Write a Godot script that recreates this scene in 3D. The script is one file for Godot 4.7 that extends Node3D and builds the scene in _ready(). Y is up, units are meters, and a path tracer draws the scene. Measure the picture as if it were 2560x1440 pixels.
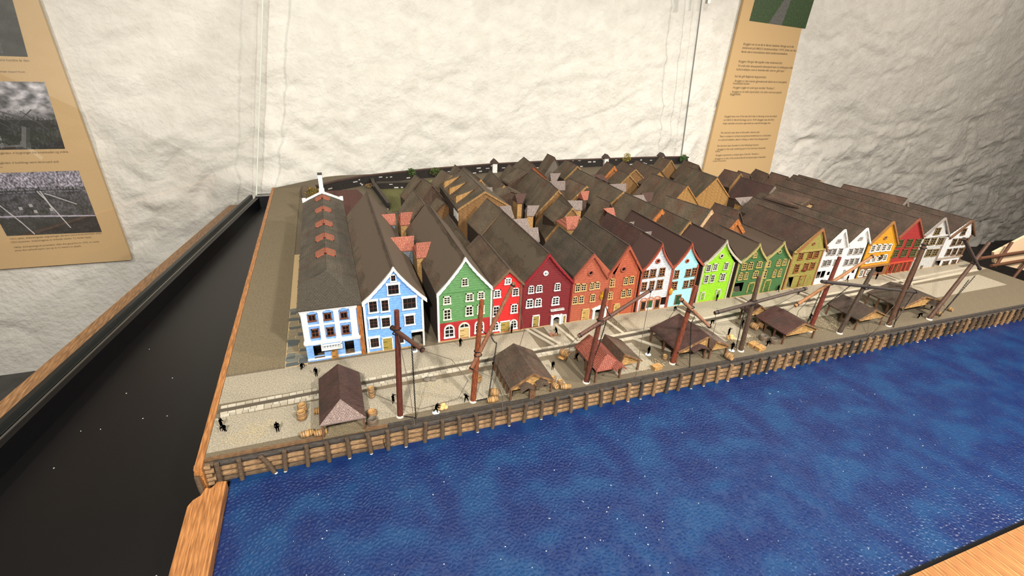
extends Node3D
# A museum case with a wooden model of an old harbour quarter. Metres, y up. The model's quay street is y = 0,
# the house fronts stand on z = 0, x runs along the quay and +z is out over the painted water.

var M := {}          # materials by name
var rng := RandomNumberGenerator.new()
var hill := FastNoiseLite.new()

func _ready():
	rng.seed = 7
	hill.seed = 3
	hill.frequency = 1.0
	setup_camera()
	setup_light()
	make_materials()
	build_room()
	build_case()
	build_model_base()
	build_front_houses()
	build_rear_houses()
	build_back_yard()
	build_quay_wall()
	build_sheds()
	build_cranes()
	build_goods()
	build_people()
	build_posters()
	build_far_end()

# ------------------------------------------------------------------ camera and light
func setup_camera():
	var cam := Camera3D.new()
	cam.name = "camera"
	cam.transform = Transform3D(Basis(Vector3(0.9397112, 0.0407508, 0.3395323), Vector3(0.1146749, 0.8978338, -0.4251401), Vector3(-0.3221684, 0.4384448, 0.8390314)), Vector3(0.0897435, 0.62, 0.9614961))
	cam.fov = 60.7826
	cam.near = 0.02
	cam.far = 60.0
	add_child(cam)
	cam.current = true

func setup_light():
	var e := Environment.new()
	e.background_mode = Environment.BG_COLOR
	e.background_color = Color(0.0, 0.0, 0.0)
	e.tonemap_mode = Environment.TONE_MAPPER_LINEAR
	e.tonemap_exposure = 1.0
	e.sdfgi_enabled = true
	e.ssao_enabled = true
	e.ssil_enabled = true
	var w := WorldEnvironment.new()
	w.name = "world"
	w.environment = e
	add_child(w)
	# ceiling spotlights in front of the case: place, aim, energy
	for s in SPOTS:
		ceiling_spot(s[0], s[1], s[2], s[3], s[4])
	for a in FILL_PANELS:
		var l := AreaLight3D.new()
		l.name = "fill_light"
		l.area_size = Vector2(a[3], a[4])
		l.light_energy = a[5]
		l.light_color = a[6]
		l.area_range = 12.0
		l.area_attenuation = 2.0
		l.shadow_enabled = true
		l.position = Vector3(a[0], a[1] - 0.012, a[2])
		l.rotation_degrees = Vector3(-90, 0, 0)
		add_child(l)

const WARM := Color(1.0, 0.96, 0.92)
const NEUTRAL := Color(1.0, 0.985, 0.96)
const SPOTS = [
	[Vector3(-0.35, 1.45, 1.75), Vector3(0.35, 0.0, -0.1), 5.8, 44.0, NEUTRAL],
	[Vector3(0.85, 1.5, 1.7), Vector3(0.8, 0.0, -0.1), 4.6, 46.0, NEUTRAL],
	[Vector3(2.3, 1.5, 1.3), Vector3(1.75, 0.0, -0.2), 5.2, 46.0, WARM],
	[Vector3(-1.6, 1.55, 0.5), Vector3(-1.2, -0.2, -1.86), 3.0, 55.0, WARM],
	[Vector3(3.9, 1.6, 0.6), Vector3(4.0, -0.2, -1.86), 5.0, 55.0, WARM],
]
const FILL_PANELS = [  # added fill light, a soft wash over wall and model; no known fitting
	[1.2, 1.70, -0.35, 3.8, 0.3, 0.74, Color(0.95, 1.0, 0.95)],
	[1.6, 1.70, 2.6, 3.6, 0.4, 0.6, Color(1.0, 0.98, 0.95)],
]

func ceiling_spot(at: Vector3, aim: Vector3, energy: float, cone: float, tint: Color):
	var dir := (aim - at).normalized()
	var up := Vector3.UP if absf(dir.y) < 0.99 else Vector3.RIGHT
	var b := Basis.looking_at(dir, up)
	var t = thing("ceiling_spotlight", "round white spotlight can hanging %s" % {-1: "over the left end of the case", 0: "over the blue houses", 1: "over the middle of the case", 2: "over the right of the case", 4: "at the right wall"}[roundi(aim.x)], "spotlight", at, "ceiling spotlights above the case")
	var s := MB.new()
	s.lathe([[0.0, 0.10], [0.045, 0.10], [0.05, 0.09], [0.05, 0.0], [0.044, 0.0], [0.044, 0.02]], 20, Transform3D(b * Basis(Vector3.RIGHT, PI / 2), Vector3.ZERO))
	part("can", s, mat("white_metal", Color(0.85, 0.85, 0.83), 0.4), t)
	var g := MB.new()
	g.lathe([[0.0, 0.012], [0.042, 0.012]], 20, Transform3D(b * Basis(Vector3.RIGHT, PI / 2), Vector3.ZERO))
	part("lamp_face", g, glow("lamp_glow", tint, 30.0), t)
	var q := MB.new()
	q.tube([Vector3(0, 0.05, 0), Vector3(0, 1.70 - at.y, 0)], [0.008, 0.008], 8)
	part("stem", q, mat("white_metal", Color(0.85, 0.85, 0.83), 0.4), t)
	var l := SpotLight3D.new()
	l.name = "spot_light"
	l.light_energy = energy
	l.light_color = tint
	l.light_size = 0.045
	l.spot_angle = cone
	l.spot_angle_attenuation = 0.6
	l.spot_range = 12.0
	l.spot_attenuation = 2.0
	l.shadow_enabled = true
	l.transform = Transform3D(b, at + dir * 0.012)
	add_child(l)

# ------------------------------------------------------------------ mesh builder and node helpers
class MB:
	var st := SurfaceTool.new()
	var col := Color.WHITE
	var smooth := false
	func _init():
		st.begin(Mesh.PRIMITIVE_TRIANGLES)
		st.set_smooth_group(-1)
	func sm(on: bool):
		smooth = on
		st.set_smooth_group(1 if on else -1)
		return self
	func v(p: Vector3, uv := Vector2.ZERO):
		st.set_color(col)
		st.set_uv(uv)
		st.add_vertex(p)
	func tri(a: Vector3, b: Vector3, c: Vector3):
		v(a, Vector2(a.x, a.y)); v(c, Vector2(c.x, c.y)); v(b, Vector2(b.x, b.y))
	func quad(a: Vector3, b: Vector3, c: Vector3, d: Vector3, ua := Vector2(0, 0), ub := Vector2(1, 0), uc := Vector2(1, 1), ud := Vector2(0, 1)):
		# corners anticlockwise as seen from outside
		v(a, ua); v(c, uc); v(b, ub)
		v(a, ua); v(d, ud); v(c, uc)
	func box(c: Vector3, s: Vector3, b := Basis.IDENTITY):
		var h := s / 2
		var p := []
		for i in 8:
			p.append(c + b * Vector3(h.x * (1 if i & 1 else -1), h.y * (1 if i & 2 else -1), h.z * (1 if i & 4 else -1)))
		for f in [[4, 5, 7, 6, s.x, s.y], [1, 0, 2, 3, s.x, s.y], [5, 1, 3, 7, s.z, s.y], [0, 4, 6, 2, s.z, s.y], [6, 7, 3, 2, s.x, s.z], [0, 1, 5, 4, s.x, s.z]]:
			quad(p[f[0]], p[f[1]], p[f[2]], p[f[3]], Vector2(0, 0), Vector2(f[4], 0), Vector2(f[4], f[5]), Vector2(0, f[5]))
	func span(x0: float, x1: float, y0: float, y1: float, z0: float, z1: float):
		box(Vector3((x0 + x1) / 2, (y0 + y1) / 2, (z0 + z1) / 2), Vector3(absf(x1 - x0), absf(y1 - y0), absf(z1 - z0)))
	func bar(p: Vector3, q: Vector3, w: float, h: float, up := Vector3.UP):
		var d := q - p
		var z := d.normalized()
		if absf(z.dot(up)) > 0.98: up = Vector3.RIGHT
		var x := up.cross(z).normalized()
		box((p + q) / 2, Vector3(w, h, d.length()), Basis(x, z.cross(x), z))
	func tube(pts: Array, radii: Array, seg := 8, caps := true):
		var rings := []
		var prev := Vector3.ZERO
		for i in pts.size():
			var d: Vector3 = (pts[mini(i + 1, pts.size() - 1)] - pts[maxi(i - 1, 0)]).normalized()
			var ref := Vector3.UP if absf(d.y) < 0.9 else Vector3.RIGHT
			var x := d.cross(ref).normalized() if prev == Vector3.ZERO else (prev - d * prev.dot(d)).normalized()
			prev = x
			var y := d.cross(x)
			var ring := []
			for k in seg:
				var a := TAU * k / seg
				ring.append(pts[i] + (x * cos(a) + y * sin(a)) * radii[i])
			rings.append(ring)
		st.set_smooth_group(2)
		for i in pts.size() - 1:
			for k in seg:
				var n := (k + 1) % seg
				quad(rings[i][k], rings[i][n], rings[i + 1][n], rings[i + 1][k], Vector2(float(k) / seg, i), Vector2(float(k + 1) / seg, i), Vector2(float(k + 1) / seg, i + 1), Vector2(float(k) / seg, i + 1))
		st.set_smooth_group(-1)
		if caps:
			for k in range(1, seg - 1):
				tri(rings[0][0], rings[0][k + 1], rings[0][k])
				tri(rings[-1][0], rings[-1][k], rings[-1][k + 1])
		st.set_smooth_group(1 if smooth else -1)
	func lathe(prof: Array, seg: int, xf := Transform3D.IDENTITY):
		st.set_smooth_group(3)
		for i in prof.size() - 1:
			for k in seg:
				var a := TAU * k / seg
				var b := TAU * (k + 1) / seg
				var p := []
				for q in [[i, a], [i, b], [i + 1, b], [i + 1, a]]:
					p.append(xf * Vector3(prof[q[0]][0] * cos(q[1]), prof[q[0]][1], -prof[q[0]][0] * sin(q[1])))
				if prof[i + 1][0] > 1e-6:
					if prof[i][0] > 1e-6: tri(p[0], p[1], p[2])
					tri(p[0], p[2], p[3])
				else:
					tri(p[0], p[1], p[2])
		st.set_smooth_group(1 if smooth else -1)
	func prism(poly: PackedVector2Array, z0: float, z1: float, xf := Transform3D.IDENTITY):
		# polygon in x, y, drawn out from z0 (back) to z1 (front)
		var idx := Geometry2D.triangulate_polygon(poly)
		var ccw := not Geometry2D.is_polygon_clockwise(poly)
		for i in range(0, idx.size(), 3):
			var t := [poly[idx[i]], poly[idx[i + 1]], poly[idx[i + 2]]]
			if (t[1] - t[0]).cross(t[2] - t[0]) < 0: t = [t[0], t[2], t[1]]
			tri(xf * Vector3(t[0].x, t[0].y, z1), xf * Vector3(t[1].x, t[1].y, z1), xf * Vector3(t[2].x, t[2].y, z1))
			tri(xf * Vector3(t[0].x, t[0].y, z0), xf * Vector3(t[2].x, t[2].y, z0), xf * Vector3(t[1].x, t[1].y, z0))
		for i in poly.size():
			var a: Vector2 = poly[i]
			var b: Vector2 = poly[(i + 1) % poly.size()]
			if not ccw:
				var s := a; a = b; b = s
			quad(xf * Vector3(a.x, a.y, z0), xf * Vector3(b.x, b.y, z0), xf * Vector3(b.x, b.y, z1), xf * Vector3(a.x, a.y, z1))
	func mesh() -> ArrayMesh:
		st.generate_normals()
		return st.commit()

func put_meta(o: Node, label := "", category := "", group := "", kind := ""):
	if label: o.set_meta("label", label)
	if category: o.set_meta("category", category)
	if group: o.set_meta("group", group)
	if kind: o.set_meta("kind", kind)
	return o

var used := {}
func numbered(n: String) -> String:
	if not used.has(n):
		used[n] = 0
		return n
	used[n] += 1
	return "%s_%03d" % [n, used[n]]

func thing(n: String, label: String, category: String, at := Vector3.ZERO, group := "", turn := 0.0) -> Node3D:
	var o := Node3D.new()
	o.name = numbered(n)
	add_child(o)
	o.position = at
	o.rotation.y = turn
	put_meta(o, label, category, group)
	return o

func part(n: String, s, m: Material, parent: Node = self, label := "") -> MeshInstance3D:
	var o := MeshInstance3D.new()
	o.name = n
	o.mesh = s.mesh() if s is MB else s
	o.material_override = m
	parent.add_child(o, true)
	if label: o.set_meta("label", label)
	return o

func part_at(n: String, mesh: Mesh, m: Material, parent: Node, xf: Transform3D) -> MeshInstance3D:
	var o := MeshInstance3D.new()
	o.name = n
	o.mesh = mesh
	o.material_override = m
	o.transform = xf
	parent.add_child(o, true)
	return o

func single(n: String, s, m: Material, label: String, category: String, group := "", kind := "") -> MeshInstance3D:
	var o := MeshInstance3D.new()
	o.name = numbered(n)
	o.mesh = s.mesh() if s is MB else s
	o.material_override = m
	add_child(o)
	put_meta(o, label, category, group, kind)
	return o

func structure(n: String, s, m: Material, label := "") -> MeshInstance3D:
	return single(n, s, m, label, "", "", "structure")

# ------------------------------------------------------------------ materials
func c8(r: int, g: int, b: int) -> Color:
	return Color(r / 255.0, g / 255.0, b / 255.0)

func mat(n: String, c: Color, rough := 0.75, metal := 0.0) -> StandardMaterial3D:
	if M.has(n): return M[n]
	var m := StandardMaterial3D.new()
	m.resource_name = n
	m.albedo_color = c
	m.roughness = rough
	m.metallic = metal
	M[n] = m
	return m

func glow(n: String, c: Color, e: float) -> StandardMaterial3D:
	var m := mat(n, c)
	m.emission_enabled = true
	m.emission = c
	m.emission_energy_multiplier = e
	return m

func noise_tex(sd: int, freq: float, kind: int, lo: Color, hi: Color, oct := 4, normal := false, bump := 4.0, size := 512, mid = null) -> NoiseTexture2D:
	var n := FastNoiseLite.new()
	n.seed = sd
	n.noise_type = kind
	n.frequency = freq
	n.fractal_octaves = oct
	if kind == FastNoiseLite.TYPE_CELLULAR:
		n.fractal_type = FastNoiseLite.FRACTAL_NONE
		n.cellular_return_type = FastNoiseLite.RETURN_DISTANCE2_SUB
	var t := NoiseTexture2D.new()
	t.width = size
	t.height = size
	t.seamless = true
	t.noise = n
	if normal:
		t.as_normal_map = true
		t.bump_strength = bump
	else:
		var g := Gradient.new()
		if mid == null:
			g.offsets = PackedFloat32Array([0.0, 1.0])
			g.colors = PackedColorArray([lo, hi])
		else:
			g.offsets = PackedFloat32Array([0.15, 0.5, 0.85])
			g.colors = PackedColorArray([lo, mid, hi])
		t.color_ramp = g
	return t

var TX := {}
func tex(n: String):
	return TX[n]

# a world-mapped material: albedo colour times a noise picture, with a noise relief
func rich(n: String, c: Color, picture: String, relief: String, scale: Vector3, rough := 0.8, depth := 1.0) -> StandardMaterial3D:
	if M.has(n): return M[n]
	var m := mat(n, c, rough)
	m.uv1_triplanar = true
	m.uv1_world_triplanar = true
	m.uv1_scale = scale
	m.uv1_triplanar_sharpness = 4.0
	if picture: m.albedo_texture = tex(picture)
	if relief:
		m.normal_enabled = true
		m.normal_texture = tex(relief)
		m.normal_scale = depth
	return m

func paint(n: String, c: Color, rough := 0.62) -> StandardMaterial3D:
	return rich("paint_" + n, c, "brush", "", Vector3(9, 26, 9), rough)

func wood(n: String, c: Color, along := "x", rough := 0.7) -> StandardMaterial3D:
	var s := Vector3(6, 60, 60)
	if along == "y": s = Vector3(60, 6, 60)
	if along == "z": s = Vector3(60, 60, 6)
	return rich("wood_" + n + along, c, "grain", "", s, rough)

func tile_images(n: String, cols: int, rows: int, size: int, base: Color, dark: Color, alt: Color, sd: int, wave: bool):
	# pantiles or slates: a picture of their tone and the relief of their rounded courses
	var pic := Image.create(size, size, false, Image.FORMAT_RGB8)
	var rel := Image.create(size, size, false, Image.FORMAT_RGB8)
	var r := RandomNumberGenerator.new()
	r.seed = sd
	var tone := []
	for i in cols * rows: tone.append(r.randf())
	var nz := FastNoiseLite.new()
	nz.seed = sd
	nz.frequency = 0.03
	for y in size:
		var fy := float(y) / size * rows
		var iy := int(fy)
		var ty := fy - iy
		for x in size:
			var fx := float(x) / size * cols + (0.0 if wave else 0.5 * (iy % 2))
			var ix := int(fx) % cols
			var tx := fx - floorf(fx)
			var k: float = tone[iy * cols + ix]
			var h := 0.0
			if wave:
				h = 0.55 * sin(tx * PI) + 0.35 * ty
			else:
				h = 0.5 * ty + 0.3 * (1.0 if tx > 0.07 and tx < 0.93 else 0.0)
			rel.set_pixel(x, y, Color(h, h, h))
			var c := base.lerp(alt, k * 0.75).lerp(dark, clampf(0.35 + 0.5 * nz.get_noise_2d(x, y) + (0.35 if (ty < 0.12 or (wave and (tx < 0.1 or tx > 0.9)) or (not wave and (tx < 0.08 or tx > 0.92))) else 0.0), 0.0, 1.0))
			pic.set_pixel(x, y, c)
	rel.bump_map_to_normal_map(7.0)
	TX[n] = ImageTexture.create_from_image(pic)
	TX[n + "_relief"] = ImageTexture.create_from_image(rel)

func tiled(n: String, c: Color, picture: String, scale: Vector2, rough := 0.8) -> StandardMaterial3D:
	if M.has(n): return M[n]
	var m := mat(n, c, rough)
	m.albedo_texture = tex(picture)
	m.uv1_scale = Vector3(scale.x, scale.y, 1)
	m.normal_enabled = true
	m.normal_texture = tex(picture + "_relief")
	m.normal_scale = 1.0
	m.vertex_color_use_as_albedo = true
	return m

func make_materials():
	var S := FastNoiseLite.TYPE_SIMPLEX_SMOOTH
	var C := FastNoiseLite.TYPE_CELLULAR
	TX["brush"] = noise_tex(1, 0.02, S, Color(0.78, 0.78, 0.78), Color(1, 1, 1), 5)
	TX["grain"] = noise_tex(2, 0.012, S, Color(0.55, 0.5, 0.45), Color(1, 1, 1), 5)
	TX["mottle"] = noise_tex(3, 0.008, S, Color(0.62, 0.62, 0.62), Color(1, 1, 1), 5)
	TX["plaster"] = noise_tex(4, 0.006, S, Color(0.94, 0.935, 0.925), Color(1, 1, 1), 4)
	TX["plaster_relief"] = noise_tex(5, 0.02, S, Color.BLACK, Color.WHITE, 6, true, 6.0)
	TX["gravel"] = noise_tex(6, 0.09, C, Color(0.45, 0.42, 0.38), Color(1, 1, 0.97), 1)
	TX["gravel_relief"] = noise_tex(6, 0.09, C, Color.BLACK, Color.WHITE, 1, true, 8.0)
	TX["sand"] = noise_tex(8, 0.06, S, Color(0.68, 0.66, 0.62), Color(1, 1, 1), 6)
	TX["sand_relief"] = noise_tex(8, 0.2, S, Color.BLACK, Color.WHITE, 4, true, 3.0)
	TX["water"] = noise_tex(9, 0.0035, S, c8(11, 34, 84), c8(17, 58, 102), 2, false, 1.0, 1024, c8(14, 45, 93))
	TX["water_relief"] = noise_tex(10, 0.045, C, Color.BLACK, Color.WHITE, 1, true, 9.0, 1024)
	TX["fleck"] = noise_tex(11, 0.03, S, Color(0.35, 0.33, 0.3), Color(1, 1, 1), 5)
	TX["paper"] = noise_tex(12, 0.15, S, Color(0.93, 0.93, 0.93), Color(1, 1, 1), 3)
	tile_images("felt", 16, 8, 256, c8(118, 105, 88), c8(72, 64, 54), c8(108, 92, 76), 21, false)
	tile_images("pantile", 12, 10, 256, c8(98, 72, 62), c8(56, 42, 37), c8(86, 58, 50), 22, true)
	tile_images("orange_tile", 8, 6, 256, c8(196, 108, 82), c8(84, 48, 38), c8(214, 134, 106), 23, true)
	tile_images("slate", 9, 8, 256, c8(150, 132, 122), c8(66, 58, 54), c8(176, 160, 150), 24, false)

# ------------------------------------------------------------------ the room
func wall_height(x: float, y: float) -> float:
	# relief of the lime-washed rubble wall, stronger low down and to the right
	var n := hill
	var amp := 0.016 + 0.026 * smoothstep(0.5, -0.1, y) + 0.004 * smoothstep(2.2, 3.2, x)
	var wx := x + 0.25 * n.get_noise_2d(x * 1.1 + 9.0, y * 1.3)
	var wy := y + 0.2 * n.get_noise_2d(x * 1.2, y * 1.4 + 5.0)
	var h := n.get_noise_2d(wx * 1.6, wy * 3.4) * 1.0
	h += (1.0 - absf(n.get_noise_2d(wx * 2.1 + 31.0, wy * 5.5)) * 2.0) * 0.45
	h += n.get_noise_2d(wx * 7.0, wy * 11.0 + 3.0) * 0.30
	h += n.get_noise_2d(wx * 19.0, wy * 24.0 + 3.0) * 0.10
	var r := h * amp
	# the boards hang clear of the wall
	var k := maxf(smoothstep(-0.78, -0.9, x), smoothstep(2.42, 2.54, x) * smoothstep(3.36, 3.22, x))
	return lerpf(r, minf(r, -0.002), k)

func build_room():
	var wallm := rich("lime_plaster", c8(226, 222, 212), "plaster", "plaster_relief", Vector3(2.6, 2.6, 2.6), 0.95, 0.9)
	var s = MB.new().sm(true)
	var nx := 420
	var ny := 170
	var x0 := -2.6
	var x1 := 7.2
	var y0 := -1.0
	var y1 := 1.72
	var row := []
	for j in ny + 1:
		var cur := []
		for i in nx + 1:
			var x := lerpf(x0, x1, float(i) / nx)
			var y := lerpf(y0, y1, float(j) / ny)
			cur.append(Vector3(x, y, -1.86 + wall_height(x, y)))
		if j:
			for i in nx:
				s.quad(row[i], row[i + 1], cur[i + 1], cur[i])
		row = cur
	var back := structure("wall_back", s, wallm, "rough lime-washed stone wall behind the display case")
	var bk := MB.new()
	bk.span(x0, x1, y0, y1, -2.15, -1.95)
	part("core", bk, wallm, back)
	var plain := rich("dim_plaster", c8(120, 112, 102), "plaster", "plaster_relief", Vector3(2, 2, 2), 0.95, 0.5)
	for d in [["wall_left", x0 - 0.2, x0, y0, y1, -2.15, 5.0], ["wall_right", x1, x1 + 0.2, y0, y1, -2.15, 5.0], ["wall_front", x0 - 0.2, x1 + 0.2, y0, y1, 5.0, 5.2]]:
		var q := MB.new()
		q.span(d[1], d[2], d[3], d[4], d[5], d[6])
		structure(d[0], q, plain)
	var f := MB.new()
	f.span(x0 - 0.2, x1 + 0.2, y0 - 0.2, y0, -2.15, 5.2)
	structure("floor", f, rich("floor_slate", c8(70, 64, 60), "mottle", "sand_relief", Vector3(1.5, 1.5, 1.5), 0.6))
	var ce := MB.new()
	ce.span(x0 - 0.2, x1 + 0.2, y1, y1 + 0.2, -2.15, 5.2)
	structure("ceiling", ce, plain)
	for a in FILL_PANELS:
		var t := thing("fill_panel", "flat white fill panel added in the ceiling to wash the wall and model with soft light", "lamp", Vector3(a[0], a[1], a[2]))
		var fr := MB.new()
		fr.span(-a[3] / 2 - 0.03, a[3] / 2 + 0.03, 0.0, 0.04, -a[4] / 2 - 0.03, a[4] / 2 + 0.03)
		part("tray", fr, mat("white_metal", Color(0.85, 0.85, 0.83), 0.4), t)
		var g := MB.new()
		g.span(-a[3] / 2, a[3] / 2, -0.006, -0.001, -a[4] / 2, a[4] / 2)
		part("diffuser", g, glow("fill_glow", a[6], 4.0), t)

# ------------------------------------------------------------------ the display case
func rail_x(z: float) -> float:      # inner line of the left rail, which runs at a slant to the model
	return -0.5725 - 0.178 * z

func build_case():
	var oak := rich("oak_rail", c8(186, 140, 92), "grain", "", Vector3(30, 30, 3), 0.5)
	var black := rich("black_board", c8(9, 6, 8), "sand", "", Vector3(12, 12, 12), 0.42)
	var blackm := mat("black_metal", c8(16, 16, 18), 0.35, 0.3)
	# floor of the case
	var s := MB.new()
	s.prism(PackedVector2Array([Vector2(rail_x(0.9) + 0.004, 0.9), Vector2(2.235, 0.9), Vector2(2.235, -1.74), Vector2(rail_x(-1.74) + 0.004, -1.74)]), 0.145, 0.17, Transform3D(Basis(Vector3(1, 0, 0), Vector3(0, 0, 1), Vector3(0, -1, 0)), Vector3.ZERO))
	single("case_floor", s, black, "matt black board floor of the display case, bare at its left", "display base")
	# left rail: oak outside, black channel, steel strip
	var t := thing("case_rail", "slanting oak rail with black channel along the left of the display case", "rail")
	var z0 := -1.60
	var z1 := 0.95
	var a := MB.new()
	var wpoly := [[-0.044, -0.10], [-0.044, -0.106]]
	var o0 := Vector3(rail_x(z0) - 0.022, 0, z0)
	var o1 := Vector3(rail_x(z1) - 0.022, 0, z1)
	var w := 0.068
	for k in 1:
		var pr := [[0.0, -0.20], [0.0, -0.103], [-0.004, -0.099], [-w + 0.006, -0.099], [-w, -0.105], [-w, -0.20]]
		for i in pr.size() - 1:
			a.quad(o1 + Vector3(pr[i][0], pr[i][1], 0), o0 + Vector3(pr[i][0], pr[i][1], 0), o0 + Vector3(pr[i + 1][0], pr[i + 1][1], 0), o1 + Vector3(pr[i + 1][0], pr[i + 1][1], 0))
		# rounded far end
		for i in range(1, pr.size() - 2):
			a.tri(o0 + Vector3(pr[0][0], pr[0][1], 0), o0 + Vector3(pr[i + 1][0], pr[i + 1][1], 0), o0 + Vector3(pr[i][0], pr[i][1], 0))
	part("oak_board", a, oak, t)
	var zb := -1.70
	var c0 := Vector3(rail_x(zb), 0, zb)
	var c1 := Vector3(rail_x(z1), 0, z1)
	var ch := MB.new()
	ch.bar(c0 + Vector3(-0.017, -0.13, 0), c1 + Vector3(-0.017, -0.13, 0), 0.012, 0.10)
	ch.bar(c0 + Vector3(0.010, -0.13, 0), c1 + Vector3(0.010, -0.13, 0), 0.016, 0.07)
	ch.bar(c0 + Vector3(-0.004, -0.15, 0), c1 + Vector3(-0.004, -0.15, 0), 0.03, 0.05)
	part("channel", ch, blackm, t)
	var ss := MB.new()
	ss.bar(c0 + Vector3(0.001, -0.0965, 0), c1 + Vector3(0.001, -0.0965, 0), 0.005, 0.006)
	part("steel_strip", ss, mat("steel", c8(170, 165, 155), 0.3, 0.9), t)
	var bt := thing("case_rail", "short black channel with a bright strip at the back of the display case", "rail")
	var bch := MB.new()
	bch.bar(Vector3(c0.x, -0.12, -1.72), Vector3(2.45, -0.12, -1.72), 0.05, 0.06)
	part("channel", bch, blackm, bt)
	var bs := MB.new()
	bs.bar(Vector3(c0.x, -0.088, -1.705), Vector3(2.45, -0.088, -1.705), 0.004, 0.004)
	part("steel_strip", bs, mat("steel", c8(170, 165, 155), 0.3, 0.9), bt)
	# glass: back pane, with bright polished edges where the panes meet
	var zg := -1.722
	var bl := Vector3(-0.266, -0.09, zg)
	var tl := Vector3(-0.04, 1.05, zg)
	var br := Vector3(2.27, -0.09, zg)
	var tr := Vector3(2.19, 1.05, zg)
	var gl := StandardMaterial3D.new()
	gl.resource_name = "clear_glass"
	gl.albedo_color = Color(0.9, 0.96, 0.92, 0.03)
	gl.transparency = BaseMaterial3D.TRANSPARENCY_ALPHA
	gl.roughness = 0.0
	gl.metallic_specular = 0.5
	M["clear_glass"] = gl
	var edge := mat("glass_edge", c8(214, 220, 205), 0.25)
	var g := thing("glass_pane", "tall clear glass pane along the back of the case, in front of the stone wall", "glass pane", Vector3.ZERO, "glass panes of the display case")
	var gs := MB.new()
	gs.quad(bl, br, tr, tl)
	part("pane", gs, gl, g)
	var ge := MB.new()
	ge.bar(bl, tl, 0.005, 0.006, Vector3.BACK)
	part("polished_edge", ge, edge, g)
	var ge2 := MB.new()
	ge2.bar(br, tr, 0.005, 0.006, Vector3.BACK)
	part("polished_edge", ge2, mat("glass_edge_grey", c8(120, 122, 120), 0.3), g)
	var clip := MB.new()
	clip.box(Vector3(2.236, 0.945, zg + 0.01), Vector3(0.018, 0.1, 0.02))
	part("steel_clip", clip, mat("steel", c8(170, 165, 155), 0.3, 0.9), g)
	var gsl := thing("glass_pane", "clear glass pane standing in the slanting left rail of the case", "glass pane", Vector3.ZERO, "glass panes of the display case")
	var g2 := MB.new()
	g2.quad(Vector3(rail_x(0.8), -0.09, 0.8), Vector3(rail_x(-1.70), -0.09, -1.70), Vector3(-0.04, 1.05, -1.70), Vector3(rail_x(0.8) + 0.2, 1.05, 0.8))
	part("pane", g2, gl, gsl)
	# oak frame round the painted water: left arm with its scribed end, front arm
	var oak2 := rich("oak_frame", c8(206, 142, 82), "grain", "", Vector3(40, 40, 3), 0.5)
	var f := thing("water_frame", "orange oak frame strip beside the painted water, notched round the quay's corner post", "frame strip")
	var fp := MB.new()
	var poly := PackedVector2Array([Vector2(-0.1735, 0.76), Vector2(-0.125, 0.76), Vector2(-0.125, 0.268), Vector2(-0.139, 0.266), Vector2(-0.1415, 0.272), Vector2(-0.147, 0.277), Vector2(-0.153, 0.2735), Vector2(-0.155, 0.2765), Vector2(-0.158, 0.287), Vector2(-0.168, 0.294), Vector2(-0.1735, 0.305)])
	var lay := Transform3D(Basis(Vector3(1, 0, 0), Vector3(0, 0, 1), Vector3(0, -1, 0)), Vector3(0, 0, 0))
	var pts := PackedVector2Array()
	for p in poly: pts.append(p)
	fp.prism(pts, 0.030, 0.145, lay)
	part("left_arm", fp, oak2, f)
	var ff := MB.new()
	ff.span(-0.1735, 2.4, -0.145, -0.03, 0.742, 0.80)
	part("front_arm", ff, oak2, f)
	var gap := MB.new()
	gap.span(-0.125, 2.4, -0.145, -0.04, 0.733, 0.742)
	part("shadow_gap", gap, blackm, f)
	# painted water
	var wm := rich("painted_water", Color(0.95, 0.95, 0.95), "water", "water_relief", Vector3(3.1, 3.1, 3.1), 0.36, 0.4)
	var ws := MB.new()
	ws.span(-0.1245, 2.4, -0.10, -0.046, 0.2, 0.7325)
	var wat := single("painted_water", ws, wm, "blue painted leathery sheet standing for harbour water below the quay", "water")
	# dust crumbs lying on the water and the black floor
	var dm := mat("dust", c8(225, 222, 212), 0.9)
	var d := MB.new()
	for i in 150:
		var x := rng.randf_range(-0.1, 1.2)
		var z := rng.randf_range(0.32, 0.72)
		var r := rng.randf_range(0.0004, 0.0011)
		d.box(Vector3(x, -0.0455, z), Vector3(r * 1.6, 0.0006, r), Basis(Vector3.UP, rng.randf() * TAU))
	for i in 9:
		var z := rng.randf_range(-0.6, 0.5)
		d.box(Vector3(rng.randf_range(-0.5, -0.2), -0.1445, z), Vector3(0.0022, 0.0008, 0.0008), Basis(Vector3.UP, rng.randf() * TAU))
	single("dust", d, dm, "white dust crumbs scattered over the blue water", "dust", "", "stuff")

# ------------------------------------------------------------------ the model's ground
func quay_z(x: float) -> float:
	return 0.240 + 0.0172 * (x + 0.155)

func back_z(x: float) -> float:
	return maxf(-1.495 - 0.78 * (x + 0.155), -1.69)

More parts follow.
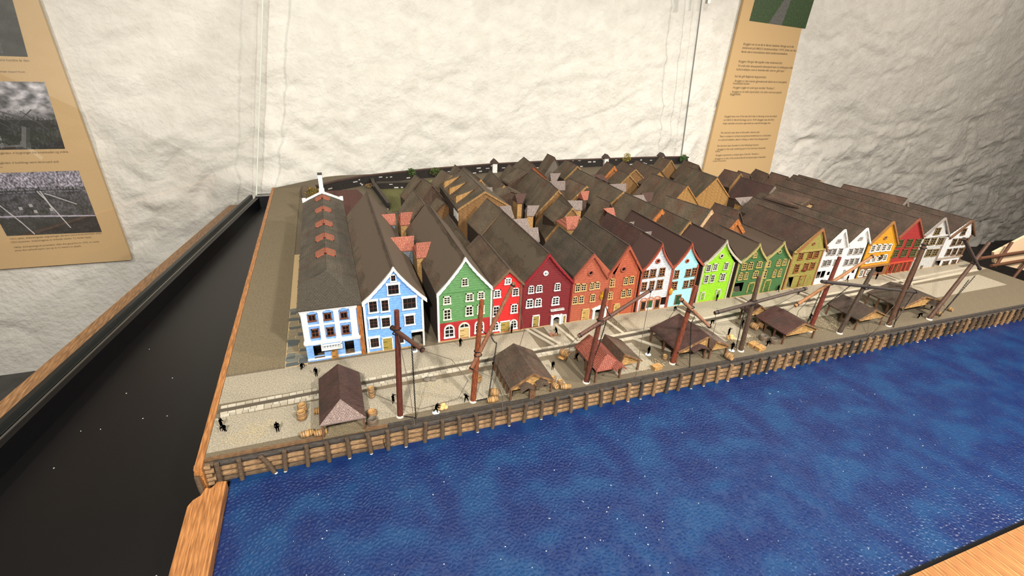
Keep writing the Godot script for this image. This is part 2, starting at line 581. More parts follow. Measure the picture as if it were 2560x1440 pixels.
func build_model_base():
	var grit := rich("grit", c8(186, 172, 146), "gravel", "gravel_relief", Vector3(26, 26, 26), 0.95, 0.8)
	var s := MB.new()
	var n := 24
	var xs := []
	for i in n + 1: xs.append(lerpf(-0.155, 2.2, pow(float(i) / n, 1.5)))
	for i in n:
		var a: float = xs[i]
		var b: float = xs[i + 1]
		var za := quay_z(a)
		var zb := quay_z(b)
		var ka := back_z(a)
		var kb := back_z(b)
		s.quad(Vector3(a, 0, za), Vector3(b, 0, zb), Vector3(b, 0, kb), Vector3(a, 0, ka))
		s.quad(Vector3(b, -0.145, kb), Vector3(a, -0.145, ka), Vector3(a, 0, ka), Vector3(b, 0, kb))
		s.quad(Vector3(a, -0.145, za), Vector3(b, -0.145, zb), Vector3(b, 0, zb), Vector3(a, 0, za))
	s.quad(Vector3(-0.155, -0.145, -1.495), Vector3(-0.155, -0.145, quay_z(-0.155)), Vector3(-0.155, 0, quay_z(-0.155)), Vector3(-0.155, 0, -1.495))
	s.quad(Vector3(2.2, -0.145, quay_z(2.2)), Vector3(2.2, -0.145, -1.7), Vector3(2.2, 0, -1.7), Vector3(2.2, 0, quay_z(2.2)))
	var ground := structure("ground", s, grit, "gritty beige ground of the harbour model")
	# oak edging on the left side
	var o := MB.new()
	o.span(-0.1665, -0.155, -0.145, 0.001, -1.5, 0.262)
	single("edge_board", o, rich("oak_frame", c8(206, 142, 82), "grain", "", Vector3(40, 40, 3), 0.5), "long orange oak board edging the left side of the model ground", "board")
	# road: smooth grey, laid a little proud of the grit
	var road := rich("road", c8(176, 166, 146), "sand", "sand_relief", Vector3(9, 9, 9), 0.9, 0.35)
	var pale := rich("pale_flags", c8(206, 196, 176), "sand", "sand_relief", Vector3(22, 22, 22), 0.9, 0.5)
	var sl := [[-0.154, 0.50, 0.012, 0.098], [0.545, 0.58, 0.004, 0.088], [0.60, 0.70, 0.0, 0.086], [0.74, 0.93, 0.0, 0.08], [0.965, 1.14, 0.0, 0.075], [1.17, 1.35, 0.0, 0.07], [1.385, 1.75, 0.0, 0.065], [1.78, 2.19, -0.004, 0.062]]
	for q in sl:
		var b := MB.new()
		b.span(q[0], q[1], -0.001, 0.0012, q[2], q[3])
		part("road_slab", b, road, ground)
	for q in [[-0.154, 0.5, 0.14, 0.228], [0.62, 0.72, 0.13, 0.235], [0.80, 0.86, 0.12, 0.2], [0.93, 1.03, 0.11, 0.19], [1.22, 1.5, 0.1, 0.16], [1.55, 2.1, 0.09, 0.17]]:
		var b := MB.new()
		b.span(q[0], q[1], -0.001, 0.0008, q[2], q[3])
		part("quay_slab", b, road, ground)
	# cobble gutter and pale kerb stones along the street
	var gut := rich("gutter", c8(150, 138, 120), "gravel", "gravel_relief", Vector3(60, 60, 60), 0.95)
	var gz := func(x: float) -> float: return 0.116 - 0.0365 * (x + 0.15) + 0.012 * smoothstep(0.2, 0.7, x)
	var stones := []
	for k in 5:
		var b := MB.new()
		b.box(Vector3.ZERO, Vector3(0.0095 + 0.0012 * k, 0.0022, 0.0062))
		stones.append(b.mesh())
	var tones := [pale, rich("pale_flags_b", c8(190, 180, 160), "sand", "sand_relief", Vector3(22, 22, 22), 0.9, 0.5), rich("pale_flags_c", c8(216, 208, 190), "sand", "sand_relief", Vector3(22, 22, 22), 0.9, 0.5)]
	var x := -0.152
	for row in [-0.006, 0.0135, 0.0202]:
		x = -0.15 + absf(row) * 0.2
		while x < 0.66:
			var k := rng.randi() % 5
			var w := 0.0095 + 0.0012 * k
			part_at("paving_stone", stones[k], tones[rng.randi() % 3], ground, Transform3D(Basis(Vector3.UP, 0.02 + rng.randf_range(-0.02, 0.02)), Vector3(x + w / 2, 0.0008 + rng.randf() * 0.0005, gz.call(x) + row)))
			x += w + 0.0008
	for seg in 24:
		var xa := lerpf(-0.153, 2.15, seg / 24.0)
		var xb := lerpf(-0.153, 2.15, (seg + 1) / 24.0)
		var b := MB.new()
		b.quad(Vector3(xa, 0.0011, gz.call(xa) + 0.0105), Vector3(xb, 0.0011, gz.call(xb) + 0.0105), Vector3(xb, 0.0011, gz.call(xb) - 0.001), Vector3(xa, 0.0011, gz.call(xa) - 0.001))
		part("gutter", b, gut, ground)
		if xa > 0.6:
			for r in [[-0.010, -0.002], [0.0115, 0.022]]:
				var p := MB.new()
				p.box(Vector3((xa + xb) / 2, 0.0008, gz.call((xa + xb) / 2) + (r[0] + r[1]) / 2), Vector3(xb - xa - 0.001, 0.002, r[1] - r[0]), Basis(Vector3.UP, 0.035))
				part("kerb_stone", p, pale, ground)
	# pale kerbs that run from the passages to the quay
	for q in [[0.50, 0.535], [0.515, 0.552], [0.578, 0.592], [0.712, 0.724], [0.935, 0.96], [1.15, 1.172], [1.355, 1.385], [1.76, 1.775], [0.73, 0.80], [0.90, 0.99]]:
		var p := MB.new()
		var far: bool = q[0] == 0.73 or q[0] == 0.9
		p.bar(Vector3(q[0], 0.0012, 0.11 if far else 0.004), Vector3(q[1], 0.0012, 0.2 if far else 0.088), 0.008, 0.0022)
		part("kerb_stone", p, pale, ground)
	# gravel yard on the left and heaps of grit spilled on the quay
	var yard := MB.new()
	yard.span(-0.154, -0.045, -0.001, 0.0016, -1.48, 0.004)
	part("gravel_yard", yard, rich("yard_gravel", c8(206, 190, 156), "gravel", "gravel_relief", Vector3(14, 14, 14), 0.95, 1.0), ground)
	# crazy paving of slate beside the blue-and-white house
	var slate := [rich("flag_a", c8(120, 124, 118), "sand", "", Vector3(30, 30, 30), 0.7), rich("flag_b", c8(92, 98, 98), "sand", "", Vector3(30, 30, 30), 0.7), rich("flag_c", c8(150, 138, 112), "sand", "", Vector3(30, 30, 30), 0.7)]
	var z := 0.008
	while z > -0.62:
		var dz := rng.randf_range(0.011, 0.018)
		var cut := rng.randf_range(0.35, 0.65)
		var cols := [[-0.044, lerpf(-0.044, 0.0, cut)], [lerpf(-0.044, 0.0, cut), 0.0]]
		if z < -0.25: cols = [[-0.030, 0.0]]
		for cc in cols:
			var pg := PackedVector2Array()
			for cn in [[cc[0], 0.0], [cc[1], 0.0], [cc[1], 1.0], [cc[0], 1.0]]:
				pg.append(Vector2(cn[0] + (0.0008 if cn[0] == cc[0] else -0.0008) + rng.randf_range(-0.002, 0.002), z - dz * cn[1] + (-0.0008 if cn[1] == 0.0 else 0.0008) + rng.randf_range(-0.0025, 0.0025)))
			var b := MB.new()
			b.prism(pg, -0.0028 - rng.randf() * 0.0006, 0.001, Transform3D(Basis(Vector3(1, 0, 0), Vector3(0, 0, 1), Vector3(0, -1, 0)), Vector3.ZERO))
			part("flagstone", b, slate[rng.randi() % 3], ground)
		z -= dz
	var bed := MB.new()
	bed.span(-0.045, 0.0, -0.001, 0.0013, -0.63, 0.01)
	part("mortar_bed", bed, rich("mortar", c8(214, 186, 140), "sand", "", Vector3(30, 30, 30), 0.9), ground)
	var gm := MultiMesh.new()
	gm.transform_format = MultiMesh.TRANSFORM_3D
	var peb := MB.new()
	peb.lathe([[0.0, 0.0007], [0.0008, 0.0004], [0.0009, 0.0], [0.0, -0.0003]], 5)
	gm.mesh = peb.mesh()
	var spots := []
	for h in [[-0.10, 0.205, 0.035, 0.02, 260], [-0.075, 0.185, 0.03, 0.015, 160], [0.045, 0.215, 0.045, 0.03, 420], [0.24, 0.17, 0.05, 0.03, 300], [0.41, 0.21, 0.05, 0.03, 350], [0.62, 0.05, 0.05, 0.03, 300], [0.76, 0.05, 0.07, 0.03, 350], [0.95, 0.05, 0.08, 0.03, 350], [0.7, 0.22, 0.06, 0.02, 250], [0.98, 0.2, 0.08, 0.03, 350], [1.3, 0.2, 0.1, 0.03, 350]]:
		for i in h[4]:
			var a := rng.randf() * TAU
			var r := sqrt(rng.randf())
			spots.append(Vector3(h[0] + h[2] * r * cos(a), 0.001, h[1] + h[3] * r * sin(a)))
	gm.instance_count = spots.size()
	for i in spots.size():
		gm.set_instance_transform(i, Transform3D(Basis(Vector3.UP, rng.randf() * TAU).scaled(Vector3.ONE * rng.randf_range(0.6, 1.3)), spots[i]))
	var mi := MultiMeshInstance3D.new()
	mi.name = "loose_gravel"
	mi.multimesh = gm
	mi.material_override = rich("pebble", c8(206, 190, 152), "sand", "", Vector3(60, 60, 60), 0.9)
	add_child(mi)
	put_meta(mi, "patches of loose pale gravel spilled along the quay street", "gravel", "", "stuff")

# ------------------------------------------------------------------ houses
var block := {}      # house node by key

# one edge of a gable at height y: upright wall to the eave, then in to the apex; k above 1 curves it inward
func gable_x(xw: float, ye: float, ax: float, ay: float, y: float, k: float) -> float:
	if y <= ye: return xw
	var t := clampf((y - ye) / (ay - ye), 0.0, 1.0)
	return xw + (ax - xw) * (1.0 - pow(1.0 - t, k))

func roof_profile(xe: float, ye: float, ax: float, ay: float, k: float) -> Array:
	var n := 7 if k > 1.01 else 2
	var a := []
	for i in n + 1:
		var t := float(i) / n
		a.append(Vector2(gable_x(xe, ye, ax, ay, lerpf(ye, ay, t), k), lerpf(ye, ay, t)))
	return a

# lapped boards over an outline given by left(y), right(y); holes: Rect2 in x, y
func boards(s: MB, ybot: float, ytop: float, left: Callable, right: Callable, holes: Array, pitch := 0.0058):
	var y := ybot
	while y < ytop - 0.0006:
		var yb := minf(y + pitch, ytop)
		var ym := (y + yb) / 2
		var cuts := [[left.call(ym), right.call(ym)]]
		for h in holes:
			if h.position.y < ym and h.end.y > ym:
				var nx := []
				for c in cuts:
					if h.end.x <= c[0] or h.position.x >= c[1]: nx.append(c)
					else:
						if h.position.x > c[0] + 0.0005: nx.append([c[0], h.position.x])
						if h.end.x < c[1] - 0.0005: nx.append([h.end.x, c[1]])
				cuts = nx
		var l0: float = left.call(y)
		var r0: float = right.call(y)
		var l1: float = left.call(yb)
		var r1: float = right.call(yb)
		for c in cuts:
			var first: bool = absf(c[0] - left.call(ym)) < 1e-5
			var last: bool = absf(c[1] - right.call(ym)) < 1e-5
			var a0: float = l0 if first else c[0]
			var a1: float = l1 if first else c[0]
			var b0: float = r0 if last else c[1]
			var b1: float = r1 if last else c[1]
			s.quad(Vector3(a0, y, 0.0013), Vector3(b0, y, 0.0013), Vector3(b1, yb, 0.0002), Vector3(a1, yb, 0.0002))
			s.quad(Vector3(a0, y, 0.0), Vector3(b0, y, 0.0), Vector3(b0, y, 0.0013), Vector3(a0, y, 0.0013))
		y = yb

func roof_side(s: MB, prof: Array, za: float, zb: float, dxz: float, tone: Color, sd: float):
	# one slope over prof (eave to apex), from the front za back to zb, drifting dxz in x over that run
	var nz := maxi(4, int(absf(za - zb) / 0.014))
	var acc := 0.0
	var lens := [0.0]
	for i in range(1, prof.size()):
		acc += (prof[i] - prof[i - 1]).length()
		lens.append(acc)
	var sub := 6 if prof.size() < 4 else 2
	var flip: bool = prof[0].x > prof[-1].x
	var gridp := []
	for i in prof.size() - 1:
		for k in sub + (1 if i == prof.size() - 2 else 0):
			var f := float(k) / sub
			gridp.append([prof[i].lerp(prof[i + 1], f), acc - lerpf(lens[i], lens[i + 1], f)])
	for i in gridp.size() - 1:
		for j in nz:
			var q := []
			for m in [[i, j], [i, j + 1], [i + 1, j + 1], [i + 1, j]]:
				var t := float(m[1]) / nz
				var g = gridp[m[0]]
				var z := lerpf(za, zb, t)
				var sag := 0.0012 * hill.get_noise_2d(g[0].x * 30.0 + sd, z * 22.0)
				q.append([Vector3(g[0].x + dxz * t, g[0].y + sag, z), Vector2(z, g[1])])
			var order := [3, 2, 1, 0] if flip else [0, 1, 2, 3]
			for m in [[0, 2, 1], [0, 3, 2]]:
				for e in m:
					var p = q[order[e]]
					var n1 := hill.get_noise_2d(p[0].x * 16.0 + sd * 3.1, p[0].z * 11.0)
					var n2 := hill.get_noise_2d(p[0].x * 9.0 + 40.0, p[0].z * 30.0 + sd)
					var n3 := hill.get_noise_2d(p[0].x * 60.0, p[0].z * 7.0 + sd)
					var c := tone * (1.0 + 0.5 * n1 + 0.35 * n3)
					c = c.lerp(Color(0.42, 0.50, 0.25) * tone.v, clampf(n2 * 1.8 - 0.25, 0.0, 0.7))
					c = c.lerp(Color(0.9, 0.42, 0.24) * tone.v, clampf(-n2 * 1.8 - 0.3, 0.0, 0.6))
					c.a = 1.0
					s.col = c
					s.v(p[0], p[1])
	s.col = tone
	# underside and eave edge give the roof its thickness
	var e0: Vector2 = prof[0]
	var a0: Vector2 = prof[-1]
	var th := 0.0025
	var A := Vector3(e0.x, e0.y, za)
	var B := Vector3(e0.x + dxz, e0.y, zb)
	var C := Vector3(a0.x + dxz, a0.y, zb)
	var D := Vector3(a0.x, a0.y, za)
	var dn := Vector3(0, -th, 0)
	if flip:
		s.quad(A, B, B + dn, A + dn) ; s.quad(D + dn, C + dn, B + dn, A + dn)
	else:
		s.quad(B, A, A + dn, B + dn) ; s.quad(A + dn, B + dn, C + dn, D + dn)
	if flip:
		s.quad(A, D, D + dn, A + dn); s.quad(C, B, B + dn, C + dn)
	else:
		s.quad(D, A, A + dn, D + dn); s.quad(B, C, C + dn, B + dn)

func window_meshes(w: float, h: float, cols: int, rows: int, hood: bool, mul: float) -> Array:
	# frame, muntins, pane, centred on x and standing on y = 0
	var f := MB.new()
	var t := 0.0023 if w > 0.0162 else 0.0016
	f.span(-w / 2, -w / 2 + t, 0, h, 0, 0.0028)
	f.span(w / 2 - t, w / 2, 0, h, 0, 0.0028)
	f.span(-w / 2 - (0.0016 if hood else 0.0), w / 2 + (0.0016 if hood else 0.0), h - t, h + (0.0018 if hood else 0.0), 0, 0.0036 if hood else 0.0028)
	f.span(-w / 2 - 0.0012, w / 2 + 0.0012, -0.001, t * 0.9, 0, 0.0036)
	var m := MB.new()
	var iw := w - 2 * t
	var ih := h - 2 * t
	for i in range(1, cols):
		var x := -iw / 2 + iw * i / cols
		m.span(x - mul / 2, x + mul / 2, t, h - t, 0.0012, 0.0022)
	for j in range(1, rows):
		var y := t + ih * j / rows
		m.span(-iw / 2, iw / 2, y - mul / 2, y + mul / 2, 0.0012, 0.0022)
	var p := MB.new()
	p.span(-w / 2 + t * 0.5, w / 2 - t * 0.5, t * 0.5, h - t * 0.5, 0.0, 0.0014)
	return [f, m, p]

func arch_points(w: float, h: float, n := 10) -> PackedVector2Array:
	# outline of an arched opening, anticlockwise from the lower left, centred on x
	var a := PackedVector2Array([Vector2(-w / 2, 0), Vector2(w / 2, 0)])
	for i in n + 1:
		var g := PI * i / n
		a.append(Vector2(w / 2 * cos(g), h - w / 2 + w / 2 * sin(g)))
	return a

func arch_frame(s: MB, w: float, h: float, t: float, depth: float):
	var o := arch_points(w, h)
	var i := arch_points(w - 2 * t, h - t)
	for k in range(1, o.size() - 1):
		var a := Vector3(o[k].x, o[k].y, depth)
		var b := Vector3(o[k + 1].x, o[k + 1].y, depth)
		var c := Vector3(i[k + 1].x, i[k + 1].y, depth)
		var d := Vector3(i[k].x, i[k].y, depth)
		s.quad(d, a, b, c)
		s.quad(a, Vector3(a.x, a.y, 0), Vector3(b.x, b.y, 0), b)
		s.quad(c, Vector3(c.x, c.y, 0), Vector3(d.x, d.y, 0), d)
	var L := [o[o.size() - 1], o[0], i[0], i[i.size() - 1]]
	s.quad(Vector3(L[1].x, L[1].y, depth), Vector3(L[2].x, L[2].y, depth), Vector3(L[3].x, L[3].y, depth), Vector3(L[0].x, L[0].y, depth))
	s.quad(Vector3(L[0].x, L[0].y, depth), Vector3(L[0].x, L[0].y, 0), Vector3(L[1].x, L[1].y, 0), Vector3(L[1].x, L[1].y, depth))

func add_window(root: Node3D, c: Vector3, w: float, h: float, cols: int, rows: int, hood: bool, fm: Material, mm: Material):
	var a := window_meshes(w, h, cols, rows, hood, (0.0012 if w > 0.0162 else 0.0008) if mm == fm else 0.0009)
	var o := part("window", a[0], fm, root)
	o.position = c
	part("muntins", a[1], mm, o)
	part("pane", a[2], M["dark_pane"], o)

func add_arch_window(root: Node3D, c: Vector3, w: float, h: float, fm: Material):
	var s := MB.new()
	arch_frame(s, w, h, 0.003, 0.003)
	s.span(-w / 2 - 0.001, w / 2 + 0.001, -0.001, 0.003, 0, 0.0036)
	var o := part("window", s, fm, root)
	o.position = c
	var m := MB.new()
	m.span(-0.0007, 0.0007, 0.002, h - 0.003, 0.0012, 0.0024)
	m.span(-w / 2 + 0.002, w / 2 - 0.002, h - w / 2 - 0.0008, h - w / 2 + 0.0008, 0.0012, 0.0024)
	m.span(-w / 2 + 0.002, w / 2 - 0.002, (h - w / 2) / 2 - 0.0005, (h - w / 2) / 2 + 0.0005, 0.0012, 0.0024)
	part("muntins", m, fm, o)
	var p := MB.new()
	p.prism(arch_points(w - 0.003, h - 0.0015), 0.0, 0.0014)
	part("pane", p, M["dark_pane"], o)

func add_door(root: Node3D, c: Vector3, w: float, h: float, leaf: Material, frame: Material, arched := false):
	var s := MB.new()
	var n := maxi(3, int(w / 0.0036))
	var lh := h - 0.002 if not arched else h - w / 2
	for i in n:
		var x := -w / 2 + 0.0018 + (w - 0.0036) * i / n
		s.span(x + 0.00025, x + (w - 0.0036) / n - 0.00025, 0.0008, lh, 0.0, 0.0017)
	s.span(-w / 2 + 0.001, w / 2 - 0.001, 0.0005, lh, -0.0002, 0.0014)
	var o := part("door", s, leaf, root)
	o.position = c
	var f := MB.new()
	if arched:
		arch_frame(f, w, h, 0.003, 0.003)
		f.span(-w / 2 + 0.002, w / 2 - 0.002, lh - 0.001, lh + 0.001, 0, 0.0026)
		f.span(-0.0006, 0.0006, lh, h - 0.003, 0.0012, 0.0024)
		var p := MB.new()
		p.prism(arch_points(w - 0.003, h - 0.0015), -0.0002, 0.0008)
		part("pane", p, M["dark_pane"], o)
	else:
		f.span(-w / 2 - 0.0004, -w / 2 + 0.0018, 0, h + 0.001, 0, 0.0026)
		f.span(w / 2 - 0.0018, w / 2 + 0.0004, 0, h + 0.001, 0, 0.0026)
		f.span(-w / 2 - 0.0004, w / 2 + 0.0004, h - 0.001, h + 0.0012, 0, 0.0026)
	part("door_frame", f, frame, o)
	var k := MB.new()
	for y in [0.22, 0.72]:
		k.span(-w / 2 + 0.002, -w / 2 + 0.002 + w * 0.4, lh * y - 0.0005, lh * y + 0.0005, 0.0016, 0.0021)
	part("hinge", k, M["dark_iron"], o)

# style: [wall, trim, roof tone, roof kind, window frame, muntin, door, curve, cols, rows, label]
func front_houses_table() -> Dictionary:
	var W := c8(240, 238, 230)
	return {
		"h2": [c8(112, 164, 228), W, Color(0.86, 0.76, 0.68), "felt", W, c8(96, 52, 36), c8(160, 140, 62), 1.18, 2, 3, "sky-blue gabled house with white trim and brown glazing bars"],
		"h3": [c8(88, 138, 80), W, Color(0.86, 0.77, 0.68), "felt", c8(236, 230, 206), c8(236, 230, 206), c8(206, 176, 116), 1.15, 2, 3, "green gabled house over a red arched ground floor"],
		"h4": [c8(206, 24, 20), c8(112, 88, 66), Color(0.80, 0.66, 0.56), "felt", W, W, c8(168, 142, 66), 1.0, 2, 3, "narrow bright scarlet gabled house with brown bargeboards"],
		"h5": [c8(112, 10, 18), c8(140, 20, 32), Color(0.72, 0.66, 0.55), "felt", W, W, c8(160, 138, 70), 1.12, 2, 3, "dark crimson gabled house with white portal and anchor sign"],
		"h6": [c8(164, 82, 54), c8(154, 78, 56), Color(0.52, 0.50, 0.47), "felt", c8(214, 182, 124), c8(226, 208, 168), c8(188, 154, 84), 1.0, 2, 3, "left half of the terracotta twin gables, with gold crest above a white portal"],
		"h7": [c8(168, 80, 48), c8(158, 76, 52), Color(0.56, 0.52, 0.47), "felt", c8(208, 172, 110), c8(226, 208, 168), c8(188, 154, 84), 1.0, 2, 3, "taller right half of the terracotta twin gables, beside the grey house"],
		"h8": [c8(196, 198, 200), c8(164, 78, 56), Color(0.86, 0.74, 0.66), "pantile", c8(132, 84, 50), c8(196, 140, 96), c8(24, 92, 44), 1.45, 2, 3, "pale grey house with curved rust bargeboards and a pedimented shopfront"],
		"h9": [c8(158, 216, 218), c8(166, 80, 56), Color(0.74, 0.62, 0.54), "pantile", c8(132, 84, 50), c8(196, 140, 96), c8(24, 70, 40), 1.5, 2, 3, "pale turquoise house with curved rust bargeboards"],
		"h10": [c8(138, 196, 28), c8(190, 182, 160), Color(0.74, 0.66, 0.56), "pantile", c8(206, 202, 190), c8(206, 202, 190), c8(128, 170, 52), 1.45, 2, 3, "lime-green gabled house with grey curved bargeboards"],
		"h11": [c8(58, 98, 50), c8(170, 156, 96), Color(0.66, 0.54, 0.47), "felt", c8(190, 166, 96), c8(214, 196, 140), c8(66, 100, 48), 1.4, 2, 3, "left of the two dark green gables, with a wagon opening"],
		"h12": [c8(60, 102, 54), c8(170, 156, 96), Color(0.66, 0.54, 0.47), "felt", c8(190, 166, 96), c8(214, 196, 140), c8(78, 110, 48), 1.4, 2, 3, "right of the two dark green gables, with a round attic window"],
		"h13": [c8(142, 132, 62), c8(150, 100, 58), Color(0.72, 0.66, 0.48), "pantile", c8(150, 92, 52), c8(176, 120, 70), c8(142, 132, 66), 1.0, 2, 3, "olive-yellow gabled house with brown windows and a crest"],
		"h14": [c8(222, 218, 212), c8(226, 222, 216), Color(0.60, 0.50, 0.44), "felt", c8(176, 168, 160), c8(176, 168, 160), c8(120, 110, 100), 1.0, 2, 3, "left of the two narrow white gabled houses"],
		"h15": [c8(226, 222, 214), c8(230, 226, 218), Color(0.60, 0.50, 0.44), "felt", c8(176, 168, 160), c8(176, 168, 160), c8(196, 188, 178), 1.0, 2, 3, "right of the two narrow white gabled houses, next to the mustard house"],
		"h16": [c8(204, 142, 24), c8(156, 108, 58), Color(0.60, 0.46, 0.40), "felt", W, c8(226, 214, 190), c8(120, 78, 52), 1.0, 2, 3, "mustard-orange gabled house on a brown ground floor"],
		"h17": [c8(150, 38, 36), c8(140, 74, 50), Color(0.56, 0.43, 0.38), "felt", c8(92, 92, 48), c8(120, 116, 66), c8(120, 56, 36), 1.0, 3, 3, "brick-red gabled house with bands of olive windows"],
		"h18": [c8(186, 184, 178), c8(150, 140, 132), Color(0.52, 0.41, 0.36), "felt", c8(122, 100, 62), c8(160, 142, 100), c8(176, 174, 170), 1.0, 2, 3, "grey-white gabled house with brown windows, between red and white"],
		"h19": [c8(204, 204, 202), c8(110, 76, 52), Color(0.46, 0.36, 0.32), "felt", c8(116, 92, 66), c8(130, 104, 76), c8(120, 80, 54), 1.0, 2, 2, "white gabled house at the far right end of the row"],
	}

const FRONT_LEN = {"h11": 0.16, "h14": 0.36, "h15": 0.42, "h16": 0.46, "h17": 0.52, "h18": 0.6, "h19": 0.21, "h6": 0.2}
const MIN_W = {"h13": 0.017, "h14": 0.0155, "h15": 0.0155, "h16": 0.019, "h17": 0.026, "h18": 0.026, "h19": 0.022}

func roof_mat(kind: String) -> Material:
	match kind:
		"pantile": return tiled("pantile_roof", Color.WHITE, "pantile", Vector2(16.7, 20), 0.78)
		"orange": return tiled("orange_roof", Color.WHITE, "orange_tile", Vector2(28, 33), 0.75)
		"brown": return tiled("brown_roof", c8(250, 236, 228), "pantile", Vector2(20, 24), 0.8)
		"slate": return tiled("slate_roof", Color.WHITE, "slate", Vector2(26, 30), 0.8)
	return tiled("felt_roof", Color.WHITE, "felt", Vector2(11, 21), 0.82)

func build_front_houses():
	mat("dark_pane", c8(14, 12, 14), 0.25)
	mat("dark_iron", c8(28, 24, 22), 0.5, 0.4)
	var dark := rich("tarred_boards", c8(72, 56, 42), "grain", "", Vector3(20, 70, 20), 0.85)
	first_house()
	var tb := front_houses_table()
	for key in tb:
		var h: Dictionary = HOUSE[key]
		var st: Array = tb[key]
		var xm: float = (h.x0 + h.x1) / 2
		var t := thing("gabled_house", st[10], "model house", Vector3(xm, 0, 0))
		block[key] = t
		var x0: float = h.x0 - xm
		var x1: float = h.x1 - xm
		var ax: float = h.a[0] - xm
		var ay: float = h.a[1]
		var el := Vector2(h.l[0] - xm, h.l[1])
		var er := Vector2(h.r[0] - xm, h.r[1])
		var k: float = st[7]
		var ln: float = FRONT_LEN.get(key, h.len)
		var wallm := paint(key, st[0])
		var trim := paint(key + "_trim", st[1])
		var fm := paint(key + "_frame", st[4], 0.5)
		var mm := fm if st[4] == st[5] else paint(key + "_bars", st[5], 0.5)
		var dm := paint(key + "_door", st[6])
		var holes := []
		var its: Array = h.it
		for it in its:
			if it[0] == "o" or it[0] == "oa": holes.append(Rect2(it[1] - xm, maxf(it[2], 0.0), it[3] - it[1], it[4] - maxf(it[2], 0.0)))
			if it[0] == "portal": holes.append(Rect2(it[1] - xm + 0.006, 0.0, it[3] - it[1] - 0.012, (it[4]) * 0.74))
			if it[0] == "shop" and key == "h17": holes.append(Rect2(it[1] - xm + 0.02, 0.0, 0.001, 0.001))
		var lf := func(y: float) -> float: return gable_x(x0, el.y, ax, ay, y, k)
		var rf := func(y: float) -> float: return gable_x(x1, er.y, ax, ay, y, k)
		var split := 0.0
		if key == "h3": split = 0.0495
		if key == "h16" or key == "h17": split = 0.0405
		var s := MB.new()
		boards(s, maxf(0.0, split), ay - 0.002, lf, rf, holes)
		part("wall", s, wallm, t)
		if split > 0.0:
			var s2 := MB.new()
			boards(s2, 0.0, split, lf, rf, holes)
			var lower: Color = {"h3": c8(164, 22, 22), "h16": c8(126, 82, 58), "h17": c8(110, 44, 30)}[key]
			part("ground_floor_wall", s2, paint(key + "_lower", lower), t)
		# side and rear walls
		for sd in [[x0, x0 + 0.002, el.y], [x1 - 0.002, x1, er.y]]:
			var q := MB.new()
			q.span(sd[0], sd[1], 0, sd[2] + 0.002, -ln, -0.0005)
			part("side_wall", q, dark, t)
		var bw := MB.new()
		bw.prism(PackedVector2Array([Vector2(x0, 0), Vector2(x1, 0), Vector2(x1, er.y), Vector2(ax, ay - 0.004), Vector2(x0, el.y)]), -ln - 0.001, -ln + 0.001)
		part("rear_wall", bw, dark, t)
		var fl := MB.new()
		fl.span(x0, x1, 0.0, 0.0018, -0.06, 0.0)
		part("passage_floor", fl, rich("road", c8(176, 166, 146), "sand", "sand_relief", Vector3(9, 9, 9), 0.9, 0.35), t)
		# roof slopes, ridge
		var tone: Color = st[2]
		var pl := roof_profile(el.x - 0.001, el.y, ax, ay, k)
		var prf := roof_profile(er.x + 0.001, er.y, ax, ay, k)
		for pf in [pl, prf]:
			var rs := MB.new()
			roof_side(rs, pf, 0.004, -ln, 0.0, tone, xm * 7.0)
			part("roof_slope", rs, roof_mat(st[3]), t)
		var rg := MB.new()
		rg.tube([Vector3(ax, ay, 0.003), Vector3(ax, ay, -ln)], [0.0016, 0.0016], 6)
		part("ridge_cap", rg, rich("ridge_dark", c8(86, 70, 60), "mottle", "", Vector3(20, 20, 20), 0.85), t)
		# bargeboards and corner boards
		for sgn in [0, 1]:
			var pf: Array = pl if sgn == 0 else prf
			var b := MB.new()
			var wd := 0.0072 if key in ["h2", "h3", "h6", "h7"] else 0.0056
			for i in pf.size() - 1:
				var a := Vector2(pf[i])
				var c := Vector2(pf[i + 1])
				var poly := PackedVector2Array([a + Vector2(0, 0.0008), a - Vector2(0, wd), c - Vector2(0, wd * 1.25), c + Vector2(0, 0.0008)])
				b.prism(poly, 0.001, 0.0068)
			part("bargeboard", b, trim, t)
		for sd in [[x0 - 0.0006, x0 + 0.004, el.y], [x1 - 0.004, x1 + 0.0006, er.y]]:
			if key in ["h14", "h15"]: continue
			var q := MB.new()
			q.span(sd[0], sd[1], 0.0, sd[2], 0.0, 0.0026)
			part("corner_board", q, trim if not key in ["h5", "h6", "h7", "h16"] else wallm, t)
		var ft := MB.new()
		ft.span(x0, x1, 0, 0.0022, 0.0, 0.0034)
		part("footing", ft, rich("footing", c8(196, 164, 118), "sand", "", Vector3(40, 40, 40), 0.9), t)
		for it in its: house_item(t, key, it, xm, st, fm, mm, dm, trim)
		house_extras(t, key, x0, x1, ax, ay, fm, trim, wallm, xm)
	for d in DORMERS:
		if block.has(d[0]): add_dormer(d)

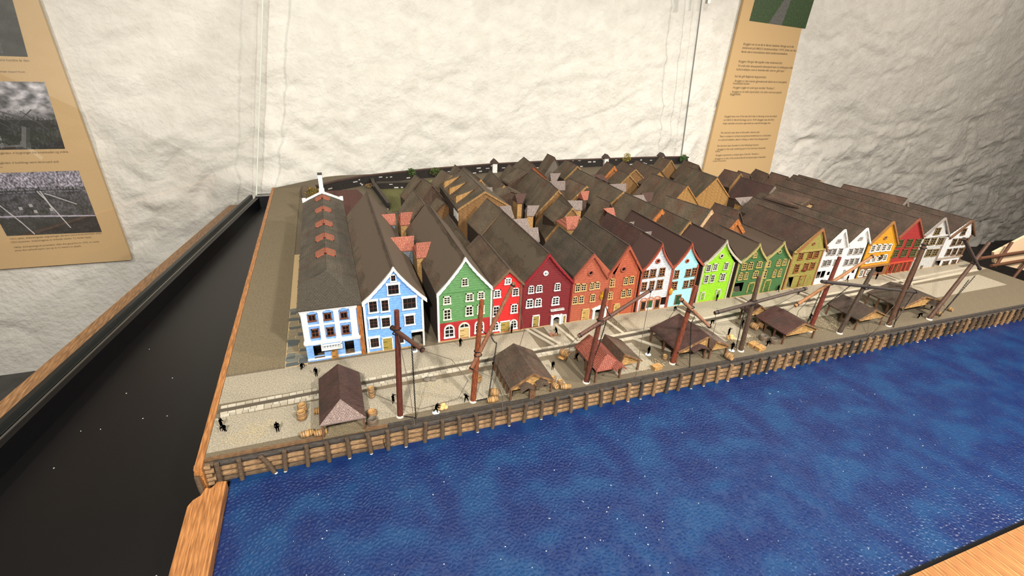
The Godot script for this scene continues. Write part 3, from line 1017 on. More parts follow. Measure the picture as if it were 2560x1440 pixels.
func house_item(t: Node3D, key: String, it: Array, xm: float, st: Array, fm: Material, mm: Material, dm: Material, trim: Material):
	var kind: String = it[0]
	var xc: float = (it[1] + it[3]) / 2 - xm
	var w: float = it[3] - it[1]
	var y0: float = maxf(it[2], 0.0012)
	var h: float = it[4] - y0
	if MIN_W.has(key) and kind == "w": w = maxf(w, MIN_W[key])
	var at := Vector3(xc, y0, 0.0009)
	match kind:
		"w":
			if w < 0.0: return
			add_window(t, at, w, h, st[8], st[9], false, fm, mm)
		"w22": add_window(t, at, minf(w, 0.012), h, 2, 2, false, fm, mm)
		"w22h": add_window(t, at, w, h, 2, 3, true, fm, mm)
		"w32h": add_window(t, at, w, h, 3, 2, true, fm, mm)
		"wa": add_arch_window(t, at, w, h, fm if key != "h3" else paint("arch_white", c8(240, 238, 230), 0.5))
		"d": add_door(t, at, w, h, dm, fm)
		"da": add_door(t, at, w, h, dm, fm, true)
		"r":
			var s := MB.new()
			var r := minf(w, h) / 2
			var xf := Transform3D(Basis(Vector3.RIGHT, PI / 2), Vector3.ZERO)
			s.lathe([[r, 0.0], [r, 0.0026], [r * 0.55, 0.0026], [r * 0.55, 0.0004]], 18, xf)
			var o := part("round_window", s, trim if not key in ["h5", "h13"] else fm, t)
			o.position = Vector3(xc, y0 + h / 2, 0.0009)
			var p := MB.new()
			p.lathe([[0.0, 0.0012], [r * 0.6, 0.0012]], 14, xf)
			part("pane", p, M["dark_pane"], o)
			if key == "h5":
				var a := MB.new()
				a.span(-0.0007, 0.0007, -r * 0.75, r * 0.95, 0.0012, 0.0032)
				a.span(-r * 0.35, r * 0.35, r * 0.42, r * 0.6, 0.0012, 0.0032)
				for i in 6:
					var g0 := PI + PI * i / 6.0
					var g1 := PI + PI * (i + 1) / 6.0
					a.bar(Vector3(cos(g0) * r * 0.62, sin(g0) * r * 0.62, 0.002), Vector3(cos(g1) * r * 0.62, sin(g1) * r * 0.62, 0.002), 0.0012, 0.002, Vector3.BACK)
				part("anchor", a, fm, o)
		"portal":
			var s := MB.new()
			for sx in [-1, 1]:
				s.span(xc + sx * (w / 2 - 0.0035) - 0.003, xc + sx * (w / 2 - 0.0035) + 0.003, 0.0012, it[4] * 0.78, 0.0, 0.005)
				s.span(xc + sx * (w / 2 - 0.0035) - 0.0038, xc + sx * (w / 2 - 0.0035) + 0.0038, it[4] * 0.74, it[4] * 0.8, 0.0, 0.006)
			if key == "h6":
				s.prism(PackedVector2Array([Vector2(xc - w / 2 - 0.002, it[4] * 0.78), Vector2(xc + w / 2 + 0.002, it[4] * 0.78), Vector2(xc + w / 2 + 0.002, it[4] * 0.84), Vector2(xc, it[4] * 1.04), Vector2(xc - w / 2 - 0.002, it[4] * 0.84)]), 0.0, 0.006)
			else:
				var iw := w / 2 - 0.006
				var poly := PackedVector2Array([Vector2(xc - iw, it[4] * 0.45)])
				for i in 9:
					var g := PI - PI * i / 8.0
					poly.append(Vector2(xc + iw * cos(g), it[4] * 0.45 + iw * 0.82 * sin(g)))
				poly.append_array(PackedVector2Array([Vector2(xc + iw, it[4] * 0.45), Vector2(xc + iw + 0.001, it[4] * 0.8), Vector2(xc - iw - 0.001, it[4] * 0.8)]))
				s.prism(poly, 0.0, 0.0046)
			part("portal", s, paint("arch_white", c8(240, 238, 230), 0.5), t)
		"sign":
			var s := MB.new()
			s.span(xc - w / 2, xc + w / 2, y0 + h * 0.15, y0 + h * 0.8, 0.0, 0.0055)
			var o := part("sign_board", s, paint("arch_white", c8(240, 238, 230), 0.5), t)
			lettering("BELLGAARDEN", Vector3(xc - w * 0.46, y0 + h * 0.32, 0.0057), w * 0.92, 0.0, c8(60, 52, 44), o, "sign_lettering")
		"emb": crest(t, Vector3(xc, y0 + h / 2, 0.0015), w * 0.42, h * 0.5, c8(178, 132, 28))
		"emb2": crest(t, Vector3(xc, y0 + h / 2, 0.003), 0.011, 0.005, c8(112, 52, 32))
		"emb3": crest(t, Vector3(xc, y0 + h / 2, 0.003), 0.007, 0.009, c8(60, 46, 24))
		"lant":
			var s := MB.new()
			s.lathe([[0.0, 0.0], [0.0035, 0.002], [0.0052, 0.008], [0.005, 0.016], [0.003, 0.02], [0.0, 0.023]], 10)
			var o := part("gilded_sign", s, mat("gilt", c8(226, 160, 60), 0.35, 0.5), t)
			o.position = Vector3(xc + 0.012, y0, 0.006)

func crest(t: Node3D, c: Vector3, rx: float, ry: float, col: Color):
	# a small carved and gilded coat of arms: shield, crown and leafy scrolls
	var s := MB.new()
	var poly := PackedVector2Array()
	for i in 14:
		var g := TAU * i / 14.0
		var k := 0.8 + 0.2 * cos(g * 4.0)
		poly.append(Vector2(rx * k * cos(g), ry * k * sin(g)))
	s.prism(poly, -0.001, 0.0016)
	s.lathe([[0.0, 0.004], [rx * 0.4, 0.0032], [rx * 0.55, 0.0015]], 10, Transform3D(Basis(Vector3.RIGHT, PI / 2).scaled(Vector3(1, 1, 1)), Vector3.ZERO))
	for i in 5:
		s.bar(Vector3((i - 2) * rx * 0.3, ry * 0.7, 0.001), Vector3((i - 2) * rx * 0.36, ry * 1.15, 0.001), 0.0012, 0.0012)
	for sx in [-1, 1]:
		s.tube([Vector3(sx * rx * 0.5, -ry * 0.6, 0.001), Vector3(sx * rx * 1.0, -ry * 0.35, 0.0015), Vector3(sx * rx * 1.05, ry * 0.3, 0.001), Vector3(sx * rx * 0.7, ry * 0.55, 0.0012)], [0.0008, 0.0011, 0.001, 0.0006], 6)
	var o := part("carved_crest", s, mat("crest_%d" % int(col.r8), col, 0.45, 0.35), t)
	o.position = c

func lettering(txt: String, at: Vector3, width: float, slant: float, col: Color, parent: Node, n: String) -> MeshInstance3D:
	var f := SystemFont.new()
	f.font_names = PackedStringArray(["Droid Sans"])
	var tm := TextMesh.new()
	tm.text = txt
	tm.font = f
	tm.font_size = 24
	tm.pixel_size = 0.01
	tm.depth = 0.01
	tm.curve_step = 3.0
	tm.horizontal_alignment = HORIZONTAL_ALIGNMENT_LEFT
	tm.vertical_alignment = VERTICAL_ALIGNMENT_BOTTOM
	var box := tm.get_aabb()
	var k := width / maxf(box.size.x, 0.01)
	var o := MeshInstance3D.new()
	o.name = n
	o.mesh = tm
	o.material_override = mat("ink_%d_%d" % [col.r8, col.b8], col, 0.8)
	o.transform = Transform3D(Basis(Vector3(k, 0, 0), Vector3(0, k, 0), Vector3(0, 0, 0.02)), at)
	parent.add_child(o, true)
	return o

func house_extras(t: Node3D, key: String, x0: float, x1: float, ax: float, ay: float, fm: Material, trim: Material, wallm: Material, xm: float):
	match key:
		"h2":
			var s := MB.new()   # porch posts and beam over the passage
			var o = null
			s.span(0.0975 - 0.0615 - 0.002, x1, 0.038, 0.042, 0.0, 0.004)
			s.span(x1 - 0.004, x1, 0.0, 0.04, 0.0, 0.004)
			part("porch_beam", s, trim, t)
		"h3":
			var s := MB.new()
			s.span(x0, x1, 0.1235, 0.1245, 0.0, 0.0022)
			part("floor_ledge", s, wallm, t)
		"h8":
			var s := MB.new()
			var c := Vector3(0.8555 - xm, 0.0, 0.0)
			s.span(c.x - 0.031, c.x + 0.031, 0.0325, 0.0345, 0.0, 0.004)
			for i in 3:
				var cx := c.x + (i - 1) * 0.021
				for j in 8:
					var g0 := PI * j / 8.0
					var g1 := PI * (j + 1) / 8.0
					s.bar(Vector3(cx + 0.0095 * cos(g0), 0.0345 + 0.006 * sin(g0), 0.002), Vector3(cx + 0.0095 * cos(g1), 0.0345 + 0.006 * sin(g1), 0.002), 0.0018, 0.003, Vector3.BACK)
			for sx in [-0.031, -0.0135, 0.0135, 0.031]: s.span(c.x + sx - 0.0012, c.x + sx + 0.0012, 0.0, 0.034, 0.0, 0.0034)
			part("shopfront", s, paint("shop_salmon", c8(206, 140, 108)), t)
			for sx in [-0.022, 0.022]: add_window(t, Vector3(c.x + sx, 0.006, 0.0009), 0.014, 0.025, 1, 1, false, paint("h8_frame", c8(132, 84, 50)), paint("h8_frame", c8(132, 84, 50)))
		"h13":
			var s := MB.new()
			s.span(x0, x1, 0.1205, 0.1235, 0.0, 0.006)
			s.span(x0, x0 + 0.05, 0.044, 0.0465, 0.0, 0.004)
			part("jetty_beam", s, paint("h13_beam", c8(168, 150, 84)), t)
		"h15", "h16":
			var s := MB.new()
			if key == "h16": s.span(x0, x1, 0.037, 0.042, 0.0, 0.006)
			else: s.span(x0, x1, 0.0, 0.003, 0.0, 0.003)
			part("jetty_beam", s, trim, t)
		"h17":
			var s := MB.new()
			s.span(x0, x1, 0.038, 0.0425, 0.0, 0.006)
			part("jetty_beam", s, paint("h17_beam", c8(196, 74, 44)), t)
			var p := MB.new()
			for i in 6: p.span(x0 + 0.006 + (x1 - x0 - 0.012) * i / 5.0 - 0.002, x0 + 0.006 + (x1 - x0 - 0.012) * i / 5.0 + 0.002, 0.0, 0.038, 0.0, 0.004)
			part("shop_posts", p, paint("h17_post", c8(176, 66, 40)), t)
		"h18":
			var s := MB.new()
			s.span(x0, x1, 0.1175, 0.1215, 0.0, 0.006)
			s.span(x0, x1, 0.081, 0.084, 0.0, 0.003)
			part("jetty_beam", s, paint("h18_beam", c8(206, 204, 198)), t)
		"h19":
			var s := MB.new()
			s.span(x0, x1, 0.0285, 0.0325, 0.0, 0.005)
			part("jetty_beam", s, paint("h19_beam", c8(170, 150, 130)), t)

# the blue-and-white town house on the left: plastered front, pilasters, balcony, low hipped roof with skylights
func first_house():
	var x1 := 0.1105
	var xm := 0.058
	var blue := paint("h1", c8(122, 168, 228))
	var white := paint("h1_white", c8(242, 240, 232))
	var brown := paint("h1_bars", c8(120, 68, 40))
	var t := thing("town_house", "blue and white baroque town house with pilasters, balcony and grey hipped roof", "model house", Vector3(xm, 0, 0))
	block["h1"] = t
	var a := 0.001 - xm
	var b := x1 - xm
	var holes := [Rect2(0.0148 - xm, 0.0096, 0.0205, 0.0272), Rect2(0.078 - xm, 0.0095, 0.019, 0.0264)]
	var lf := func(_y: float) -> float: return a
	var rf := func(_y: float) -> float: return b
	var s := MB.new()
	boards(s, 0.0, 0.042, lf, rf, holes, 0.0064)
	s.span(a, b, 0.042, 0.118, -0.002, 0.0006)
	part("wall", s, blue, t)
	var w := MB.new()
	for p in [[0.0005, 0.0122], [0.0335, 0.0425], [0.0635, 0.0735], [0.0955, 0.1085]]:
		w.span(p[0] - xm, p[1] - xm, 0.050, 0.1175, 0.0, 0.0034)
		w.span(p[0] - xm - 0.0012, p[1] - xm + 0.0012, 0.1165, 0.1195, 0.0, 0.0046)
		w.span(p[0] - xm - 0.0012, p[1] - xm + 0.0012, 0.049, 0.0535, 0.0, 0.0046)
	part("pilasters", w, white, t)
	var co := MB.new()
	co.span(a - 0.002, b + 0.0005, 0.1185, 0.1225, 0.0, 0.004)
	co.span(a - 0.003, b + 0.001, 0.1225, 0.1275, 0.0, 0.0065)
	part("cornice", co, white, t)
	var ba := MB.new()
	ba.span(a - 0.002, b + 0.001, 0.0415, 0.0455, 0.0, 0.0035)
	ba.span(a - 0.003, b + 0.0015, 0.0455, 0.050, 0.0, 0.0055)
	ba.span(0.0122 - xm, 0.0955 - xm, 0.0855, 0.0892, 0.0, 0.0026)
	part("floor_band", ba, white, t)
	var bs := MB.new()
	bs.span(a, 0.0491 - xm, 0.004, 0.0078, 0.0, 0.003)
	bs.span(0.0619 - xm, b, 0.004, 0.0078, 0.0, 0.003)
	part("plinth_band", bs, white, t)
	# panels curve into the white frieze above and below
	for i in 3:
		var cx: float = [0.0228, 0.0533, 0.0845][i] - xm
		var cap := MB.new()
		var poly := PackedVector2Array([Vector2(cx - 0.0095, 0.1155), Vector2(cx + 0.0095, 0.1155)])
		for j in 7:
			var g := PI * j / 6.0
			poly.append(Vector2(cx + 0.0082 * cos(g), 0.1165 + 0.0045 * sin(g)))
		cap.prism(poly, 0.0, 0.0052)
		part("window_hood", cap, blue, t)
		var r1: Array = [[0.0214, 0.0985], [0.0517, 0.0973], [0.0837, 0.0955]][i]
		var r2: Array = [[0.0231, 0.0598], [0.053, 0.0588], [0.084, 0.0586]][i]
		add_window(t, Vector3(r1[0] - xm, r1[1], 0.0006), 0.0145, 0.0152, 2, 1, false, brown, brown)
		add_window(t, Vector3(r2[0] - xm, r2[1], 0.0006), 0.0148, 0.0196, 2, 2, false, brown, brown)
	# balcony: floor slab, balusters, rail, two corbels
	var bx := 0.0522 - xm
	var bal := MB.new()
	bal.span(bx - 0.021, bx + 0.021, 0.031, 0.0335, 0.0, 0.015)
	bal.span(bx - 0.021, bx + 0.021, 0.0425, 0.0445, 0.0115, 0.015)
	for sx in [-1, 1]:
		bal.span(bx + sx * 0.0197 - 0.0013, bx + sx * 0.0197 + 0.0013, 0.0335, 0.045, 0.0115, 0.015)
		bal.span(bx + sx * 0.0197 - 0.0013, bx + sx * 0.0197 + 0.0013, 0.0425, 0.0445, 0.0, 0.0115)
		bal.lathe([[0.0, 0.0], [0.002, 0.001], [0.0024, 0.004], [0.0028, 0.0075]], 8, Transform3D(Basis.IDENTITY, Vector3(bx + sx * 0.014, 0.0238, 0.004)))
	var balcony := part("balcony", bal, white, t)
	var one := MB.new()
	one.lathe([[0.0007, 0.0], [0.0013, 0.002], [0.0006, 0.0055], [0.0009, 0.009]], 8)
	var bm := one.mesh()
	for i in 7: part_at("baluster", bm, white, balcony, Transform3D(Basis.IDENTITY, Vector3(bx - 0.0165 + 0.0055 * i, 0.0335, 0.0132)))
	add_door(t, Vector3(0.0555 - xm, 0.0, 0.0009), 0.0128, 0.0285, paint("h1_door", c8(176, 128, 66)), paint("h1_door", c8(176, 128, 66)))
	for q in holes:
		var rs := MB.new()
		rs.span(q.position.x - 0.001, q.end.x + 0.001, q.position.y - 0.001, q.end.y, -0.02, -0.018)
		part("dark_recess", rs, M["dark_pane"], t)
		var sill := MB.new()
		sill.span(q.position.x, q.end.x, q.position.y - 0.0014, q.position.y + 0.0006, -0.002, 0.003)
		part("window_sill", sill, paint("h1_sill", c8(110, 84, 66)), t)
	var post := MB.new()
	post.span(0.1105 - xm, 0.1192 - xm, 0.0, 0.1245, -0.004, 0.003)
	part("corner_post", post, rich("corner_oak", c8(186, 118, 56), "grain", "", Vector3(60, 8, 60), 0.6), t)
	var dark := rich("tarred_boards", c8(72, 56, 42), "grain", "", Vector3(20, 70, 20), 0.85)
	var ln := 0.775
	for sd in [a, 0.1185 - xm]:
		var q := MB.new()
		q.span(sd, sd + 0.002, 0, 0.126, -ln, -0.001)
		part("side_wall", q, paint("h1_side", c8(150, 146, 138)), t)
	var bwl := MB.new()
	bwl.span(a, 0.1205 - xm, 0, 0.125, -ln - 0.002, -ln)
	part("rear_wall", bwl, paint("h1_side", c8(150, 146, 138)), t)
	# roof: hipped at the front, gabled against a white parapet at the back
	var rl := -0.005 - xm
	var rr := 0.1215 - xm
	var rx := 0.0
	var ye := 0.1285
	var yr := 0.158
	var hz := -0.115
	var tone := Color(0.60, 0.62, 0.60)
	for sgn in [0, 1]:
		var rs := MB.new()
		var e := Vector2(rl if sgn == 0 else rr, ye)
		roof_side(rs, [e, Vector2(rx, yr)], hz, -ln, 0.0, tone, 3.0 + sgn)
		var f0 := Vector3(e.x, ye, 0.008)
		var f1 := Vector3(e.x, ye, hz)
		var f2 := Vector3(rx, yr, hz)
		rs.col = tone
		if sgn == 0: rs.v(f0, Vector2(0, 0.07)); rs.v(f1, Vector2(0.123, 0.07)); rs.v(f2, Vector2(0.123, 0))
		else: rs.v(f0, Vector2(0, 0.07)); rs.v(f2, Vector2(0.123, 0)); rs.v(f1, Vector2(0.123, 0.07))
		part("roof_slope", rs, roof_mat("felt"), t)
	var hip := MB.new()
	hip.col = Color(0.46, 0.48, 0.47)
	hip.v(Vector3(rl, ye, 0.008), Vector2(0, 0.13)); hip.v(Vector3(rx, yr, hz), Vector2(0.06, 0)); hip.v(Vector3(rr, ye, 0.008), Vector2(0.12, 0.13))
	hip.quad(Vector3(rl, ye - 0.003, 0.008), Vector3(rr, ye - 0.003, 0.008), Vector3(rr, ye, 0.008), Vector3(rl, ye, 0.008))
	part("roof_hip", hip, roof_mat("felt"), t)
	# skylights astride the ridge
	for z in [-0.235, -0.345, -0.46, -0.595, -0.725]:
		var fr := MB.new()
		for sgn in [-1, 1]:
			var sl := Basis(Vector3.BACK, -sgn * atan2(yr - ye, rr - rx))
			var c := Vector3(rx + sgn * 0.0115, yr - 0.0115 * (yr - ye) / (rr - rx) + 0.0016, z)
			for m in [-1, 1]:
				fr.box(c + sl * Vector3(0, 0, m * 0.0165), Vector3(0.024, 0.003, 0.004), sl)
				fr.box(c + sl * Vector3(0, 0, m * 0.0055), Vector3(0.024, 0.0028, 0.0026), sl)
				fr.box(c + sl * Vector3(m * 0.0112, 0, 0), Vector3(0.0026, 0.003, 0.037), sl)
		var sk := part("skylight", fr, paint("skylight", c8(164, 86, 62)), t)
		var pn := MB.new()
		for sgn in [-1, 1]:
			var sl := Basis(Vector3.BACK, -sgn * atan2(yr - ye, rr - rx))
			pn.box(Vector3(rx + sgn * 0.0115, yr - 0.0115 * (yr - ye) / (rr - rx) + 0.0008, z), Vector3(0.022, 0.0022, 0.034), sl)
		part("pane", pn, mat("skylight_pane", c8(92, 82, 58), 0.3), sk)
	# white parapet and chimney on the back gable
	var pa := MB.new()
	for sgn in [-1, 1]:
		var e := Vector3(rl if sgn < 0 else rr, ye + 0.003, -ln)
		pa.bar(e, Vector3(rx, yr + 0.003, -ln), 0.008, 0.006)
		pa.box(e + Vector3(-sgn * 0.004, 0.004, 0), Vector3(0.011, 0.013, 0.011))
	part("parapet", pa, white, t)
	var cy := MB.new()
	cy.span(-0.0085, 0.0085, 0.15, 0.172, -ln - 0.008, -ln + 0.008)
	cy.span(-0.0065, 0.0065, 0.172, 0.219, -ln - 0.006, -ln + 0.006)
	part("chimney", cy, white, t)
	var cc := MB.new()
	cc.span(-0.0072, 0.0072, 0.219, 0.2245, -ln - 0.0066, -ln + 0.0066)
	part("chimney_cap", cc, rich("chimney_cap", c8(70, 70, 68), "sand", "", Vector3(30, 30, 30), 0.9), t)

func add_dormer(d: Array):
	var t: Node3D = block[d[0]]
	var o := t.position
	var tl: float = d[1] - o.x
	var tr: float = d[2] - o.x
	var bl: float = d[3] - o.x
	var br: float = d[4] - o.x
	var zr: float = d[5] - o.z
	var zf: float = d[6] - o.z
	var yr := 0.166
	var ye := 0.140
	var s := MB.new()
	s.col = Color(0.95, 0.95, 0.95)
	# front slope, rear slope, both with their thickness
	var A := Vector3(bl, ye, zf)
	var B := Vector3(br, ye, zf)
	var C := Vector3(tr, yr, zr)
	var D := Vector3(tl, yr, zr)
	var hh := sqrt((yr - ye) * (yr - ye) + (zf - zr) * (zf - zr))
	s.quad(A, B, C, D, Vector2(bl, hh), Vector2(br, hh), Vector2(tr, 0), Vector2(tl, 0))
	var dn := Vector3(0, -0.0025, 0)
	s.quad(A + dn, B + dn, B, A)
	var A2 := Vector3(bl, ye, 2 * zr - zf)
	var B2 := Vector3(br, ye, 2 * zr - zf)
	s.quad(B2, A2, D, C, Vector2(br, hh), Vector2(bl, hh), Vector2(tl, 0), Vector2(tr, 0))
	s.tri(B, B2, C)
	s.tri(A2, A, D)
	var dr := part("dormer", s, roof_mat(d[7]), t)
	var w := MB.new()
	var wc: Color = {"blue": c8(120, 132, 142), "tan": c8(200, 158, 96), "dark": c8(92, 70, 52)}[d[8]]
	var y := 0.02
	var wl := minf(bl, br - 0.004) + 0.002
	var wr := maxf(br, bl + 0.004) - 0.002
	var z2 := zf - 0.004
	var zb := 2 * zr - zf + 0.004
	w.span(wl, wr, y, ye - 0.001, zb, z2 - 0.001)
	while y < ye - 0.001:
		var yb := minf(y + 0.0052, ye)
		w.quad(Vector3(wl, y, z2 + 0.001), Vector3(wr, y, z2 + 0.001), Vector3(wr, yb, z2), Vector3(wl, yb, z2))
		w.quad(Vector3(wl, y, z2), Vector3(wr, y, z2), Vector3(wr, y, z2 + 0.001), Vector3(wl, y, z2 + 0.001))
		y = yb
	part("dormer_wall", w, rich("dormer_" + d[8], wc, "grain", "", Vector3(14, 80, 14), 0.8), dr)

# ------------------------------------------------------------------ the warehouses behind
# key: tone, roof, gable colour, bargeboard light?, left half-width if it must differ, label
const REAR_LOOK = {
	"h3b": ["a", "felt", "dark", 0, 0.0, "last roof section behind the green house, by the walled garden"],
	"h8b": ["d", "pantile", "dark", 1, 0.0, "raised red-brown roof right behind the pale grey house"],
	"b1": ["a", "felt", "dark", 0, 0.06, "small grey-brown roof beside the grassy garden plot, the further one"],
	"b2": ["a", "felt", "dark", 0, 0.06, "small grey-brown roof beside the grassy garden plot, the nearer one"],
	"c1": ["a", "felt", "tan", 1, 0.0, "broad roof with a long sloping barge line behind the garden sheds"],
	"e1": ["a", "felt", "tan", 0, 0.0, "low patched roof in the narrow alley, furthest back"],
	"e2": ["a", "felt", "tan", 0, 0.0, "low patched roof in the narrow alley, in the middle"],
	"e3": ["a", "felt", "dark", 0, 0.0, "low dark roof in the narrow alley, nearest the scarlet house"],
	"h5b": ["b", "felt", "tan", 1, 0.0, "warehouse section directly behind the crimson house roof"],
	"h5c": ["b", "felt", "tan", 1, 0.0, "long warehouse roof with three wedge dormers and white-windowed gallery"],
	"h5d": ["b", "felt", "tan", 1, 0.0, "narrow roof alongside the warehouse with wedge dormers"],
	"g0": ["b", "felt", "dark", 0, 0.06, "small dark roof tip by the rear wall, behind the wedge dormers"],
	"g1": ["b", "felt", "tan", 1, 0.065, "dark roof with a pale gable edge, fourth row from the left"],
	"g2": ["b", "felt", "dark", 0, 0.0, "low roof in front of the dark pale-edged gable, with tiled hoist dormer"],
	"g4": ["b", "felt", "dark", 0, 0.07, "grey roof below the leftmost pillar of the rear wall"],
	"f0": ["b", "felt", "dark", 0, 0.0, "upper brown roof block behind the big grey warehouse roof"],
	"f1": ["b", "felt", "tan", 1, 0.075, "big grey warehouse roof ending in a bare timber gable frame"],
	"f2": ["b", "felt", "tan", 1, 0.08, "roof under the bare timber gable frame, behind the terracotta twins"],
	"f3": ["b", "felt", "dark", 0, 0.0, "short dark roof close behind the terracotta twins"],
	"i0": ["b", "felt", "rust", 0, 0.06, "tall grey roof with a rust gable standing above the rear wall line"],
	"k9": ["b", "felt", "slate", 0, 0.0, "pointed grey slate pavilion roof near the rear wall"],
	"j1": ["b", "felt", "tan", 1, 0.0, "square grey-brown roof beside the slate pavilion"],
	"j2": ["b", "felt", "tan", 1, 0.07, "very long grey-brown roof in the middle of the quarter"],
	"j3": ["c", "felt", "tan", 1, 0.0, "brown roof with a small orange hoist dormer, left of the very long roof"],
	"k1": ["b", "felt", "dark", 0, 0.075, "mossy green-tinged roof behind the pale grey house row"],
	"n1": ["b", "felt", "orange", 1, 0.06, "long roof with an orange bargeboard, behind the turquoise house"],
	"n3": ["b", "felt", "tan", 1, 0.06, "dark mossy roof between the turquoise and lime houses"],
	"o1": ["b", "felt", "cream", 1, 0.07, "dark roof with a broad cream bargeboard behind the lime house"],
	"o2": ["d", "felt", "orange", 1, 0.0, "dark red-brown roof with orange bargeboard behind the dark green twins"],
	"q2": ["c", "felt", "yellow", 1, 0.10, "red-brown roof with the smaller pale yellow triangular gable"],
	"q1": ["b", "felt", "yellow", 1, 0.0, "roof with the large yellow boarded gable, right of the middle"],
	"m1": ["c", "felt", "orange", 1, 0.0, "small roof with orange gable edge near the rear wall, left of the bush"],
	"m2": ["c", "felt", "tan", 1, 0.0, "brown roof in the back rows, behind the slate hoist dormer"],
	"m3": ["c", "felt", "tan", 1, 0.0, "brown roof with a yellowish gable patch near the mossy bush"],
	"m4": ["c", "felt", "tan", 1, 0.0, "reddish roof with a thin pale gable line near the last wall pillar"],
	"m5": ["c", "felt", "yellow", 0, 0.07, "long plain brown roof ending in a tiny yellow gable"],
	"m6": ["c", "felt", "dark", 0, 0.06, "brown roof at the right end of the rear wall"],
	"r1": ["d", "felt", "tan", 1, 0.0, "red-brown roof in front of the narrow wall poster, with pale gable line"],
	"r2": ["d", "pantile", "grey", 1, 0.06, "ribbed red-brown roof with a grey bargeboard behind the olive house"],
	"r3": ["d", "felt", "dark", 0, 0.0, "low dark ridge directly under the narrow wall poster"],
	"r4": ["d", "felt", "dark", 0, 0.06, "dark peaked roof under the right edge of the narrow wall poster"],
	"r5": ["d", "felt", "dark", 0, 0.08, "broad dark red roof just right of the narrow wall poster"],
	"s1": ["d", "felt", "tan", 1, 0.0, "red-brown roof with tan gable edge against the bare stone wall"],
	"s2": ["d", "felt", "dark", 0, 0.0, "low roof step between two taller roofs at the right skyline"],
	"s3": ["d", "felt", "grey", 1, 0.0, "long dark roof with a grey bargeboard at the right skyline"],
	"o3": ["d", "felt", "dark", 0, 0.06, "brown strip of roof with slate hoist dormer behind the dark green twins"],
	"r6": ["d", "felt", "dark", 0, 0.06, "dark red roof slope on the right skyline, behind the white houses"],
	"r7": ["d", "felt", "cream", 0, 0.0, "long red-brown roof behind the olive and white houses"],
}

func rear_block(key: String, g: Array, look: Array):
	var f := Vector3(g[0], 0, g[1])
	var b := Vector3(g[2], 0, g[3])
	if f.z - b.z < 0.07: b = f + (b - f).normalized() * 0.07 if f.distance_to(b) > 0.01 else f + Vector3(0, 0, -0.07)
	var dir := (b - f).normalized()
	if absf(dir.x) > 0.25: b = f + Vector3(0, 0, -0.09); dir = Vector3(0, 0, -1)
	var h: float = g[4]
	var hw: float = g[5]
	var ev: float = g[6]
	if look[4] > 0.0:
		var slope := clampf((h - ev) / hw, 0.85, 1.35)
		hw = look[4]
		ev = h - slope * hw
	ev = maxf(ev, 0.05)
	var ln := f.distance_to(b)
	var t := thing("warehouse", look[5], "model house", (f + b) / 2, "dark wooden warehouses behind the front row", atan2(-dir.x, -dir.z))
	block[key] = t
	var tone: Color = {"a": Color(0.98, 0.88, 0.74), "b": Color(0.84, 0.77, 0.66), "c": Color(0.84, 0.70, 0.60), "d": Color(0.70, 0.50, 0.44)}[look[0]]
	tone = tone * (0.92 + 0.16 * rng.randf())
	tone.a = 1.0
	var z0 := ln / 2
	var z1 := -ln / 2
	for sgn in [-1, 1]:
		var rs := MB.new()
		roof_side(rs, [Vector2(sgn * (hw + 0.003), ev - 0.003), Vector2(0, h)], z0 + 0.003, z1, 0.0, tone, g[0] * 5.0 + g[1])
		part("roof_slope", rs, roof_mat(look[1]), t)
	var gc: Color = {"dark": c8(84, 64, 46), "tan": c8(150, 112, 64), "rust": c8(170, 92, 44), "slate": c8(130, 122, 112), "orange": c8(168, 108, 54), "cream": c8(200, 168, 120), "yellow": c8(190, 148, 84), "grey": c8(120, 100, 84)}[look[2]]
	var gw := MB.new()
	var lf := func(y: float) -> float: return gable_x(-hw, ev, 0.0, h, y, 1.0)
	var rf := func(y: float) -> float: return gable_x(hw, ev, 0.0, h, y, 1.0)
	boards(gw, 0.0, h - 0.002, lf, rf, [], 0.006)
	var gable := part("gable_wall", gw, rich("gable_" + look[2], gc, "grain", "", Vector3(14, 80, 14), 0.85), t)
	gable.position.z = z0
	var dark := rich("tarred_boards", c8(72, 56, 42), "grain", "", Vector3(20, 70, 20), 0.85)
	for sgn in [-1, 1]:
		var q := MB.new()
		q.span(sgn * hw, sgn * (hw - 0.002), 0, ev, z1, z0 - 0.0005)
		part("side_wall", q, dark, t)
	var bw := MB.new()
	bw.prism(PackedVector2Array([Vector2(-hw, 0), Vector2(hw, 0), Vector2(hw, ev), Vector2(0, h - 0.003), Vector2(-hw, ev)]), z1, z1 + 0.002)
	part("rear_wall", bw, dark, t)
	var bc: Color = c8(96, 76, 58)
	if look[3]: bc = {"orange": c8(206, 128, 62), "cream": c8(232, 200, 156), "grey": c8(150, 142, 132), "yellow": c8(204, 150, 82)}.get(look[2], c8(184, 146, 92))
	var wd := 0.013 if look[2] in ["cream", "grey", "orange"] else 0.005
	for sgn in [-1, 1]:
		var p := MB.new()
		var e := Vector2(sgn * (hw + 0.003), ev - 0.003)
		p.prism(PackedVector2Array([e + Vector2(0, 0.0006), e - Vector2(0, wd), Vector2(0, h - wd * 1.2), Vector2(0, h + 0.0006)]), z0 + 0.0015, z0 + 0.0055)
		part("bargeboard", p, rich("barge_%d_%d" % [bc.r8, bc.b8], bc, "grain", "", Vector3(20, 20, 20), 0.75), t)
	var rg := MB.new()
	rg.tube([Vector3(0, h, z0 + 0.002), Vector3(0, h, z1)], [0.0014, 0.0014], 6)
	part("ridge_cap", rg, rich("ridge_dark", c8(86, 70, 60), "mottle", "", Vector3(20, 20, 20), 0.85), t)

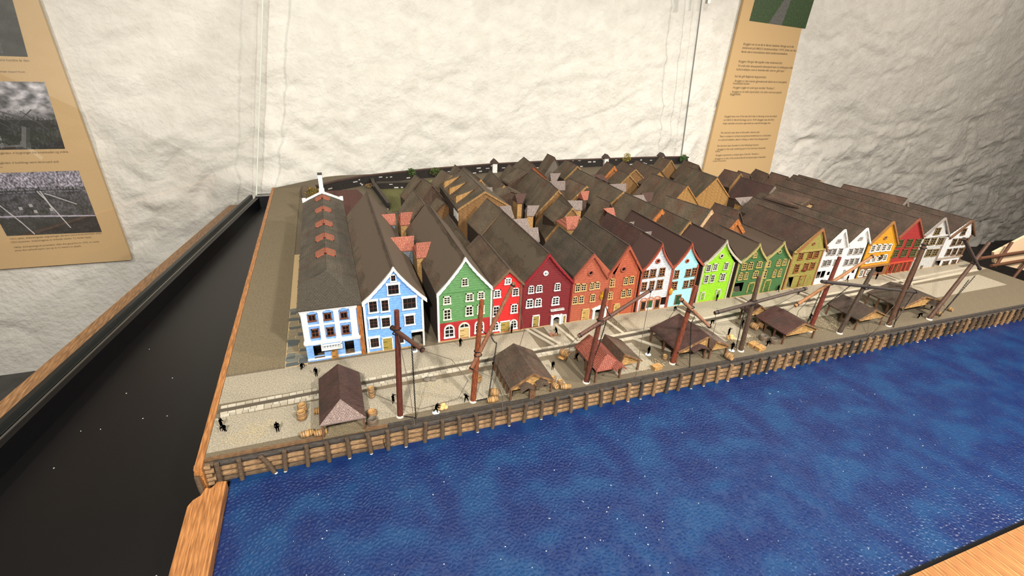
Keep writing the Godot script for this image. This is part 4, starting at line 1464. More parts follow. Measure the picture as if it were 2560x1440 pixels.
func build_rear_houses():
	for key in REAR:
		rear_block(key, REAR[key], REAR_LOOK[key])
	for d in DORMERS:
		if REAR.has(d[0]): add_dormer(d)
	# wedge dormers on the long warehouse, and its gallery windows
	var t: Node3D = block["h5c"]
	for w in [[-0.055, 0.105], [-0.048, 0.0], [-0.042, -0.095]]:
		var s := MB.new()
		s.col = Color(0.72, 0.66, 0.58)
		var z: float = w[1]
		var x := -0.086
		var ridge := Vector3(-0.020, 0.186, z - 0.012)
		var out := Vector3(x, 0.168, z - 0.012)
		s.quad(out + Vector3(0, 0, 0.013), ridge + Vector3(0, 0, 0.006), ridge + Vector3(0, -0.006, -0.03), out + Vector3(0, -0.014, -0.03), Vector2(0, 0.03), Vector2(0.07, 0.03), Vector2(0.07, 0), Vector2(0, 0))
		var dr := part("dormer", s, roof_mat("felt"), t)
		var c := MB.new()
		var f0 := out + Vector3(0.002, -0.001, 0.011)
		c.tri(f0, f0 + Vector3(0, -0.026, 0), ridge + Vector3(-0.002, -0.001, 0.0045))
		c.quad(f0 + Vector3(0, 0, -0.03), f0 + Vector3(0, -0.026, -0.03), f0 + Vector3(0, -0.026, 0), f0)
		part("dormer_wall", c, rich("dormer_tan", c8(200, 158, 96), "grain", "", Vector3(14, 80, 14), 0.8), dr)
	for w in [[0.10, 0.012], [0.125, 0.02], [0.15, 0.016]]:
		var s := MB.new()
		s.span(-0.0915, -0.0895, 0.098, 0.124, w[0] - w[1] / 2, w[0] + w[1] / 2)
		part("gallery_window", s, paint("arch_white", c8(240, 238, 230), 0.5), t)

# ------------------------------------------------------------------ back yard: terrace wall, gardens, bushes
const WALL_LINE = [Vector2(0.03, -1.32), Vector2(0.12, -1.40), Vector2(0.24, -1.47), Vector2(0.55, -1.56), Vector2(0.95, -1.63), Vector2(1.4, -1.66), Vector2(1.95, -1.665), Vector2(2.24, -1.64)]

func wall_at(f: float) -> Vector2:
	var i := mini(int(f), WALL_LINE.size() - 2)
	return WALL_LINE[i].lerp(WALL_LINE[i + 1], f - i)

func rubble_wall(n: String, label: String, pts: Array, h: float, cap: Color, white: float):
	var t := thing(n, label, "wall")
	var stone := rich("dark_stone", c8(62, 54, 50), "fleck", "sand_relief", Vector3(30, 30, 30), 0.9)
	var pale := rich("white_stone", c8(206, 204, 200), "sand", "", Vector3(30, 30, 30), 0.85)
	var core := MB.new()
	var st := MB.new()
	var ws := MB.new()
	var cp := MB.new()
	for i in pts.size() - 1:
		var a := Vector3(pts[i].x, 0, pts[i].y)
		var b := Vector3(pts[i + 1].x, 0, pts[i + 1].y)
		var up := Vector3(0, h / 2, 0)
		core.bar(a + up, b + up, 0.008, h)
		cp.bar(a + Vector3(0, h + 0.002, 0), b + Vector3(0, h + 0.002, 0), 0.015, 0.005)
		var d := (b - a).normalized()
		var side := Vector3(-d.z, 0, d.x)
		if side.z < 0 and absf(side.z) > absf(side.x): side = -side
		var ln := a.distance_to(b)
		var y := 0.002
		while y < h - 0.003:
			var x := 0.0
			var hh := rng.randf_range(0.004, 0.008)
			while x < ln:
				var w := rng.randf_range(0.008, 0.026)
				var c := a + d * (x + w / 2) + Vector3(0, y + hh / 2, 0) + side * 0.004
				var m := ws if rng.randf() < white else st
				m.box(c, Vector3(w - 0.001, hh - 0.0008, 0.003 + rng.randf() * 0.002), Basis(d, Vector3.UP, d.cross(Vector3.UP)))
				x += w
			y += hh
	part("core", core, stone, t)
	var sp := part("stones", st, stone, t)
	sp.set_meta("kind", "stuff")
	if white > 0.0:
		var wp := part("white_stones", ws, pale, t)
		wp.set_meta("kind", "stuff")
	part("coping", cp, rich("coping_%d" % cap.r8, cap, "fleck", "", Vector3(20, 20, 20), 0.85), t)

func bush(label: String, c: Vector3, r: Vector3, col: Color, col2: Color, n: int, sd: int):
	var q := RandomNumberGenerator.new()
	q.seed = sd
	var s := MB.new()
	for i in n:
		var u := Vector3(q.randfn(), q.randfn(), q.randfn()).normalized() * pow(q.randf(), 0.4)
		if u.y < -0.5: u.y = -u.y
		s.col = col.lerp(col2, q.randf())
		var k := q.randf_range(0.0016, 0.0034)
		var b := Basis.from_euler(Vector3(q.randf() * TAU, q.randf() * TAU, 0))
		var p := u * r
		s.tri(p + b * Vector3(-k, 0, 0), p + b * Vector3(k, 0, 0), p + b * Vector3(0, k * 1.4, k * 0.4))
		s.tri(p + b * Vector3(-k, 0, 0), p + b * Vector3(0, -k, k * 0.7), p + b * Vector3(k, 0, 0))
	var m := mat("moss", Color.WHITE, 0.95)
	m.vertex_color_use_as_albedo = true
	var t := thing("bush", label, "bush", c, "model shrubs of dyed lichen")
	var f := part("foliage", s, m, t)
	f.set_meta("kind", "stuff")
	var st := MB.new()
	st.tube([Vector3(0, -r.y, 0), Vector3(0, 0, 0)], [0.003, 0.001], 5)
	part("stem", st, rich("bark", c8(70, 54, 40), "grain", "", Vector3(30, 30, 30), 0.9), t)

func build_back_yard():
	var pts := []
	for p in WALL_LINE: pts.append(p)
	rubble_wall("terrace_wall", "long dark rubble stone wall with red-brown coping along the back of the model", pts, 0.043, c8(104, 74, 62), 0.06)
	rubble_wall("garden_wall", "low dark garden wall running forward from the terrace wall", [Vector2(0.279, -1.50), Vector2(0.277, -1.39), Vector2(0.303, -1.05)], 0.028, c8(96, 84, 68), 0.05)
	rubble_wall("garden_wall", "low dark garden wall crossing behind the grassy plot", [Vector2(0.29, -1.39), Vector2(0.47, -1.375)], 0.028, c8(90, 80, 66), 0.08)
	# capped pillars on the terrace wall
	var nth := ["leftmost", "second", "third", "rightmost"]
	for i in 4:
		var x: float = [0.945, 1.285, 1.66, 2.05][i]
		var z: float = [-1.622, -1.64, -1.655, -1.65][i]
		var t := thing("wall_pillar", "whitewashed pillar with dark cap on the rear stone wall, %s of four" % nth[i], "pillar", Vector3(x, 0, z), "pillars of the rear wall")
		var s := MB.new()
		s.span(-0.013, 0.013, 0, 0.052, -0.012, 0.014)
		part("shaft", s, paint("h1_white", c8(242, 240, 232)), t)
		var c := MB.new()
		c.prism(PackedVector2Array([Vector2(-0.021, 0.050), Vector2(0.021, 0.050), Vector2(0.019, 0.056), Vector2(0, 0.074), Vector2(-0.019, 0.056)]), -0.018, 0.019)
		part("cap", c, rich("ridge_dark", c8(86, 70, 60), "mottle", "", Vector3(20, 20, 20), 0.85), t)
	# plots
	var pl := MB.new()
	pl.span(0.305, 0.47, 0.0, 0.0022, -1.37, -1.02)
	single("grass_plot", pl, rich("plot_grass", c8(150, 148, 84), "fleck", "sand_relief", Vector3(12, 12, 12), 0.95), "small grassy yellow-green garden plot enclosed by low walls", "grass plot")
	var be := MB.new()
	be.span(0.29, 0.6, 0.0, 0.002, -1.54, -1.4)
	single("garden_bed", be, rich("bed_earth", c8(164, 150, 116), "fleck", "gravel_relief", Vector3(20, 20, 20), 0.95), "pale earthy garden bed with small shrubs below the terrace wall", "garden bed")
	for i in 9:
		var x := 0.31 + 0.03 * i + rng.randf() * 0.01
		bush("tiny green shrub in the pale garden bed, %s from the left" % ["first", "second", "third", "fourth", "fifth", "sixth", "seventh", "eighth", "last"][i], Vector3(x, 0.006, -1.455 + 0.05 * (i % 2) + rng.randf() * 0.01), Vector3(0.009, 0.007, 0.009), Color(0.16, 0.20, 0.05), Color(0.34, 0.34, 0.12), 70, 60 + i)
	bush("rusty brown and green bush beside the chimney of the blue and white house", Vector3(0.012, 0.018, -1.29), Vector3(0.034, 0.03, 0.03), Color(0.13, 0.15, 0.03), Color(0.34, 0.16, 0.03), 420, 31)
	bush("dark green bush on the terrace wall above the grassy plot", Vector3(0.475, 0.036, -1.525), Vector3(0.026, 0.026, 0.02), Color(0.03, 0.07, 0.015), Color(0.10, 0.16, 0.04), 340, 32)
	bush("second dark green bush on the terrace wall, right of the grassy plot", Vector3(0.60, 0.032, -1.545), Vector3(0.03, 0.024, 0.02), Color(0.03, 0.07, 0.015), Color(0.16, 0.18, 0.05), 320, 33)
	bush("rust-brown dry bush at the garden wall corner", Vector3(0.265, 0.008, -1.42), Vector3(0.03, 0.010, 0.025), Color(0.24, 0.12, 0.04), Color(0.36, 0.26, 0.12), 220, 34)
	bush("yellow-green bush growing over the terrace wall, right of the third pillar", Vector3(1.80, 0.046, -1.645), Vector3(0.03, 0.032, 0.02), Color(0.22, 0.20, 0.03), Color(0.42, 0.30, 0.06), 340, 35)
	bush("dark green bush at the right end of the terrace wall", Vector3(2.19, 0.04, -1.61), Vector3(0.024, 0.028, 0.02), Color(0.03, 0.09, 0.015), Color(0.08, 0.17, 0.04), 320, 36)
	# boulder by the first bush
	var bo = MB.new().sm(true)
	bo.lathe([[0.0, 0.052], [0.012, 0.048], [0.02, 0.03], [0.022, 0.0]], 10)
	var b := single("boulder", bo, rich("boulder", c8(134, 116, 96), "fleck", "sand_relief", Vector3(20, 20, 20), 0.95), "tall brown boulder left of the rusty bush at the wall end", "rock")
	b.position = Vector3(-0.018, 0, -1.31)
	# red-tiled outbuilding behind the blue and white house, its ridge along the street
	var t := thing("outbuilding", "low outbuilding with a red pantile roof behind the blue and white house", "model house", Vector3(0.13, 0, -0.94))
	var s := MB.new()
	s.col = Color(1.05, 0.62, 0.55)
	var yr := 0.09
	var ye := 0.045
	s.quad(Vector3(-0.075, ye, 0.12), Vector3(0.03, ye, 0.12), Vector3(0.055, yr, -0.115), Vector3(-0.075, yr, -0.115), Vector2(0, 0.24), Vector2(0.105, 0.24), Vector2(0.13, 0), Vector2(0, 0))
	s.quad(Vector3(0.08, ye, -0.05), Vector3(0.055, yr, -0.115), Vector3(0.03, ye, 0.12), Vector3(0.03, ye, 0.12), Vector2(0, 0.1), Vector2(0.05, 0), Vector2(0.2, 0.1), Vector2(0.2, 0.1))
	s.quad(Vector3(0.08, ye, -0.2), Vector3(-0.075, ye, -0.2), Vector3(-0.075, yr, -0.115), Vector3(0.055, yr, -0.115), Vector2(0, 0.1), Vector2(0.15, 0.1), Vector2(0.15, 0), Vector2(0, 0))
	s.tri(Vector3(0.08, ye, -0.05), Vector3(0.08, ye, -0.2), Vector3(0.055, yr, -0.115))
	part("roof", s, roof_mat("pantile"), t)
	var w := MB.new()
	w.span(-0.073, 0.026, 0, ye, -0.19, 0.115)
	part("wall", w, rich("tarred_boards", c8(72, 56, 42), "grain", "", Vector3(20, 70, 20), 0.85), t)

# ------------------------------------------------------------------ quay wall of logs
func build_quay_wall():
	var t := thing("quay_wall", "long log-built quay wall with driven posts along the blue water", "quay wall")
	var dark := rich("log_dark", c8(112, 92, 70), "grain", "sand_relief", Vector3(12, 70, 70), 0.9, 0.6)
	var lite := rich("log_light", c8(168, 136, 98), "grain", "sand_relief", Vector3(12, 70, 70), 0.9, 0.6)
	var grey := rich("log_grey", c8(78, 72, 66), "grain", "sand_relief", Vector3(12, 70, 70), 0.9, 0.6)
	var x := -0.158
	for row in 4:
		x = -0.158 + 0.004 * (row % 2)
		while x < 2.16:
			var ln := rng.randf_range(0.22, 0.36)
			var xe := minf(x + ln, 2.18)
			var r := 0.0047 + rng.randf() * 0.0006
			var y := -0.0105 - 0.0112 * row
			var pts := []
			var rad := []
			for k in 6:
				var xx := lerpf(x, xe - 0.001, k / 5.0)
				pts.append(Vector3(xx, y + rng.randf_range(-0.0006, 0.0006), quay_z(xx) + 0.0045 + rng.randf_range(-0.0006, 0.0006)))
				rad.append(r * rng.randf_range(0.92, 1.06))
			var s := MB.new()
			s.tube(pts, rad, 8)
			part("log", s, [lite, dark, lite][rng.randi() % 3] if row > 0 else grey, t)
			x = xe
	for seg in 8:
		var xa := lerpf(-0.155, 2.18, seg / 8.0)
		var xb := lerpf(-0.155, 2.18, (seg + 1) / 8.0) - 0.001
		var s := MB.new()
		s.bar(Vector3(xa, -0.0012, quay_z(xa) + 0.001), Vector3(xb, -0.0012, quay_z(xb) + 0.001), 0.005, 0.0045)
		part("deck_edge", s, grey if seg > 0 else rich("deck_brown", c8(138, 106, 72), "grain", "", Vector3(12, 70, 70), 0.8), t)
	x = -0.137
	var i := 0
	while x < 2.15:
		var z := quay_z(x) + 0.0125
		var lean := rng.randf_range(-0.003, 0.003)
		if i == 2: lean = 0.014
		var s := MB.new()
		var top := -0.002 - rng.randf() * 0.003
		s.tube([Vector3(x - lean * 0.3, top, z), Vector3(x + lean * 0.4, -0.025, z + 0.0006), Vector3(x + lean, -0.053, z + 0.001)], [0.0038, 0.0041, 0.0039], 8)
		part("post", s, [dark, grey, dark, lite][rng.randi() % 4] if x > 0.6 else dark, t)
		if rng.randf() < 0.22:
			var g := MB.new()
			g.lathe([[0.0, 0.001], [0.0018, 0.0008], [0.0034, 0.0]], 7, Transform3D(Basis.IDENTITY, Vector3(x + lean, -0.0462, z + 0.003)))
			part("glue_blob", g, mat("white_glue", c8(214, 218, 220), 0.4), t)
		x += (0.0335 if x < 0.9 else 0.027) * rng.randf_range(0.92, 1.08)
		i += 1
	# stacked log ends at the left corner
	for k in 14:
		var a := Vector3(-0.166 + 0.004 * (k % 3), -0.008 - 0.0085 * (k / 3), 0.246 + 0.006 * (k % 2))
		var s := MB.new()
		s.tube([a + Vector3(-0.004, 0, 0.001), a + Vector3(0.016, 0, 0)], [0.0042, 0.0044], 7)
		part("log_end", s, lite if k % 2 else dark, t)
	var cp := MB.new()
	cp.tube([Vector3(-0.164, -0.010, 0.266), Vector3(-0.161, -0.03, 0.272), Vector3(-0.158, -0.052, 0.276)], [0.0036, 0.004, 0.0034], 8)
	part("corner_post", cp, dark, t)

# ------------------------------------------------------------------ open sheds on the quay
func shed(label: String, x0: float, x1: float, z0: float, z1: float, eave: float, ridge: float, kind: String, tone: Color, opt: Dictionary):
	# z0 front, z1 back; ridge along z
	var xm := (x0 + x1) / 2
	var zm := (z0 + z1) / 2
	var t := thing("quay_shed", label, "shed", Vector3(xm, 0, zm), "open sheds along the quay")
	var hw := (x1 - x0) / 2
	var f := z0 - zm
	var b := z1 - zm
	var rx: float = opt.get("rx", 0.0)
	var hip: float = opt.get("hip", 0.0)
	var post := rich("shed_post", c8(124, 88, 58), "grain", "", Vector3(60, 12, 60), 0.85)
	for sgn in [-1, 1]:
		var s := MB.new()
		var e := Vector2(sgn * hw, eave)
		roof_side(s, [e, Vector2(rx, ridge)], f - hip, b, 0.0, tone, x0 * 9.0)
		if hip > 0.0:
			s.col = tone
			var p := [Vector3(e.x, eave, f - hip), Vector3(rx, ridge, f - hip), Vector3(e.x, eave, f)]
			var uv := [Vector2(0, 0.05), Vector2(0, 0), Vector2(hip, 0.05)]
			var order := [0, 2, 1] if sgn > 0 else [0, 1, 2]
			for k in order: s.v(p[k], uv[k])
		part("roof_slope", s, roof_mat(kind), t)
	if hip > 0.0:
		var s := MB.new()
		s.col = opt.get("hip_tone", tone)
		s.v(Vector3(-hw, eave, f), Vector2(0, 0.06)); s.v(Vector3(rx, ridge, f - hip), Vector2(hw, 0)); s.v(Vector3(hw, eave, f), Vector2(2 * hw, 0.06))
		s.quad(Vector3(-hw, eave - 0.002, f), Vector3(hw, eave - 0.002, f), Vector3(hw, eave, f), Vector3(-hw, eave, f))
		part("roof_hip", s, roof_mat(opt.get("hip_kind", kind)), t)
	else:
		var gw := MB.new()
		var lf := func(y: float) -> float: return gable_x(-hw + 0.003, eave, rx, ridge, y, 1.0)
		var rf := func(y: float) -> float: return gable_x(hw - 0.003, eave, rx, ridge, y, 1.0)
		boards(gw, eave - 0.006, ridge - 0.002, lf, rf, [], 0.0045)
		var g := part("gable_boards", gw, rich("shed_gable", c8(196, 156, 92), "grain", "", Vector3(14, 80, 14), 0.85), t)
		g.position.z = f - 0.005
		for sgn in [-1, 1]:
			var p := MB.new()
			p.prism(PackedVector2Array([Vector2(sgn * hw, eave + 0.0005), Vector2(sgn * hw, eave - 0.003), Vector2(rx, ridge - 0.0035), Vector2(rx, ridge + 0.0005)]), f - 0.002, f + 0.001)
			part("bargeboard", p, rich("shed_barge", c8(150, 112, 72), "grain", "", Vector3(14, 14, 14), 0.85), t)
	var bg := MB.new()
	bg.prism(PackedVector2Array([Vector2(-hw + 0.003, eave - 0.004), Vector2(hw - 0.003, eave - 0.004), Vector2(rx, ridge - 0.003)]), b + 0.003, b + 0.005)
	part("rear_gable", bg, rich("tarred_boards", c8(72, 56, 42), "grain", "", Vector3(20, 70, 20), 0.85), t)
	var n: int = opt.get("bays", 3)
	for sgn in [-1, 1]:
		for i in n + 1:
			var z := lerpf(f - 0.006, b + 0.006, float(i) / n)
			var s := MB.new()
			s.span(sgn * (hw - 0.004) - 0.0018, sgn * (hw - 0.004) + 0.0018, 0, eave + 0.001, z - 0.0018, z + 0.0018)
			part("post", s, post, t)
		var pl := MB.new()
		pl.span(sgn * (hw - 0.004) - 0.0014, sgn * (hw - 0.004) + 0.0014, eave - 0.004, eave, b + 0.004, f - 0.004)
		part("wall_plate", pl, post, t)
	var tie := MB.new()
	tie.span(-hw + 0.004, hw - 0.004, eave - 0.004, eave - 0.001, f - 0.008, f - 0.0055)
	part("tie_beam", tie, post, t)
	if opt.get("floor", false):
		var fl := MB.new()
		fl.span(-hw + 0.003, hw - 0.003, 0, 0.0016, b + 0.004, f - 0.002)
		part("gravel_floor", fl, rich("yard_gravel", c8(160, 146, 118), "gravel", "gravel_relief", Vector3(14, 14, 14), 0.95), t)
	if opt.get("mid_post", false):
		var mp := MB.new()
		mp.span(-0.006, 0.006, 0, eave - 0.002, f - 0.004, f + 0.002)
		part("double_post", mp, post, t)
	for pr in opt.get("porches", []):
		# a little roof: centre x, half width, ridge y, drop, reach
		var s := MB.new()
		s.col = tone * 0.95
		for sgn in [-1, 1]:
			var A := Vector3(pr[0], pr[2], f - 0.006)
			var B := Vector3(pr[0], pr[2] - 0.003, f + pr[4])
			var C := Vector3(pr[0] + sgn * pr[1], pr[2] - pr[3], f + pr[4])
			var D := Vector3(pr[0] + sgn * pr[1], pr[2] - pr[3] + 0.002, f - 0.006)
			var dn := Vector3(0, -0.0015, 0)
			if sgn > 0:
				s.quad(B, C, D, A, Vector2(0.02, 0), Vector2(0.02, 0.02), Vector2(0, 0.02), Vector2(0, 0)); s.quad(B + dn, C + dn, C, B)
			else:
				s.quad(C, B, A, D, Vector2(0.02, 0.02), Vector2(0.02, 0), Vector2(0, 0), Vector2(0, 0.02)); s.quad(C + dn, B + dn, B, C)
		part("porch_roof", s, roof_mat(kind), t)
	return t

func build_sheds():
	var brown := Color(0.62, 0.50, 0.44)
	shed("open shed with pinkish shingled hip end, nearest the left corner of the quay", 0.024, 0.100, 0.252, 0.115, 0.032, 0.060, "brown", Color(0.80, 0.72, 0.68), {"hip": 0.026, "hip_kind": "slate", "hip_tone": Color(0.98, 0.88, 0.86), "floor": true, "bays": 3})
	shed("brown felt-roofed shed with two small porch roofs on its gable", 0.368, 0.462, 0.252, 0.138, 0.031, 0.058, "felt", brown, {"floor": true, "bays": 5, "mid_post": true, "porches": [[-0.015, 0.013, 0.041, 0.010, 0.014], [0.018, 0.013, 0.043, 0.010, 0.014]]})
	shed("red-tiled hipped shed with a plank porch roof", 0.556, 0.622, 0.250, 0.150, 0.033, 0.058, "orange", Color(0.66, 0.52, 0.48), {"hip": 0.02, "bays": 2, "porches": [[0.018, 0.014, 0.046, 0.012, 0.012]]})
	shed("brown lean-to shed joined to the right side of the red-tiled shed", 0.622, 0.676, 0.236, 0.150, 0.028, 0.052, "felt", Color(0.78, 0.64, 0.56), {"rx": -0.02, "bays": 2})
	shed("dark brown shed with yellow boarded gable beside the fourth crane mast", 0.766, 0.85, 0.240, 0.130, 0.034, 0.062, "brown", Color(0.72, 0.60, 0.55), {"rx": 0.036, "bays": 2, "porches": [[0.012, 0.022, 0.046, 0.012, 0.010]]})
	shed("grey shingled annexe on the right of the yellow-gabled shed", 0.852, 0.906, 0.246, 0.165, 0.030, 0.050, "slate", Color(0.62, 0.54, 0.46), {"rx": -0.018, "bays": 2})
	shed("long shed with dark ribbed tile roof and low yellow gable", 1.072, 1.178, 0.246, 0.150, 0.030, 0.054, "brown", Color(0.80, 0.58, 0.54), {"bays": 3})
	shed("small brown tiled shed just behind the long ribbed-tile shed", 1.06, 1.12, 0.144, 0.105, 0.034, 0.054, "brown", Color(0.72, 0.56, 0.52), {"bays": 1})
	shed("dark brown shed between the two leaning masts, right half of the quay", 1.318, 1.42, 0.246, 0.150, 0.032, 0.054, "felt", Color(0.44, 0.33, 0.29), {"bays": 2})
	shed("large blackish-brown shed with yellow inner boards near the right end of the quay", 1.49, 1.66, 0.235, 0.135, 0.036, 0.060, "felt", Color(0.44, 0.36, 0.29), {"bays": 3, "porches": [[0.04, 0.02, 0.046, 0.012, 0.02]]})

# ------------------------------------------------------------------ cranes: mast, swinging boom, chain, ropes
func link_mesh() -> ArrayMesh:
	if not M.has("_link"):
		var s := MB.new()
		var n := 8
		var pts := []
		for k in n + 1:
			var a := TAU * k / n
			pts.append(Vector3(0.0011 * cos(a), 0.0019 * sin(a), 0))
		s.tube(pts, [0.0006, 0.0006, 0.0006, 0.0006, 0.0006, 0.0006, 0.0006, 0.0006, 0.0006], 4, false)
		M["_link"] = s.mesh()
	return M["_link"]

func chain(parent: Node3D, pts: Array, m: Material):
	# links along a polyline, joined into one part
	var st := SurfaceTool.new()
	st.begin(Mesh.PRIMITIVE_TRIANGLES)
	var step := 0.0031
	var carry := 0.0
	var k := 0
	for i in pts.size() - 1:
		var a: Vector3 = pts[i]
		var b: Vector3 = pts[i + 1]
		var d := (b - a).normalized()
		var x := d.cross(Vector3(0.31, 0.2, 0.93)).normalized()
		var y := d.cross(x)
		var u := carry
		while u < a.distance_to(b):
			var bs := Basis(x, d, x.cross(d)) if k % 2 == 0 else Basis(y, d, y.cross(d))
			st.append_from(link_mesh(), 0, Transform3D(bs, a + d * u))
			u += step
			k += 1
		carry = u - a.distance_to(b)
	var o := MeshInstance3D.new()
	o.name = "chain"
	o.mesh = st.commit()
	o.material_override = m
	parent.add_child(o, true)

func sagging(a: Vector3, b: Vector3, sag: float, n := 8) -> Array:
	var p := []
	for i in n + 1:
		var t := float(i) / n
		p.append(a.lerp(b, t) + Vector3(0, -sag * 4.0 * t * (1.0 - t), 0))
	return p

func rope(parent: Node3D, pts: Array, m: Material, r := 0.00055):
	var s := MB.new()
	var rr := []
	for p in pts: rr.append(r)
	s.tube(pts, rr, 5)
	part("rope", s, m, parent)

func crane(label: String, base: Vector3, top: Vector3, boom: Array, wood_c: Color, boom_c: Color, chains: Array, ropes: Array):
	var t := thing("quay_crane", label, "crane", base, "tilting timber cranes along the quay")
	var o := base
	var wm := rich("mast_%d_%d" % [wood_c.r8, wood_c.g8], wood_c, "grain", "", Vector3(70, 10, 70), 0.6)
	var bm := rich("mast_%d_%d" % [boom_c.r8, boom_c.g8], boom_c, "grain", "", Vector3(70, 10, 70), 0.65)
	var s := MB.new()
	var d := top - base
	s.tube([Vector3.ZERO, d * 0.35, d * 0.7, d], [0.0056, 0.0053, 0.0048, 0.0042], 10)
	part("mast", s, wm, t)
	var k := MB.new()
	k.lathe([[0.0078, 0.0], [0.0076, 0.0022], [0.005, 0.003]], 12)
	part("mast_socket", k, mat("socket", c8(196, 186, 170), 0.7), t)
	if boom.size():
		var q := MB.new()
		var a: Vector3 = boom[0] - o
		var b: Vector3 = boom[1] - o
		q.tube([a, a.lerp(b, 0.5), b], [0.0042, 0.0040, 0.0034], 9)
		part("boom", q, bm, t)
		# iron strap where the boom meets the mast
		var best := 0.0
		var bd := 1e9
		for i in 21:
			var p := a.lerp(b, i / 20.0)
			var m := d * clampf(p.y / d.y, 0.0, 1.0)
			if p.distance_to(m) < bd:
				bd = p.distance_to(m)
				best = i / 20.0
		var c := a.lerp(b, best)
		var st := MB.new()
		var mp := d * clampf(c.y / d.y, 0.0, 1.0)
		for dy in [-0.005, 0.004]:
			var pts := []
			for j in 9:
				var g := TAU * j / 8.0
				pts.append(mp.lerp(c, 0.5) + Vector3(cos(g) * 0.0072, dy + sin(g) * 0.001, sin(g) * 0.0072))
			st.tube(pts, [0.0011, 0.0011, 0.0011, 0.0011, 0.0011, 0.0011, 0.0011, 0.0011, 0.0011], 5, false)
		part("iron_strap", st, M["dark_iron"], t)
		for e in [a, b]:
			var r := MB.new()
			var bdir := (b - a).normalized()
			r.tube([e.lerp((a + b) / 2, 0.06) - bdir * 0.0012, e.lerp((a + b) / 2, 0.06) + bdir * 0.0012], [0.0047, 0.0047], 9)
			part("iron_band", r, M["dark_iron"], t)
	for c in chains:
		var pts := []
		for p in c: pts.append(p - o)
		chain(t, pts, M["dark_iron"])
	var rm := mat("rope", c8(96, 82, 66), 0.9)
	for c in ropes:
		var pts := []
		for p in c: pts.append(p - o)
		rope(t, pts, rm)
	return t

